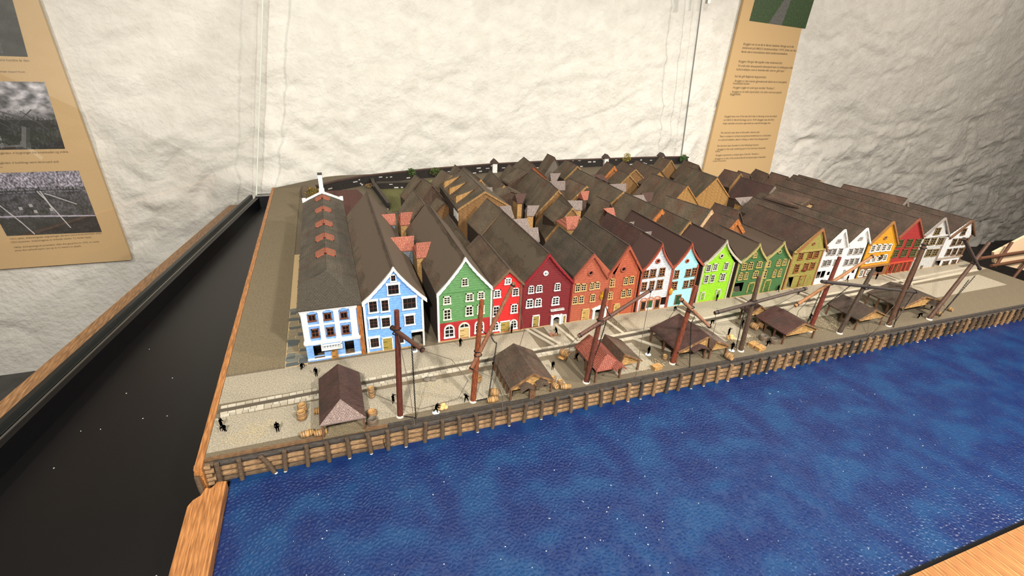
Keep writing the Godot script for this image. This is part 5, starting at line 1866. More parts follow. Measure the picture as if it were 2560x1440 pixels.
func build_cranes():
	var red := c8(140, 70, 42)
	var rust := c8(160, 92, 56)
	var grey := c8(110, 92, 76)
	var brown := c8(120, 78, 52)
	# 1
	var hook := Vector3(0.178, 0.178, 0.255)
	var ch1 := sagging(Vector3(0.163, 0.187, 0.225), Vector3(0.185, 0.176, 0.262), 0.004, 5) + sagging(Vector3(0.185, 0.172, 0.262), Vector3(0.187, 0.004, 0.246), 0.0, 2) + sagging(Vector3(0.187, 0.003, 0.246), Vector3(0.166, 0.003, 0.234), 0.0, 2)
	var tip := Vector3(0.199, 0.176, 0.291)
	crane("reddish mast crane nearest the left corner, with a long hanging chain", Vector3(0.161, 0, 0.229), Vector3(0.168, 0.222, 0.229), [Vector3(0.159, 0.184, 0.217), tip], c8(112, 54, 38), c8(104, 66, 48), [ch1],
		[[tip, Vector3(0.25, 0.135, 0.27), Vector3(0.285, 0.07, 0.25), Vector3(0.27, 0.02, 0.235), Vector3(0.20, 0.004, 0.225), Vector3(0.165, 0.006, 0.205), Vector3(0.12, 0.012, 0.165)], [Vector3(0.167, 0.18, 0.236), Vector3(0.178, 0.07, 0.256), Vector3(0.182, 0.0, 0.262)]])
	# 2
	crane("tan mast crane with a steeply raised boom before the green house", Vector3(0.301, 0, 0.227), Vector3(0.316, 0.22, 0.227), [Vector3(0.294, 0.078, 0.233), Vector3(0.373, 0.25, 0.233)], c8(158, 84, 46), c8(166, 112, 80),
		[sagging(Vector3(0.320, 0.155, 0.229), Vector3(0.336, 0.150, 0.234), 0.004, 4), sagging(Vector3(0.333, 0.145, 0.236), Vector3(0.341, 0.135, 0.241), 0.003, 3) + sagging(Vector3(0.341, 0.133, 0.241), Vector3(0.329, 0.012, 0.239), 0.0, 2) + sagging(Vector3(0.329, 0.010, 0.239), Vector3(0.304, 0.003, 0.232), 0.0, 2)],
		[[Vector3(0.297, 0.085, 0.238), Vector3(0.335, 0.06, 0.244), Vector3(0.352, 0.018, 0.25), Vector3(0.352, -0.02, 0.262)], [Vector3(0.373, 0.25, 0.233), Vector3(0.412, 0.125, 0.2), Vector3(0.414, 0.06, 0.17)]])
	# 3
	crane("red-brown mast crane with a long slanting boom before the terracotta twins", Vector3(0.543, 0, 0.237), Vector3(0.562, 0.215, 0.237), [Vector3(0.508, 0.121, 0.243), Vector3(0.661, 0.204, 0.243)], c8(116, 62, 44), c8(112, 72, 54),
		[sagging(Vector3(0.560, 0.185, 0.240), Vector3(0.572, 0.160, 0.248), 0.004, 4), sagging(Vector3(0.566, 0.150, 0.245), Vector3(0.562, 0.085, 0.236), 0.0, 2) + sagging(Vector3(0.552, 0.06, 0.240), Vector3(0.545, 0.004, 0.244), 0.0, 2)],
		[[Vector3(0.508, 0.121, 0.243), Vector3(0.497, 0.10, 0.235), Vector3(0.515, 0.05, 0.2), Vector3(0.545, 0.02, 0.175)], [Vector3(0.660, 0.203, 0.243), Vector3(0.655, 0.10, 0.248), Vector3(0.652, 0.0, 0.255)]])
	# 4
	crane("rust-red mast crane with a pale boom tipping down over the yellow-gabled shed", Vector3(0.763, 0, 0.231), Vector3(0.781, 0.191, 0.231), [Vector3(0.743, 0.168, 0.237), Vector3(0.840, 0.085, 0.237)], c8(142, 72, 46), c8(176, 128, 96),
		[sagging(Vector3(0.786, 0.12, 0.240), Vector3(0.778, 0.11, 0.244), 0.002, 3) + sagging(Vector3(0.778, 0.108, 0.244), Vector3(0.790, -0.004, 0.258), 0.0, 2) + sagging(Vector3(0.790, -0.004, 0.258), Vector3(0.766, 0.002, 0.238), 0.002, 3)],
		[[Vector3(0.747, 0.165, 0.237), Vector3(0.746, 0.085, 0.2), Vector3(0.748, 0.05, 0.18)], [Vector3(0.838, 0.087, 0.237), Vector3(0.86, 0.06, 0.2), Vector3(0.905, 0.03, 0.12)]])
	# 5
	crane("grey-brown mast crane with a long level dark boom before the dark green twins", Vector3(0.954, 0, 0.234), Vector3(0.946, 0.195, 0.234), [Vector3(0.840, 0.122, 0.240), Vector3(1.096, 0.149, 0.240)], c8(104, 82, 64), c8(88, 74, 62),
		[sagging(Vector3(0.922, 0.128, 0.241), Vector3(0.936, 0.012, 0.235), 0.0, 2)],
		[[Vector3(0.842, 0.121, 0.240), Vector3(0.856, 0.09, 0.235), Vector3(0.866, 0.05, 0.225), Vector3(0.92, 0.012, 0.235)], [Vector3(1.094, 0.147, 0.240), Vector3(1.075, 0.09, 0.2), Vector3(1.06, 0.05, 0.16)]])
	# 6
	crane("bright red-brown mast crane with a straw-coloured boom before the white houses", Vector3(1.198, 0, 0.211), Vector3(1.213, 0.204, 0.211), [Vector3(1.109, 0.089, 0.217), Vector3(1.324, 0.2, 0.217)], c8(134, 58, 40), c8(186, 132, 84),
		[sagging(Vector3(1.180, 0.12, 0.218), Vector3(1.187, 0.01, 0.205), 0.0, 2)],
		[[Vector3(1.11, 0.09, 0.217), Vector3(1.115, 0.05, 0.19), Vector3(1.11, 0.03, 0.17)], [Vector3(1.15, 0.105, 0.219), Vector3(1.15, 0.06, 0.20), Vector3(1.165, 0.03, 0.19)]])
	# 7
	crane("dark leaning mast crane with a black boom tipping right, before the mustard house", Vector3(1.267, 0, 0.241), Vector3(1.302, 0.177, 0.241), [Vector3(1.128, 0.166, 0.247), Vector3(1.502, 0.089, 0.247)], c8(92, 76, 62), c8(70, 62, 56),
		[sagging(Vector3(1.235, 0.145, 0.247), Vector3(1.225, 0.05, 0.2), 0.0, 2), sagging(Vector3(1.49, 0.09, 0.247), Vector3(1.452, 0.004, 0.252), 0.0, 2)],
		[[Vector3(1.5, 0.09, 0.247), Vector3(1.44, 0.03, 0.26), Vector3(1.33, 0.0, 0.275)]])
	# 8
	crane("tall brown mast crane whose boom hangs straight down, near the right end", Vector3(1.435, 0, 0.25), Vector3(1.438, 0.233, 0.25), [Vector3(1.442, 0.225, 0.25), Vector3(1.62, 0.008, 0.16)], c8(112, 80, 58), c8(140, 104, 76),
		[sagging(Vector3(1.470, 0.13, 0.24), Vector3(1.448, 0.06, 0.25), 0.004, 4) + sagging(Vector3(1.448, 0.06, 0.25), Vector3(1.437, 0.003, 0.262), 0.0, 2)],
		[[Vector3(1.50, 0.10, 0.23), Vector3(1.40, 0.045, 0.255), Vector3(1.33, 0.0, 0.27)]])
	# 9
	crane("last mast crane at the right end of the quay, crossed by a dark pole", Vector3(1.586, 0, 0.257), Vector3(1.69, 0.215, 0.257), [Vector3(1.56, 0.239, 0.263), Vector3(1.695, 0.14, 0.263)], c8(108, 76, 56), c8(86, 70, 58),
		[sagging(Vector3(1.67, 0.11, 0.262), Vector3(1.615, 0.004, 0.262), 0.006, 6), sagging(Vector3(1.69, 0.12, 0.262), Vector3(1.68, 0.012, 0.24), 0.0, 2)], [])

# ------------------------------------------------------------------ barrels, tubs, crates, bales
func barrel_proto(tone: Color, r: float, h: float, open: bool) -> Array:
	var b := MB.new()
	b.lathe([[0.0, 0.0], [r * 0.82, 0.0], [r * 0.95, h * 0.25], [r, h * 0.5], [r * 0.95, h * 0.75], [r * 0.82, h], [r * 0.74, h], [r * 0.74, h * (0.55 if open else 0.95)], [0.0, h * (0.55 if open else 0.95)]], 14)
	var hp := MB.new()
	for y in [0.14, 0.32, 0.68, 0.86]:
		var rr := r * (0.82 + 0.18 * sin(PI * y)) + 0.0003
		hp.lathe([[rr, h * y - 0.0006], [rr + 0.0002, h * y + 0.0006], [rr - 0.0008, h * y + 0.0008]], 14)
	return [b.mesh(), hp.mesh(), rich("barrel_%d" % tone.r8, tone, "grain", "", Vector3(60, 14, 60), 0.75)]

func barrel(label: String, at: Vector3, p: Array, lying := -1.0, group := "barrels on the quay", n := "barrel"):
	var t := thing(n, label, "barrel", at, group)
	var r: float = p[0].get_aabb().size.x / 2
	var xf := Transform3D.IDENTITY
	if lying >= 0.0:
		xf = Transform3D(Basis(Vector3.UP, lying) * Basis(Vector3.RIGHT, PI / 2), Vector3(0, r, 0))
	part_at("staves", p[0], p[2], t, xf)
	part_at("hoops", p[1], mat("hoop", c8(96, 72, 50), 0.7), t, xf)
	return t

func build_goods():
	var big := barrel_proto(c8(206, 162, 102), 0.0085, 0.018, false)
	var small := barrel_proto(c8(208, 166, 104), 0.006, 0.0115, false)
	var long := barrel_proto(c8(212, 168, 104), 0.0062, 0.021, false)
	var tub := barrel_proto(c8(200, 154, 92), 0.0092, 0.012, true)
	var grey := barrel_proto(c8(122, 114, 102), 0.0092, 0.013, false)
	var U := 0.0
	barrel("upright barrel left of the pink-ended shed, the nearer of two", Vector3(-0.008, U, 0.186), big)
	barrel("upright barrel left of the pink-ended shed, the further of two", Vector3(-0.007, U, 0.166), big)
	barrel("barrel lying half under the pink-ended shed's left eave", Vector3(0.012, U, 0.178), long, PI / 2)
	barrel("long cask lying at the quay edge, the left of two end to end", Vector3(-0.009, U, 0.236), long, PI / 2 + 0.15)
	barrel("long cask lying at the quay edge, the right one beside the pink-ended shed's post", Vector3(0.0125, U, 0.239), long, PI / 2 + 0.1)
	barrel("small keg standing right of the pink-ended shed, bottom of a pair", Vector3(0.117, U, 0.159), small)
	barrel("small keg stacked on another keg right of the pink-ended shed", Vector3(0.117, 0.0116, 0.158), small)
	barrel("open wooden tub right of the pink-ended shed", Vector3(0.112, U, 0.214), tub, -1.0, "tubs on the quay", "tub")
	barrel("grey metal tub in front of the open wooden tub", Vector3(0.111, U, 0.236), grey, -1.0, "tubs on the quay", "tub")
	barrel("keg lying beside the tan mast's foot", Vector3(0.326, U, 0.241), long, PI / 2)
	barrel("keg lying behind the tan mast, tied with rope", Vector3(0.323, U, 0.158), big, 0.4)
	barrel("slatted basket barrel leaning by the tan crane's chain", Vector3(0.338, U, 0.221), big, 1.2)
	barrel("upright keg by the porch shed's right side, furthest of three", Vector3(0.478, U, 0.214), small)
	barrel("upright keg by the porch shed's right side, middle of three", Vector3(0.487, U, 0.229), small)
	barrel("keg lying by the porch shed's right front post", Vector3(0.481, U, 0.243), long, PI / 2 - 0.2)
	barrel("keg lying close against the porch shed's right wall", Vector3(0.468, U, 0.222), long, 0.3)
	barrel("little barrel standing by the rust-red mast at the yellow-gabled shed", Vector3(0.756, U, 0.212), small)
	barrel("broad barrel end at the annexe's right corner", Vector3(0.897, U, 0.246), big, 0.3)
	barrel("barrel lying under the small tiled shed, left one", Vector3(1.062, U, 0.152), big, 0.2)
	barrel("barrel lying under the small tiled shed, right one", Vector3(1.082, U, 0.153), big, 0.2)
	barrel("grey drum beside the long ribbed-tile shed, further of two", Vector3(1.045, U, 0.21), grey, -1.0, "grey drums")
	barrel("grey drum beside the long ribbed-tile shed, nearer of two", Vector3(1.06, U, 0.228), grey, -1.0, "grey drums")
	barrel("small tan keg lying by the last crane's chain", Vector3(1.635, U, 0.245), small, 0.6)
	barrel("tan keg lying near the right end, below the hanging chain", Vector3(1.70, U, 0.235), small, 0.2)
	# round stones like grindstones, near the first crane
	for i in 2:
		var s := MB.new()
		s.lathe([[0.0, 0.0045], [0.006, 0.004], [0.0075, 0.002], [0.007, 0.0]], 14)
		var b := single("round_weight", s, rich("weight", c8(128, 118, 104), "sand", "", Vector3(40, 40, 40), 0.8), ["grey round weight lying by the street, left of a pair", "grey round weight lying by the street, right of a pair"][i], "weight", "grey round weights")
		b.position = Vector3(0.229 + 0.0125 * i, 0.001, 0.136 + 0.002 * i)
	# sacks
	var sk := mat("sackcloth", c8(208, 164, 108), 0.9)
	for q in [["tan bundle of sacks on a man's barrow near the quay edge", Vector3(0.240, 0, 0.232)], ["bundle of tan bales handled under the level boom", Vector3(0.968, 0, 0.185)]]:
		var t := thing("sack_bundle", q[0], "sacks", q[1])
		for i in 5:
			var s := MB.new()
			s.lathe([[0.0, 0.0], [0.004, 0.0006], [0.0056, 0.003], [0.0045, 0.0062], [0.0, 0.0074]], 9)
			var o := part("sack", s, sk, t)
			o.position = [Vector3(-0.005, 0, 0), Vector3(0.005, 0, 0.001), Vector3(0, 0, -0.006), Vector3(0.001, 0.0055, -0.001), Vector3(-0.003, 0.003, 0.005)][i]
	# crates of planks
	var pk := rich("crate_wood", c8(216, 170, 106), "grain", "", Vector3(20, 60, 60), 0.7)
	for q in [["yellow plank crate on the quay between the red-tiled and yellow-gabled sheds", Vector3(0.716, 0, 0.238), 0.1], ["yellow plank crate beside the grey-brown mast, nearer the edge", Vector3(1.004, 0, 0.243), 0.1], ["yellow plank crate beside the grey-brown mast, the further one", Vector3(1.0, 0, 0.225), 0.1]]:
		var t := thing("crate", q[0], "crate", q[1], "yellow crates", q[2])
		for i in 4:
			var s := MB.new()
			s.span(-0.011, 0.011, 0.006, 0.0085, -0.007 + 0.0036 * i, -0.0037 + 0.0036 * i)
			part("plank", s, pk, t)
		var s := MB.new()
		s.span(-0.0105, 0.0105, 0.0, 0.006, -0.0068, 0.0068)
		part("body", s, pk, t)
	# pile of poles at the right end
	var t := thing("pole_pile", "pile of long pale poles lying on the street at the right end", "poles", Vector3(1.66, 0, 0.17))
	for i in 8:
		var s := MB.new()
		var z := -0.012 + 0.0045 * (i % 5)
		var y := 0.003 + 0.004 * (i / 5)
		s.tube([Vector3(-0.05 + 0.01 * (i % 3), y, z - 0.03), Vector3(0.07 - 0.012 * (i % 2), y, z + 0.02)], [0.0022, 0.0019], 6)
		part("pole", s, rich("pole", c8(178, 134, 82), "grain", "", Vector3(20, 60, 60), 0.75), t)
	# hand cart with a cask
	var c := thing("hand_cart", "two-wheeled wooden hand cart loaded with a cask by the porch shed", "cart", Vector3(0.535, 0, 0.145), "", 0.6)
	var s := MB.new()
	s.span(-0.016, 0.012, 0.0075, 0.0092, -0.007, 0.007)
	for sx in [-1, 1]: s.bar(Vector3(0.01, 0.008, sx * 0.006), Vector3(0.03, 0.007, sx * 0.006), 0.0013, 0.0013)
	part("bed", s, pk, c)
	for sx in [-1, 1]:
		var w := MB.new()
		w.lathe([[0.0, 0.0008], [0.0062, 0.0008], [0.0066, 0.0], [0.0062, -0.0008], [0.0, -0.0008]], 14, Transform3D(Basis(Vector3.RIGHT, PI / 2), Vector3(-0.004, 0.0066, sx * 0.0082)))
		part("wheel", w, rich("cart_wheel", c8(150, 106, 62), "grain", "", Vector3(40, 40, 40), 0.8), c)
	var ck = barrel("cask lying on the two-wheeled hand cart", Vector3(0.528, 0.0094, 0.14), big, 0.6)
	# wheelbarrow-like cycle of the man in the street
	var wb := thing("barrow", "small red-wheeled barrow pushed along the street before the crimson house", "barrow", Vector3(0.551, 0.0012, 0.056), "", -0.6)
	var b0 := MB.new()
	b0.span(-0.004, 0.008, 0.006, 0.0075, -0.003, 0.003)
	for sx in [-1, 1]: b0.bar(Vector3(0.006, 0.0065, sx * 0.003), Vector3(0.016, 0.0085, sx * 0.0035), 0.001, 0.001)
	part("bed", b0, rich("cart_wheel", c8(150, 106, 62), "grain", "", Vector3(40, 40, 40), 0.8), wb)
	var w0 := MB.new()
	var ring := []
	var rr := []
	for k in 13:
		ring.append(Vector3(-0.005 + 0.0052 * cos(TAU * k / 12.0), 0.0058 + 0.0052 * sin(TAU * k / 12.0), 0))
		rr.append(0.0008)
	w0.tube(ring, rr, 5, false)
	for k in 3: w0.bar(Vector3(-0.005 + 0.0052 * cos(TAU * k / 6.0), 0.0058 + 0.0052 * sin(TAU * k / 6.0), 0), Vector3(-0.005 - 0.0052 * cos(TAU * k / 6.0), 0.0058 - 0.0052 * sin(TAU * k / 6.0), 0), 0.0006, 0.0006)
	part("wheel", w0, mat("red_wheel", c8(170, 92, 76), 0.6), wb)

# ------------------------------------------------------------------ figures: one smooth surface drawn round a skeleton
func body_mesh(bones: Array, cell: float, lo: Vector3, hi: Vector3, tints: Array, k := 0.03) -> ArrayMesh:
	var nx := int((hi.x - lo.x) / cell) + 2
	var ny := int((hi.y - lo.y) / cell) + 2
	var nz := int((hi.z - lo.z) / cell) + 2
	var val := PackedFloat32Array()
	val.resize(nx * ny * nz)
	val.fill(1.0)
	var near := PackedFloat32Array()
	near.resize(nx * ny * nz)
	near.fill(9.0)
	var who := PackedInt32Array()
	who.resize(nx * ny * nz)
	for b in bones:
		var a: Vector3 = b[0]
		var c: Vector3 = b[1]
		var ra: float = b[2]
		var rc: float = b[3]
		var m := maxf(ra, rc) + 2.5 * k
		var p0 := (a.min(c) - Vector3.ONE * m - lo) / cell
		var p1 := (a.max(c) + Vector3.ONE * m - lo) / cell
		var ab := c - a
		var l2 := maxf(ab.length_squared(), 1e-9)
		for z in range(maxi(0, int(p0.z)), mini(nz, int(p1.z) + 2)):
			for y in range(maxi(0, int(p0.y)), mini(ny, int(p1.y) + 2)):
				for x in range(maxi(0, int(p0.x)), mini(nx, int(p1.x) + 2)):
					var p := lo + Vector3(x, y, z) * cell
					var t := clampf((p - a).dot(ab) / l2, 0.0, 1.0)
					var d := (p - a - ab * t).length() - lerpf(ra, rc, t)
					var i := x + nx * (y + ny * z)
					var v := val[i]
					var h := clampf(0.5 + 0.5 * (v - d) / k, 0.0, 1.0)
					val[i] = lerpf(v, d, h) - k * h * (1.0 - h)
					if d < near[i]:
						near[i] = d
						who[i] = b[4]
	var st := SurfaceTool.new()
	st.begin(Mesh.PRIMITIVE_TRIANGLES)
	st.set_smooth_group(1)
	var vid := {}
	var vp := []
	var vc := []
	var off := [0, 1, nx, nx + 1, nx * ny, nx * ny + 1, nx * ny + nx, nx * ny + nx + 1]
	var edges := [[0, 1], [2, 3], [4, 5], [6, 7], [0, 2], [1, 3], [4, 6], [5, 7], [0, 4], [1, 5], [2, 6], [3, 7]]
	for z in nz - 1:
		for y in ny - 1:
			for x in nx - 1:
				var i := x + nx * (y + ny * z)
				var mask := 0
				for c in 8:
					if val[i + off[c]] < 0.0: mask |= 1 << c
				if mask == 0 or mask == 255: continue
				var sum := Vector3.ZERO
				var n := 0
				for e in edges:
					var s0: float = val[i + off[e[0]]]
					var s1: float = val[i + off[e[1]]]
					if (s0 < 0.0) == (s1 < 0.0): continue
					var t := s0 / (s0 - s1)
					var q0 := Vector3(e[0] & 1, (e[0] >> 1) & 1, e[0] >> 2)
					var q1 := Vector3(e[1] & 1, (e[1] >> 1) & 1, e[1] >> 2)
					sum += q0.lerp(q1, t)
					n += 1
				vid[i] = vp.size()
				vp.append(lo + (Vector3(x, y, z) + sum / n) * cell)
				vc.append(tints[who[i]])
	for z in range(1, nz - 1):
		for y in range(1, ny - 1):
			for x in range(1, nx - 1):
				var i := x + nx * (y + ny * z)
				var ins := val[i] < 0.0
				for ax in 3:
					var d: int = [1, nx, nx * ny][ax]
					if ins == (val[i + d] < 0.0): continue
					var u: int = [nx, nx * ny, 1][ax]
					var w: int = [nx * ny, 1, nx][ax]
					var q := [i, i - u, i - u - w, i - w]
					if not (vid.has(q[0]) and vid.has(q[1]) and vid.has(q[2]) and vid.has(q[3])): continue
					var o := [0, 1, 2, 0, 2, 3] if ins else [0, 2, 1, 0, 3, 2]
					for j in o:
						var id: int = vid[q[j]]
						st.set_color(vc[id])
						st.add_vertex(vp[id])
	st.generate_normals(true)
	return st.commit()

# joints of a standing figure one unit high, facing +z, changed by a pose
func skeleton(pose: String) -> Dictionary:
	var j := {"pel": Vector3(0, 0.52, 0), "che": Vector3(0, 0.73, 0.0), "nek": Vector3(0, 0.83, 0.005), "hed": Vector3(0, 0.915, 0.015)}
	for s in [-1, 1]:
		var n := "L" if s < 0 else "R"
		j["sh" + n] = Vector3(s * 0.115, 0.785, 0)
		j["el" + n] = Vector3(s * 0.155, 0.63, -0.01)
		j["ha" + n] = Vector3(s * 0.15, 0.49, 0.05)
		j["hi" + n] = Vector3(s * 0.06, 0.5, 0)
		j["kn" + n] = Vector3(s * 0.07, 0.27, 0.015)
		j["an" + n] = Vector3(s * 0.075, 0.05, -0.01)
	match pose:
		"carry":
			for s in ["L", "R"]:
				var k := -1.0 if s == "L" else 1.0
				j["el" + s] = Vector3(k * 0.15, 0.62, 0.05)
				j["ha" + s] = Vector3(k * 0.09, 0.60, 0.19)
		"stride", "push", "pull":
			j["knL"] = Vector3(-0.07, 0.28, 0.10); j["anL"] = Vector3(-0.07, 0.05, 0.15)
			j["knR"] = Vector3(0.07, 0.27, -0.05); j["anR"] = Vector3(0.07, 0.07, -0.20)
			if pose == "stride":
				j["haL"] = Vector3(-0.15, 0.50, -0.09); j["haR"] = Vector3(0.15, 0.51, 0.13)
			if pose != "stride":
				var f := 0.13
				for b in [["che", 0.6], ["nek", 0.9], ["hed", 1.15], ["shL", 0.8], ["shR", 0.8]]: j[b[0]] += Vector3(0, -0.03 * b[1], f * b[1])
				for s in ["L", "R"]:
					var k := -1.0 if s == "L" else 1.0
					if pose == "push":
						j["el" + s] = Vector3(k * 0.15, 0.60, 0.20); j["ha" + s] = Vector3(k * 0.11, 0.56, 0.36)
					else:
						j["el" + s] = Vector3(k * 0.17, 0.62, -0.02); j["ha" + s] = Vector3(k * 0.13, 0.52, -0.18)
		"bend":
			for b in [["che", 0.7], ["nek", 1.1], ["hed", 1.4], ["shL", 1.0], ["shR", 1.0]]: j[b[0]] += Vector3(0, -0.16 * b[1], 0.2 * b[1])
			for s in ["L", "R"]:
				var k := -1.0 if s == "L" else 1.0
				j["el" + s] = Vector3(k * 0.14, 0.47, 0.26); j["ha" + s] = Vector3(k * 0.09, 0.33, 0.33)
				j["kn" + s] = Vector3(k * 0.08, 0.29, 0.07)
		"reach":
			j["elR"] = Vector3(0.16, 0.82, 0.10); j["haR"] = Vector3(0.14, 0.93, 0.20)
			j["elL"] = Vector3(-0.17, 0.66, 0.08); j["haL"] = Vector3(-0.12, 0.66, 0.21)
	return j

func figure_bones(j: Dictionary) -> Array:
	# tint 0 skin, 1 coat, 2 trousers, 3 shirt, 4 shoe
	var b := [
		[j.pel, j.che, 0.085, 0.098, 1], [j.che, j.nek + Vector3(0, -0.05, 0), 0.092, 0.07, 1], [j.shL, j.shR, 0.055, 0.055, 1],
		[j.che + Vector3(0, 0.0, 0.062), j.nek + Vector3(0, -0.035, 0.045), 0.034, 0.030, 3],
		[j.nek + Vector3(0, -0.01, 0), j.hed, 0.036, 0.036, 0],
		[j.hed + Vector3(0, -0.012, 0.004), j.hed + Vector3(0, 0.032, -0.006), 0.050, 0.054, 0],
		[j.hed + Vector3(0, -0.004, 0.048), j.hed + Vector3(0, -0.016, 0.058), 0.010, 0.012, 0],
		[j.hed + Vector3(-0.02, -0.05, 0.025), j.hed + Vector3(0.02, -0.05, 0.025), 0.018, 0.018, 0],
	]
	for s in ["L", "R"]:
		b.append([j["sh" + s], j["el" + s], 0.042, 0.034, 1])
		b.append([j["el" + s], j["ha" + s], 0.034, 0.024, 1])
		var d: Vector3 = (j["ha" + s] - j["el" + s]).normalized()
		b.append([j["ha" + s], j["ha" + s] + d * 0.035, 0.022, 0.018, 0])
		b.append([j["hi" + s], j["kn" + s], 0.068, 0.046, 2])
		b.append([j["kn" + s], j["an" + s], 0.046, 0.030, 2])
		b.append([j["an" + s] + Vector3(0, -0.02, -0.01), j["an" + s] + Vector3(0, -0.024, 0.065), 0.028, 0.024, 4])
	return b

func hand_fingers(s: MB, wrist: Vector3, dir: Vector3, side: float, size: float):
	# four fingers and a thumb, each bent once, growing out of the palm
	var d := dir.normalized()
	var x := d.cross(Vector3(0, 0.2, 1)).normalized()
	var n := x.cross(d)
	for i in 4:
		var o := wrist + x * (i - 1.5) * 0.011 * size + d * 0.03 * size
		var l: float = [0.030, 0.036, 0.034, 0.027][i] * size
		s.tube([o, o + d * l * 0.55, o + d * l * 0.9 - n * l * 0.35], [0.0056 * size, 0.005 * size, 0.004 * size], 5)
	var t := wrist + x * side * 0.018 * size
	s.tube([t, t + (x * side + d) * 0.014 * size, t + (x * side * 0.5 + d * 1.4) * 0.018 * size - n * 0.008 * size], [0.006 * size, 0.0055 * size, 0.0045 * size], 5)

var figure_protos := {}
func figure(label: String, at: Vector3, turn: float, pose: String, dress: String, hat := true, stand := false, H := 0.0225):
	var key := pose + dress
	var skin := Color(0.62, 0.36, 0.24)
	var tints: Array = {
		"black": [skin, Color(0.012, 0.012, 0.014), Color(0.014, 0.014, 0.016), Color(0.7, 0.68, 0.64), Color(0.01, 0.01, 0.01)],
		"navy": [skin, Color(0.02, 0.026, 0.06), Color(0.02, 0.02, 0.03), Color(0.55, 0.56, 0.6), Color(0.01, 0.01, 0.01)],
		"white": [skin, Color(0.66, 0.64, 0.6), Color(0.016, 0.016, 0.02), Color(0.7, 0.68, 0.64), Color(0.02, 0.015, 0.01)],
		"blue": [skin, Color(0.02, 0.12, 0.62), Color(0.03, 0.03, 0.05), Color(0.16, 0.45, 0.6), Color(0.02, 0.02, 0.02)],
		"brown": [skin, Color(0.09, 0.05, 0.03), Color(0.03, 0.025, 0.022), Color(0.5, 0.44, 0.36), Color(0.02, 0.015, 0.01)],
	}[dress]
	if not figure_protos.has(key):
		var j := skeleton(pose)
		var sk := MB.new()
		for s in ["L", "R"]:
			hand_fingers(sk, j["ha" + s], j["ha" + s] - j["el" + s], 1.0 if s == "L" else -1.0, 1.0)
		figure_protos[key] = [body_mesh(figure_bones(j), 0.0165, Vector3(-0.28, -0.02, -0.34), Vector3(0.28, 1.03, 0.5), tints, 0.022), sk.mesh(), j]
	var fm := mat("figure_paint", Color.WHITE, 0.5)
	fm.vertex_color_use_as_albedo = true
	var t := thing("person", label, "person", at, "", turn)
	var xf := Transform3D(Basis.IDENTITY.scaled(Vector3.ONE * H), Vector3.ZERO)
	part_at("body", figure_protos[key][0], fm, t, xf)
	part_at("fingers", figure_protos[key][1], mat("figure_skin", c8(206, 160, 130), 0.55), t, xf)
	if hat:
		var c := MB.new()
		c.lathe([[0.0, 0.062], [0.045, 0.055], [0.06, 0.03], [0.062, 0.014], [0.085, 0.010], [0.086, 0.004], [0.055, 0.006]], 12)
		var o := part("cap", c, mat("figure_cap", c8(22, 20, 20), 0.6), t)
		var hd: Vector3 = figure_protos[key][2].hed
		o.transform = Transform3D(Basis.IDENTITY.scaled(Vector3.ONE * H), (hd + Vector3(0, 0.022, -0.004)) * H)
	if stand:
		var s := MB.new()
		s.lathe([[0.0, 0.0008], [0.0062, 0.0007], [0.007, 0.0]], 16)
		part("base_disc", s, mat("base_white", c8(206, 208, 206), 0.5), t)
	return t

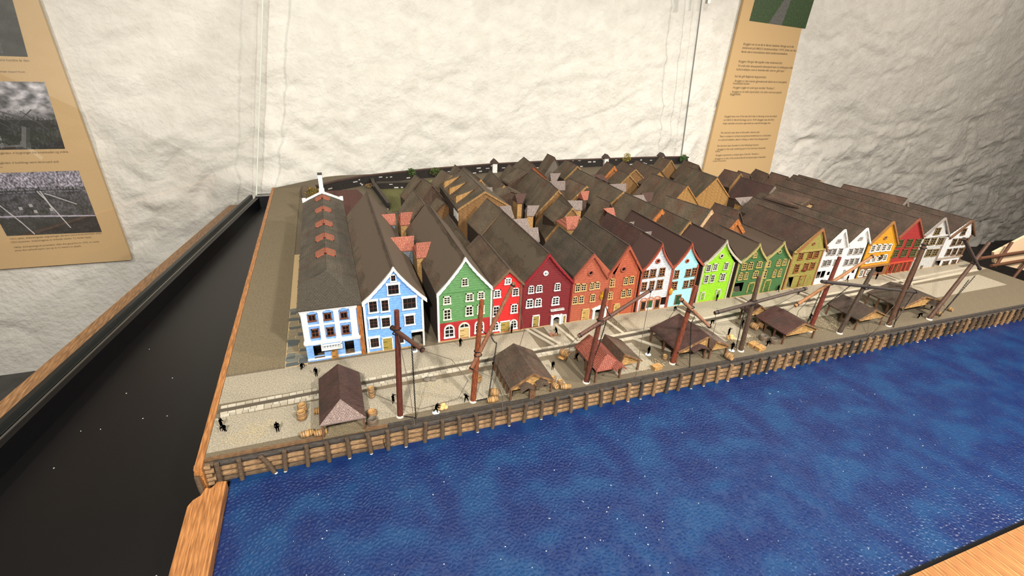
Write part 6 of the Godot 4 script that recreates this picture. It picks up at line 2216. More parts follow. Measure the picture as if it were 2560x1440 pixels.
func build_people():
	var y := 0.0012
	figure("two-handed carrier in black and white at the far left of the quay, facing right", Vector3(-0.139, y, 0.170), 1.2, "carry", "white")
	figure("dark-clad carrier beside the white-shirted one at the far left of the quay", Vector3(-0.132, y, 0.181), -0.6, "bend", "navy")
	figure("lone man in a black suit standing on the open left quay", Vector3(-0.047, y, 0.209), 0.1, "stand", "black", false)
	figure("man in dark coat bending over a box at the slate paving's corner", Vector3(-0.012, y, 0.026), 0.9, "bend", "black")
	figure("man in dark blue with a tan pack beside the blue and white house", Vector3(0.017, y, 0.060), -0.4, "carry", "navy")
	figure("black figure on a white disc by the blue house's passage", Vector3(0.223, y, 0.023), 0.0, "stand", "black", true, true)
	figure("man in black carrying a tan bundle before the green house", Vector3(0.326, y, 0.033), 0.3, "carry", "black")
	figure("man in black with a white apron before the scarlet house door", Vector3(0.459, y, 0.010), 0.8, "stand", "white")
	figure("dark man pushing the red-wheeled barrow", Vector3(0.561, y, 0.048), -2.0, "push", "brown")
	figure("black figure on a white disc pushing sacks near the first crane", Vector3(0.226, 0.0, 0.238), 1.3, "push", "black", true, true)
	figure("man in black hauling a rope at the tan mast", Vector3(0.288, y, 0.226), -0.9, "pull", "black")
	figure("man half hidden behind the first red mast", Vector3(0.154, y, 0.190), 0.7, "reach", "black")
	figure("man pulling the hand cart by its shafts", Vector3(0.558, y, 0.160), 0.9, "pull", "black")
	figure("man in black carrying a tan crate above the kegs", Vector3(0.493, y, 0.177), 0.0, "carry", "navy")
	figure("man in black on a white disc standing between the sheds", Vector3(0.731, 0.0, 0.184), 0.2, "stand", "black", false, true)
	figure("man in dark clothes with baskets by the turquoise house's door", Vector3(0.922, y, 0.024), -0.5, "bend", "black")
	figure("white-shirted man at the lime-green house's door", Vector3(1.078, y, 0.006), 0.5, "stand", "white")
	figure("man behind the yellow-gabled shed with a tan sack", Vector3(0.966, y, 0.115), 0.6, "bend", "navy")
	figure("man in black lifting bales under the level boom", Vector3(0.974, y, 0.170), 0.2, "reach", "black")
	figure("man on a white disc by the annexe, facing the bales", Vector3(0.935, 0.0, 0.226), 2.6, "stride", "black", true, true)
	figure("stooping man in black and white by the grey drums", Vector3(1.031, y, 0.236), 0.4, "bend", "white")
	figure("pale-shirted man walking behind the grey-brown mast", Vector3(1.04, y, 0.145), 0.2, "stride", "white")
	figure("grey-clad man walking before the dark green twins", Vector3(1.304, y, 0.006), 0.6, "stride", "brown")
	figure("dark man under the level boom's right tip", Vector3(1.347, y, 0.041), -0.2, "stand", "black")
	figure("man in black on the long ribbed roof shed's far side", Vector3(1.19, y, 0.128), 0.3, "reach", "black")
	figure("white-clad man by the bright red-brown mast's chain", Vector3(1.245, y, 0.17), -0.3, "carry", "white")
	figure("small dark figure before the second white house", Vector3(1.585, y, 0.01), 0.4, "stride", "black")
	figure("dark figure with a bundle before the mustard house, left of two", Vector3(1.672, y, 0.012), 0.3, "carry", "brown")
	figure("black figure before the mustard house, right of two", Vector3(1.70, y, 0.022), 0.0, "stand", "black")
	figure("dark man by the porch shed's left back corner", Vector3(0.372, y, 0.138), 0.4, "stand", "navy")
	figure("man in dark brown stooping beside the large blackish shed", Vector3(1.56, y, 0.244), 0.8, "bend", "brown")
	figure("man in black near the last crane's base", Vector3(1.655, y, 0.218), -0.4, "stand", "black")

# ------------------------------------------------------------------ posters on the stone wall
func photo(kind: String, sd: int, w: int, h: int) -> ImageTexture:
	# generic documentary pictures: smoky ruins, a dug trench with planks, a lawn before an old house
	var im := Image.create(w, h, false, Image.FORMAT_RGB8)
	var n := FastNoiseLite.new()
	n.seed = sd
	n.frequency = 0.02
	n.fractal_octaves = 5
	var m := FastNoiseLite.new()
	m.seed = sd + 5
	m.frequency = 0.09
	for y in h:
		for x in w:
			var u := float(x) / w
			var v := float(y) / h
			var a := n.get_noise_2d(x, y * 1.4)
			var b := m.get_noise_2d(x * 1.6, y)
			var c := Color.BLACK
			if kind == "smoke":
				var sky := clampf(0.62 + 0.5 * a - 0.15 * v, 0.0, 1.0)
				var ground := clampf(0.20 + 0.5 * a + 0.45 * b, 0.02, 0.8)
				var k := smoothstep(0.36, 0.5, v + 0.18 * a - 0.1 * u)
				var g := lerpf(sky, ground, k)
				if u > 0.45 and v > 0.55: g *= 0.45
				c = Color(g, g * 0.98, g * 1.0)
			elif kind == "trench":
				var g := clampf(0.24 + 0.22 * a + 0.22 * b, 0.03, 0.7)
				if v < 0.24 + 0.05 * a: g = clampf(0.55 + 0.5 * b + 0.2 * a, 0.2, 0.95)
				if absf(v - 0.26) < 0.018 or absf(v - 0.31) < 0.008: g = 0.5 if b > -0.1 else 0.2
				if absf(v - 0.70 - 0.04 * (u - 0.5)) < 0.012: g = 0.7
				if v > 0.72: g *= 0.55
				c = Color(g * 0.98, g * 0.94, g * 1.02)
			elif kind == "street":
				var g := clampf(0.16 + 0.35 * a + 0.5 * b * b, 0.02, 0.8)
				if u > 0.8: g *= 0.5
				c = Color(g, g, g * 1.02)
			else:
				if v < 0.45:
					c = Color(0.22 + 0.15 * a, 0.18 + 0.1 * a, 0.15 + 0.1 * a) if u < 0.35 or u > 0.62 else Color(0.3 + 0.2 * a, 0.16, 0.12)
					if u > 0.55: c = Color(0.26 + 0.12 * a, 0.13 + 0.04 * b, 0.09)
					if v < 0.2 and u < 0.5: c = Color(0.45 + 0.2 * a, 0.47 + 0.2 * a, 0.45 + 0.2 * a)
				else:
					c = Color(0.16 + 0.08 * b, 0.26 + 0.1 * b, 0.08)
					if absf(u - 0.52 - 0.25 * (0.7 - v)) < 0.03 + 0.16 * (v - 0.45): c = Color(0.40, 0.40, 0.37) * (0.85 + 0.2 * b)
			im.set_pixel(x, y, c)
	if kind == "trench":
		for q in [[0.02, 0.34, 0.28, 0.98], [0.50, 0.30, 0.68, 0.90], [0.56, 0.34, 0.84, 0.52], [0.53, 0.30, 0.57, 0.58]]:
			for i in 200:
				var t := i / 199.0
				im.fill_rect(Rect2i(int(lerpf(q[0], q[2], t) * w), int(lerpf(q[1], q[3], t) * h), 3, 2), Color(0.78, 0.76, 0.76))
		for q in [[0.25, 0.54], [0.36, 0.50], [0.38, 0.60], [0.55, 0.58]]:
			im.fill_rect(Rect2i(int(q[0] * w), int(q[1] * h), 9, 10), Color(0.66, 0.64, 0.64))
	if kind == "smoke":
		for q in [[0.4, 0.5, 0.55, 0.66], [0.5, 0.42, 0.86, 0.60], [0.62, 0.62, 0.80, 0.40], [0.44, 0.44, 0.60, 0.60], [0.7, 0.42, 0.9, 0.7]]:
			for i in 200:
				var t := i / 199.0
				im.fill_rect(Rect2i(int(lerpf(q[0], q[2], t) * w), int(lerpf(q[1], q[3], t) * h), 2, 2), Color(0.24, 0.23, 0.24))
	if kind == "lawn":
		for q in [[0.46, 0.18], [0.62, 0.1]]: im.fill_rect(Rect2i(int(q[0] * w), int(q[1] * h), 5, int(0.34 * h)), Color(0.12, 0.08, 0.06))
	return ImageTexture.create_from_image(im)

func poster(n: String, label: String, poly: PackedVector2Array, photos: Array, lines: Array, ink: Color):
	var t := thing(n, label, "poster")
	var s := MB.new()
	s.prism(poly, -1.856, -1.838)
	part("board", s, rich("poster_card", c8(206, 172, 122), "paper", "", Vector3(3, 3, 3), 0.85), t)
	for p in photos:
		# picture corners: top left, top right, bottom right, bottom left
		var q := MB.new()
		q.quad(Vector3(p[4].x, p[4].y, -1.8372), Vector3(p[3].x, p[3].y, -1.8372), Vector3(p[2].x, p[2].y, -1.8372), Vector3(p[1].x, p[1].y, -1.8372), Vector2(0, 1), Vector2(1, 1), Vector2(1, 0), Vector2(0, 0))
		var m := StandardMaterial3D.new()
		m.resource_name = "photo_" + p[0]
		m.albedo_texture = photo(p[0], p[5], 256, 200)
		m.roughness = 0.6
		part("photograph", q, m, t)
	for l in lines:
		lettering(l[3], Vector3(l[0], l[1] - 0.006, -1.8374), l[2], 0.0, ink, t, "text_line")

func build_posters():
	poster("wall_poster", "wide sand-coloured board with black-and-white photographs on the wall at the left", PackedVector2Array([Vector2(-2.2, -0.405), Vector2(-0.907, -0.4212), Vector2(-0.901, -0.413), Vector2(-0.934, 0.72), Vector2(-0.95, 1.3), Vector2(-2.2, 1.3)]), [
		["street", Vector2(-1.42, 0.86), Vector2(-1.005, 0.86), Vector2(-1.031, 0.506), Vector2(-1.42, 0.508), 41],
		["smoke", Vector2(-1.40, 0.41), Vector2(-1.0042, 0.41), Vector2(-1.0145, 0.1322), Vector2(-1.40, 0.134), 42],
		["trench", Vector2(-1.37, 0.034), Vector2(-0.9935, 0.034), Vector2(-0.9845, -0.2647), Vector2(-1.345, -0.2547), 43]], TEXT_LEFT, c8(74, 56, 40))
	poster("wall_poster", "tall narrow sand-coloured text board with a lawn photograph, behind the roofs at the right", PackedVector2Array([Vector2(2.562, -0.35), Vector2(3.20, -0.35), Vector2(3.118, 0.977), Vector2(3.10, 1.45), Vector2(2.62, 1.45), Vector2(2.604, 0.944)]), [
		["lawn", Vector2(2.70, 1.16), Vector2(3.18, 1.18), Vector2(3.1594, 0.8145), Vector2(2.6796, 0.8355), 44]], TEXT_RIGHT, c8(70, 62, 54))

# ------------------------------------------------------------------ solid stand-ins for a reflection in the glass, right of the model
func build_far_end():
	var t := thing("reflection_hut", "brown clapboard front standing in for a reflection in the glass, just beyond the right end of the model", "hut", Vector3(2.5, -0.145, 0.02))
	var w := rich("stand_in_board", c8(150, 108, 84), "grain", "", Vector3(8, 50, 50), 0.85)
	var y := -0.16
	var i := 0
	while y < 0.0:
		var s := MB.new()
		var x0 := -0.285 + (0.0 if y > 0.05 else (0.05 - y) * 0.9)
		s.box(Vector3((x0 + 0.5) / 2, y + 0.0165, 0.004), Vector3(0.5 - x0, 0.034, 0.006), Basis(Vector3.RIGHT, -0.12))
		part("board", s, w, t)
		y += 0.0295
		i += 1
	var p := thing("reflection_board", "cream-coloured board behind the clapboards, standing in for a pale reflection at the right edge", "board", Vector3(2.5, 0, 0.045))
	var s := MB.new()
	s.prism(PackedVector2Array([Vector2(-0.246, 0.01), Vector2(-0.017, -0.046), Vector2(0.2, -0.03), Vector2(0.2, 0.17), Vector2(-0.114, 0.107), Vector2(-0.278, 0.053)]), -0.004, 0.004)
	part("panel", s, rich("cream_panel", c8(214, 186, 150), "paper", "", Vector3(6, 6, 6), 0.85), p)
	var f := thing("reflection_poles", "crossed brown poles before the cream board, standing in for a reflection at the right edge", "poles", Vector3(2.3, 0, 0.06))
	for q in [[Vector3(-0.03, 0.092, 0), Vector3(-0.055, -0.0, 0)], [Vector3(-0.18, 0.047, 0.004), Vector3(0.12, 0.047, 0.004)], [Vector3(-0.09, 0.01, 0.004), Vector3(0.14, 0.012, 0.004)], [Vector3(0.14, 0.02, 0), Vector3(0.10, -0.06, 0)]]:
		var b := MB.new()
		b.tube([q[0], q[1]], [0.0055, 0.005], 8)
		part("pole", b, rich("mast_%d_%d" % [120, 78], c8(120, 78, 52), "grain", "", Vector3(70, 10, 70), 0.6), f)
	var pb := MB.new()  # support added only to carry the stand-in figure
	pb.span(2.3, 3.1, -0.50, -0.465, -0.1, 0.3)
	single("plinth", pb, rich("stand_in_board", c8(150, 108, 84), "grain", "", Vector3(8, 50, 50), 0.85), "low brown plinth added under the figure that stands in for a reflection at the right edge", "plinth")
	figure("large figure in bright blue jacket and dark cap, standing in for a reflection at the right edge of the picture", Vector3(2.535, -0.465, 0.12), -0.9, "carry", "blue", true, false, 0.30)  # solid figure put where the glass reflects one

# ------------------------------------------------------------------ measured sizes
const HOUSE = {
	"h1": {"a": [0.0615,0.1862], "l": [-0.0003,0.1267], "r": [0.1099,0.1237], "x0": 0.0025, "x1": 0.1202, "len": 0.6, "it": [["sw",0.0146,0.0984,0.0286,0.1128],["sw",0.0445,0.0973,0.0589,0.1126],["sw",0.0768,0.0953,0.0903,0.1115],["sp",0.0125,0.0929,0.0326,0.1187],["sp",0.0441,0.0923,0.0626,0.1185],["sp",0.075,0.0919,0.0943,0.1175],["mw",0.0154,0.06,0.031,0.0782],["mw",0.0465,0.0584,0.0594,0.0788],["mw",0.0769,0.0586,0.091,0.0781],["mp",0.0134,0.0566,0.0324,0.0854],["mp",0.0419,0.0547,0.0633,0.0856],["mp",0.0739,0.0537,0.093,0.0846],["band",0.046,0.0776,0.062,0.0996],["band2",-0.0028,0.0422,0.1107,0.0518],["balc",0.0312,0.0314,0.0732,0.0424],["o",0.0148,0.0096,0.0353,0.0368],["o",0.078,0.0095,0.097,0.0359],["d",0.0491,-0.0033,0.0619,0.0273],["base",0.0014,0.0047,0.1114,0.0107],["post",0.1098,-0.0045,0.121,0.1246],["corn",-0.0019,0.1168,0.1101,0.1258]]},
	"h2": {"a": [0.1912,0.2028], "l": [0.1225,0.1265], "r": [0.2575,0.1188], "x0": 0.1236, "x1": 0.25, "len": 0.597, "it": [["w22",0.1835,0.1682,0.1963,0.1843],["w32h",0.1753,0.137,0.2018,0.1632],["w22h",0.1338,0.0999,0.154,0.1302],["w22h",0.1595,0.0991,0.1778,0.1298],["w32h",0.2049,0.0976,0.2364,0.1278],["w22h",0.1315,0.0609,0.1523,0.0888],["w22h",0.1569,0.0598,0.1784,0.0871],["w22h",0.2077,0.0578,0.2306,0.0846],["w32h",0.1293,0.0119,0.1513,0.0397],["w22",0.1906,0.0134,0.2066,0.0354],["d",0.1562,0.0021,0.1794,0.0333],["o",0.2214,0.0016,0.2462,0.038]]},
	"h3": {"a": [0.346,0.2088], "l": [0.281,0.1251], "r": [0.4098,0.1276], "x0": 0.2817, "x1": 0.4102, "len": 0.429, "it": [["w",0.3375,0.1385,0.3525,0.1572],["w",0.2952,0.098,0.3123,0.1175],["w",0.3469,0.0987,0.3651,0.1184],["w",0.3745,0.1002,0.3911,0.1194],["w",0.2946,0.0578,0.3128,0.0857],["w",0.3461,0.0608,0.3642,0.0864],["w",0.3744,0.0621,0.3916,0.0861],["wa",0.2953,0.0095,0.3201,0.0437],["wa",0.368,0.0104,0.3915,0.0436],["da",0.3295,0.0036,0.3569,0.0444],["split",0.3367,0.0401,0.3527,0.0621]]},
	"h4": {"a": [0.4496,0.1684], "l": [0.4106,0.1292], "r": [0.4885,0.1258], "x0": 0.4103, "x1": 0.4835, "len": 0.238, "it": [["w",0.4394,0.1301,0.4558,0.1458],["w",0.4133,0.0985,0.4305,0.1187],["w",0.4592,0.0978,0.4751,0.1175],["w",0.4128,0.0497,0.4284,0.0763],["w",0.4572,0.0515,0.4746,0.0753],["wa",0.4112,0.009,0.4297,0.0348],["wa",0.4563,0.0073,0.4758,0.0334],["d",0.4315,0.0036,0.4571,0.0315]]},
	"h5": {"a": [0.5468,0.1971], "l": [0.4878,0.124], "r": [0.6172,0.1164], "x0": 0.4844, "x1": 0.6167, "len": 0.334, "it": [["r",0.5354,0.14,0.5486,0.1528],["w",0.4999,0.0988,0.5137,0.1181],["w",0.5195,0.099,0.5352,0.1172],["w",0.5678,0.0973,0.5826,0.1169],["w",0.4959,0.06,0.5143,0.0829],["w",0.5185,0.0596,0.536,0.0818],["w",0.5637,0.0579,0.5832,0.0801],["d",0.5152,0.0046,0.5339,0.0351],["portal",0.5646,0.0016,0.5948,0.0368],["sign",0.5623,0.0406,0.5986,0.047],["d",0.5971,0.0025,0.6074,0.025]]},
	"h6": {"a": [0.6661,0.1847], "l": [0.6183,0.1262], "r": [0.7117,0.1185], "x0": 0.6169, "x1": 0.7318, "len": 0.191, "it": [["r",0.6551,0.1236,0.6704,0.1432],["w",0.624,0.0866,0.6376,0.1083],["w",0.6403,0.087,0.6547,0.1062],["w",0.6647,0.0872,0.6767,0.1068],["w",0.6795,0.0878,0.6923,0.1066],["w",0.62,0.053,0.6339,0.0734],["w",0.638,0.0522,0.6518,0.0735],["w",0.6698,0.0529,0.6836,0.0736],["d",0.6513,0.0034,0.6714,0.0325],["portal",0.6812,0.0033,0.7222,0.0367],["emb",0.6972,0.0509,0.7104,0.0761]]},
	"h7": {"a": [0.7623,0.1962], "l": [0.7117,0.1185], "r": [0.812,0.1222], "x0": 0.7318, "x1": 0.8048, "len": 0.239, "it": [["r",0.7474,0.1236,0.7638,0.1428],["w",0.7211,0.0877,0.7353,0.1107],["w",0.7611,0.0887,0.7738,0.1095],["w",0.7776,0.0892,0.7917,0.1108],["w",0.7208,0.0529,0.7347,0.0738],["w",0.7597,0.052,0.7725,0.0741],["w",0.7764,0.0524,0.7898,0.0745],["d",0.7435,0.0029,0.7606,0.0349]]},
	"h8": {"a": [0.8583,0.1948], "l": [0.8126,0.1239], "r": [0.9067,0.122], "x0": 0.8122, "x1": 0.9093, "len": 0.086, "it": [["r",0.8482,0.1379,0.863,0.1516],["w",0.8173,0.1009,0.8327,0.1225],["w",0.8386,0.101,0.8557,0.1233],["w",0.8668,0.1011,0.883,0.1238],["w",0.8193,0.0645,0.8336,0.0884],["w",0.8431,0.0632,0.8569,0.0891],["w",0.866,0.063,0.8835,0.0894],["shop",0.828,0.0115,0.8787,0.033],["d",0.8466,0.0097,0.8616,0.0317],["o",0.8874,0.0094,0.9169,0.0334],["lant",0.8966,0.0407,0.9043,0.0599]]},
	"h9": {"a": [0.9511,0.1881], "l": [0.9067,0.122], "r": [1.0036,0.1203], "x0": 0.9093, "x1": 0.9909, "len": 0.285, "it": [["r",0.9435,0.1285,0.9548,0.1422],["w",0.9166,0.0881,0.9299,0.1115],["w",0.9527,0.0892,0.9674,0.1109],["w",0.973,0.0896,0.987,0.1123],["w",0.9132,0.0551,0.9316,0.0782],["w",0.9537,0.0554,0.9677,0.0766],["w",0.9738,0.0556,0.9886,0.0777],["d",0.9358,0.0063,0.9534,0.035]]},
	"h10": {"a": [1.065,0.1845], "l": [1.0071,0.1209], "r": [1.1335,0.1135], "x0": 1.0079, "x1": 1.1139, "len": 0.144, "it": [["r",1.0544,0.1308,1.0688,0.1454],["w",1.0177,0.0962,1.0328,0.1169],["w",1.0394,0.0968,1.0558,0.1175],["w",1.0785,0.0955,1.0924,0.1167],["w",1.0197,0.0618,1.0333,0.0851],["w",1.0408,0.0613,1.0544,0.0848],["w",1.0739,0.0615,1.0923,0.0846],["d",1.0203,0.0095,1.0344,0.0324],["d",1.0738,0.0098,1.0888,0.0339]]},
	"h11": {"a": [1.1854,0.1638], "l": [1.1372,0.1131], "r": [1.2259,0.1144], "x0": 1.1292, "x1": 1.2323, "len": 0.049, "it": [["w",1.1742,0.1215,1.186,0.138],["w",1.1435,0.0871,1.1591,0.1075],["w",1.1665,0.0867,1.1823,0.1082],["w",1.1965,0.0876,1.2152,0.1068],["w",1.1406,0.0566,1.1535,0.0786],["w",1.1612,0.0562,1.1737,0.0773],["w",1.1928,0.0568,1.2109,0.0785],["o",1.136,0.0147,1.1679,0.0446],["d",1.1863,0.0102,1.2096,0.0405]]},
	"h12": {"a": [1.2748,0.1619], "l": [1.2259,0.1144], "r": [1.3203,0.1068], "x0": 1.2323, "x1": 1.3199, "len": 0.16, "it": [["r",1.2641,0.1229,1.2767,0.1375],["w",1.2285,0.0862,1.2473,0.1056],["w",1.271,0.0858,1.2849,0.1048],["w",1.2933,0.0856,1.3071,0.1047],["w",1.2276,0.0515,1.2432,0.077],["w",1.2682,0.05,1.2792,0.074],["w",1.2887,0.0498,1.3002,0.0739],["d",1.2467,0.0068,1.2697,0.0421]]},
	"h13": {"a": [1.4111,0.189], "l": [1.3368,0.1224], "r": [1.4594,0.116], "x0": 1.327, "x1": 1.4481, "len": 0.247, "it": [["r",1.3901,0.1375,1.4004,0.1483],["w",1.3541,0.0966,1.3656,0.1182],["w",1.3922,0.0959,1.4018,0.119],["w",1.4157,0.0957,1.4275,0.1198],["w",1.3501,0.0549,1.3665,0.082],["w",1.3873,0.0608,1.4022,0.0816],["w",1.4129,0.0591,1.4288,0.081],["emb2",1.3724,0.0569,1.4124,0.0636],["oa",1.3402,0.0062,1.3589,0.0393],["d",1.3845,0.0051,1.407,0.0393]]},
	"h14": {"a": [1.5053,0.1791], "l": [1.4592,0.1285], "r": [1.5405,0.1238], "x0": 1.4514, "x1": 1.5459, "len": 0.132, "it": [["w",1.4928,0.1375,1.5007,0.1481],["w",1.4676,0.0999,1.4773,0.119],["w",1.4876,0.0984,1.4977,0.1185],["w",1.5132,0.0967,1.5261,0.1172],["w",1.465,0.0637,1.473,0.0834],["w",1.4827,0.0638,1.4916,0.0829],["w",1.5109,0.0631,1.5222,0.0812],["o",1.4528,0.022,1.4688,0.044],["o",1.4715,0.0258,1.4875,0.0478],["o",1.4972,0.0281,1.5084,0.041]]},
	"h15": {"a": [1.6001,0.1758], "l": [1.5469,0.1261], "r": [1.6354,0.1253], "x0": 1.5459, "x1": 1.6286, "len": 0.141, "it": [["w",1.5852,0.1378,1.5928,0.1472],["w",1.5601,0.0929,1.5702,0.1116],["w",1.5856,0.0916,1.5935,0.1108],["w",1.6054,0.0905,1.6171,0.1101],["w",1.5582,0.0565,1.5679,0.0764],["w",1.5817,0.0555,1.5907,0.0771],["w",1.6035,0.0546,1.6145,0.0761],["o",1.6067,0.0236,1.6175,0.0378],["d",1.5672,0.0082,1.5745,0.0381]]},
	"h16": {"a": [1.7081,0.1889], "l": [1.6398,0.1205], "r": [1.7693,0.1117], "x0": 1.6371, "x1": 1.7708, "len": 0.201, "it": [["r",1.6952,0.1266,1.7083,0.1431],["w",1.6567,0.0899,1.6666,0.1152],["w",1.681,0.0905,1.6914,0.115],["w",1.7069,0.0895,1.7162,0.1137],["w",1.7309,0.0887,1.7416,0.1119],["w",1.6547,0.0531,1.6686,0.0706],["w",1.6785,0.0536,1.6915,0.0728],["w",1.7038,0.0531,1.7155,0.0734],["w",1.7284,0.053,1.7423,0.0754],["emb3",1.7055,0.0575,1.7236,0.0772],["jet",1.6905,0.0288,1.7065,0.0508],["w",1.6425,0.007,1.6583,0.0317],["w",1.672,0.0082,1.6916,0.0296],["oa",1.7141,0.0097,1.7518,0.0323]]},
	"h17": {"a": [1.8264,0.189], "l": [1.763,0.1303], "r": [1.8832,0.123], "x0": 1.7681, "x1": 1.8851, "len": 0.225, "it": [["w",1.7725,0.0969,1.7917,0.1219],["w",1.8164,0.0934,1.8397,0.1189],["w",1.858,0.0901,1.8821,0.1161],["w",1.7691,0.0618,1.7909,0.0866],["w",1.8106,0.0592,1.8363,0.0847],["w",1.8547,0.0553,1.881,0.082],["beam",1.8141,0.0352,1.8301,0.0572],["shop",1.7727,0.0013,1.8752,0.0366],["o",1.77,0.0096,1.786,0.0316],["d",1.808,-0.0012,1.83,0.0286],["o",1.8526,0.0002,1.8593,0.0302]]},
	"h18": {"a": [1.9549,0.1828], "l": [1.8904,0.1255], "r": [2.0174,0.1147], "x0": 1.8851, "x1": 2.0064, "len": 0.105, "it": [["w",1.94,0.1251,1.9538,0.1486],["w",1.904,0.0909,1.9193,0.116],["w",1.9381,0.0893,1.9567,0.1128],["w",1.9755,0.0868,1.9961,0.1109],["w",1.8944,0.0522,1.9062,0.0765],["w",1.944,0.0472,1.9575,0.0725],["w",1.9757,0.0456,1.9926,0.0705],["d",1.942,-0.005,1.9496,0.0123]]},
	"h19": {"a": [2.1088,0.1641], "l": [2.0291,0.1074], "r": [2.1597,0.1059], "x0": 2.0064, "x1": 2.143, "len": 0.205, "it": [["w",2.0808,0.1116,2.0995,0.1355],["w",2.0539,0.0754,2.072,0.1005],["w",2.0865,0.0756,2.1011,0.0993],["w",2.1182,0.0743,2.1307,0.0977],["w",2.0493,0.0398,2.0663,0.0638],["w",2.0834,0.038,2.0973,0.0631],["w",2.1161,0.0354,2.1293,0.0617],["beam",2.0705,0.0218,2.0865,0.0438],["oa",2.0101,-0.0043,2.0406,0.0208],["w",2.0552,-0.0127,2.0849,0.0178],["w",2.1056,-0.0098,2.1236,0.0172]]},
}
# rear blocks: front ridge x z, back ridge x z, ridge height, half width, eave height
const REAR = {
	"h3b": [0.339,-0.451,0.335,-0.602,0.2,0.05,0.135],
	"h8b": [0.86,-0.09,0.848,-0.257,0.195,0.05,0.115],
	"b1": [0.404,-0.862,0.399,-0.905,0.17,0.05,0.109],
	"b2": [0.43,-0.776,0.413,-0.867,0.17,0.05,0.105],
	"c1": [0.533,-0.899,0.513,-0.992,0.17,0.103,0.064],
	"e1": [0.459,-0.71,0.451,-0.764,0.12,0.05,0.075],
	"e2": [0.433,-0.433,0.441,-0.574,0.12,0.05,0.04],
	"e3": [0.44,-0.301,0.433,-0.433,0.12,0.05,0.055],
	"h5b": [0.55,-0.343,0.543,-0.475,0.195,0.063,0.126],
	"h5c": [0.562,-0.557,0.57,-0.873,0.195,0.09,0.141],
	"h5d": [0.612,-0.775,0.602,-0.988,0.18,0.05,0.115],
	"g0": [0.602,-1.047,0.6,-1.121,0.16,0.05,0.095],
	"g1": [0.684,-0.715,0.706,-0.955,0.17,0.05,0.103],
	"g2": [0.693,-0.663,0.69,-0.721,0.165,0.053,0.144],
	"g4": [0.832,-0.983,0.839,-1.097,0.16,0.05,0.092],
	"f0": [0.83,-0.862,0.824,-0.936,0.18,0.079,0.137],
	"f1": [0.821,-0.543,0.85,-0.866,0.19,0.05,0.135],
	"f2": [0.802,-0.39,0.84,-0.578,0.175,0.05,0.11],
	"f3": [0.803,-0.412,0.784,-0.431,0.17,0.05,0.125],
	"i0": [0.923,-1.009,0.943,-1.188,0.17,0.072,0.167],
	"k9": [1.131,-1.251,1.15,-1.309,0.15,0.05,0.07],
	"j1": [1.089,-0.928,1.095,-1.056,0.18,0.054,0.127],
	"j2": [1.037,-0.477,1.039,-0.83,0.19,0.05,0.145],
	"j3": [0.995,-0.663,0.982,-0.778,0.165,0.064,0.115],
	"k1": [0.943,-0.404,0.935,-0.46,0.18,0.05,0.1],
	"n1": [1.037,-0.253,1.026,-0.448,0.195,0.05,0.137],
	"n3": [1.057,-0.145,1.053,-0.266,0.19,0.05,0.122],
	"o1": [1.189,-0.21,1.149,-0.384,0.195,0.05,0.136],
	"o2": [1.216,-0.126,1.203,-0.215,0.19,0.05,0.14],
	"q2": [1.355,-0.535,1.338,-0.744,0.18,0.05,0.129],
	"q1": [1.537,-0.589,1.557,-0.797,0.19,0.076,0.112],
	"m1": [1.307,-0.986,1.322,-1.08,0.16,0.05,0.098],
	"m2": [1.267,-0.797,1.32,-0.97,0.165,0.05,0.12],
	"m3": [1.372,-0.911,1.407,-1.077,0.16,0.05,0.115],
	"m4": [1.669,-1.059,1.657,-1.137,0.16,0.05,0.105],
	"m5": [1.461,-0.856,1.467,-1.054,0.165,0.05,0.12],
	"m6": [1.729,-0.928,1.74,-1.048,0.16,0.05,0.095],
	"r1": [1.738,-0.675,1.725,-0.758,0.18,0.05,0.126],
	"r2": [1.689,-0.445,1.671,-0.601,0.185,0.05,0.125],
	"r3": [1.807,-0.69,1.807,-0.732,0.17,0.05,0.105],
	"r4": [1.881,-0.664,1.901,-0.756,0.175,0.05,0.11],
	"r5": [1.912,-0.569,1.917,-0.657,0.175,0.133,0.16],
	"s1": [1.976,-0.485,1.971,-0.588,0.185,0.05,0.14],
	"s2": [2.004,-0.427,1.999,-0.493,0.17,0.05,0.105],
	"s3": [2.047,-0.184,2.0,-0.402,0.19,0.05,0.137],
	"o3": [1.301,-0.21,1.285,-0.304,0.185,0.05,0.12],
	"r6": [1.905,-0.581,1.923,-0.618,0.18,0.05,0.115],
	"r7": [1.654,-0.254,1.626,-0.379,0.19,0.067,0.172],
}
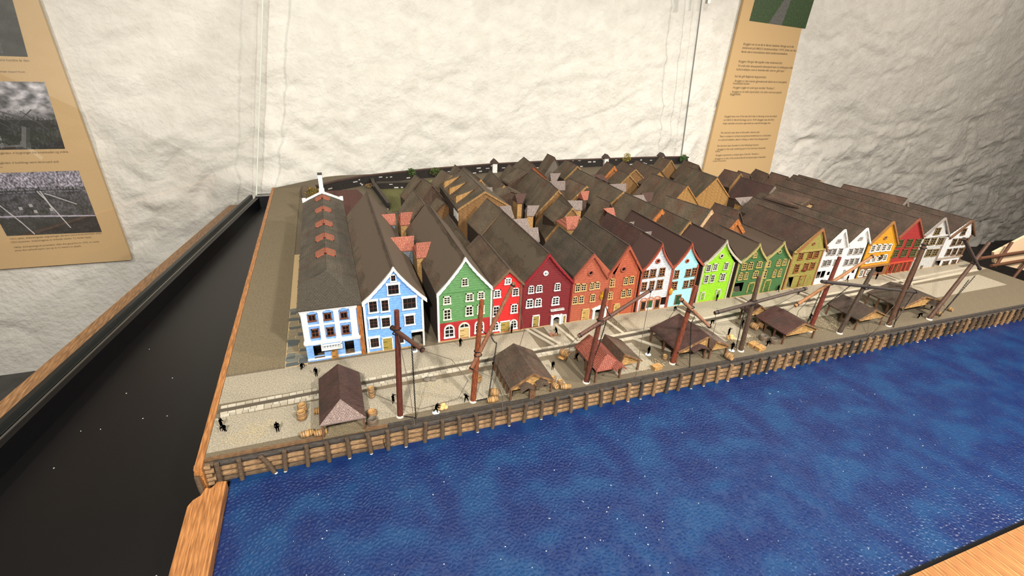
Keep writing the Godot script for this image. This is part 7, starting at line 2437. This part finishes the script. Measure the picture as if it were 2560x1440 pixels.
const TEXT_RIGHT = [
	[2.6735,0.7006,0.4266,"Bryggen var en av de to første stedene i Norge som ble"],
	[2.6728,0.6785,0.4594,"innskrevet på UNESCO verdensarvliste i 1979. Dette var den"],
	[2.6709,0.6563,0.3946,"første større trestrukturen blant verdensarvstedene."],
	[2.6663,0.5992,0.3699,"Bryggen i Bergen ble oppført etter kriterium (iii):"],
	[2.6664,0.5732,0.4769,"\"Et unikt eller eksepsjonelt vitnesbyrd over en sivilisasjon eller"],
	[2.663,0.5516,0.4169,"kulturtradisjon, som er levende eller som er gått tapt.\""],
	[2.6609,0.5096,0.2683,"Det ble gitt følgende begrunnelse:"],
	[2.6605,0.4822,0.46,"- Bryggen er den eneste gjenværende delen av et oversjøisk"],
	[2.6591,0.4663,0.1437,"Hanseatisk Kontor."],
	[2.6587,0.4414,0.3705,"- Bryggen utgjør en unik type nordisk \"fondaco\"."],
	[2.6573,0.416,0.4418,"- Bryggen er en eldre bystruktur i tre etter nord-europeisk"],
	[2.6548,0.3995,0.0906,"byggeskikk."],
	[2.6497,0.2596,0.4614,"Bryggen was one of the two first sites in Norway to be inscribed"],
	[2.6482,0.2362,0.4486,"on UNESCO World Heritage List in 1979. Bryggen was the first"],
	[2.6477,0.2139,0.4236,"major wooden structure approved as a world heritage site."],
	[2.6466,0.1525,0.3437,"The selection was done in line with criterion (iii):"],
	[2.6435,0.1285,0.4605,"\"Bear a unique or at least exceptional testimony to a civilization"],
	[2.6397,0.1048,0.4556,"or cultural tradition, which is living or which has disappeared.\""],
	[2.6406,0.0643,0.3737,"The decision was founded on the following reasons:"],
	[2.644,0.0406,0.4413,"- Bryggen is the only remaining part of an overseas Hanseatic"],
	[2.6355,0.027,0.046,"Office."],
	[2.6396,0.0003,0.3993,"- Bryggen represents a unique type of Nordic \"fondaco\"."],
	[2.6382,-0.024,0.4708,"- Bryggen is a relic of the ancient North European type of wooden"],
	[2.6331,-0.0392,0.1184,"urban structures."]]
const TEXT_LEFT = [
	[-1.1271,0.4902,0.0948,"ere hundre år den"],
	[-1.1415,0.4473,0.0815,"main export from"],
	[-1.248,0.1175,0.2401,"gården. 6 bygninger ble totalskadet og måtte"],
	[-1.2625,0.0755,0.2064,"gården. 6 buildings were destroyed and"],
	[-1.2676,0.0605,0.0095,"ed."],
	[-1.3415,-0.2709,0.3542,"1955-tallet. Arkeologiske utgravinger på den store branntomten etter"],
	[-1.3421,-0.2873,0.311,"1955-brannen. Kulturlagene er enkelte steder 12 meter dype."],
	[-1.3391,-0.3124,0.3286,"1960s. Archaeological excavation after the great fire in 1955. In some"],
	[-1.3404,-0.3283,0.2557,"areas the cultural layers are up to 12 meters in depth."]]
# dormers: house, top edge x x, lower edge x x, ridge z, eave z, tiles, wall
const DORMERS = [
	["h2", 0.211, 0.280, 0.229, 0.272, -0.271, -0.237, "orange", "blue"],
	["h3", 0.277, 0.330, 0.269, 0.304, -0.217, -0.181, "orange", "tan"],
	["h2", 0.202, 0.258, 0.217, 0.256, -0.471, -0.449, "orange", "blue"],
	["h3", 0.276, 0.321, 0.267, 0.295, -0.477, -0.439, "orange", "tan"],
	["h5c", 0.607, 0.637, 0.611, 0.629, -0.710, -0.665, "slate", "tan"],
	["g2", 0.681, 0.726, 0.681, 0.702, -0.603, -0.579, "brown", "tan"],
	["h5b", 0.589, 0.628, 0.602, 0.622, -0.474, -0.424, "slate", "dark"],
	["h5", 0.575, 0.629, 0.603, 0.631, -0.343, -0.323, "slate", "dark"],
	["h5", 0.579, 0.629, 0.609, 0.619, -0.259, -0.216, "slate", "dark"],
	["f2", 0.685, 0.725, 0.680, 0.704, -0.438, -0.412, "slate", "tan"],
	["h7", 0.750, 0.798, 0.738, 0.768, -0.330, -0.288, "orange", "tan"],
	["j3", 0.918, 0.956, 0.920, 0.939, -0.595, -0.575, "orange", "dark"],
	["f2", 0.828, 0.885, 0.855, 0.880, -0.495, -0.472, "slate", "tan"],
	["h8b", 0.924, 0.965, 0.952, 0.964, -0.378, -0.358, "orange", "dark"],
	["f1", 0.923, 0.970, 0.923, 0.948, -0.882, -0.862, "slate", "tan"],
	["f1", 0.877, 0.943, 0.903, 0.932, -0.756, -0.721, "slate", "dark"],
	["j2", 1.094, 1.170, 1.149, 1.159, -0.664, -0.642, "slate", "dark"],
	["n1", 1.093, 1.151, 1.160, 1.158, -0.498, -0.478, "slate", "dark"],
	["n1", 1.159, 1.214, 1.152, 1.188, -0.518, -0.494, "brown", "dark"],
	["o1", 1.182, 1.245, 1.193, 1.240, -0.357, -0.337, "brown", "tan"],
	["h13", 1.460, 1.544, 1.481, 1.502, -0.397, -0.377, "slate", "tan"],
	["h8", 0.914, 0.961, 0.964, 0.960, -0.151, -0.131, "slate", "dark"],
	["h8b", 0.922, 0.958, 0.966, 0.972, -0.235, -0.215, "slate", "dark"],
	["j2", 1.099, 1.151, 1.160, 1.174, -0.822, -0.802, "brown", "dark"],
]
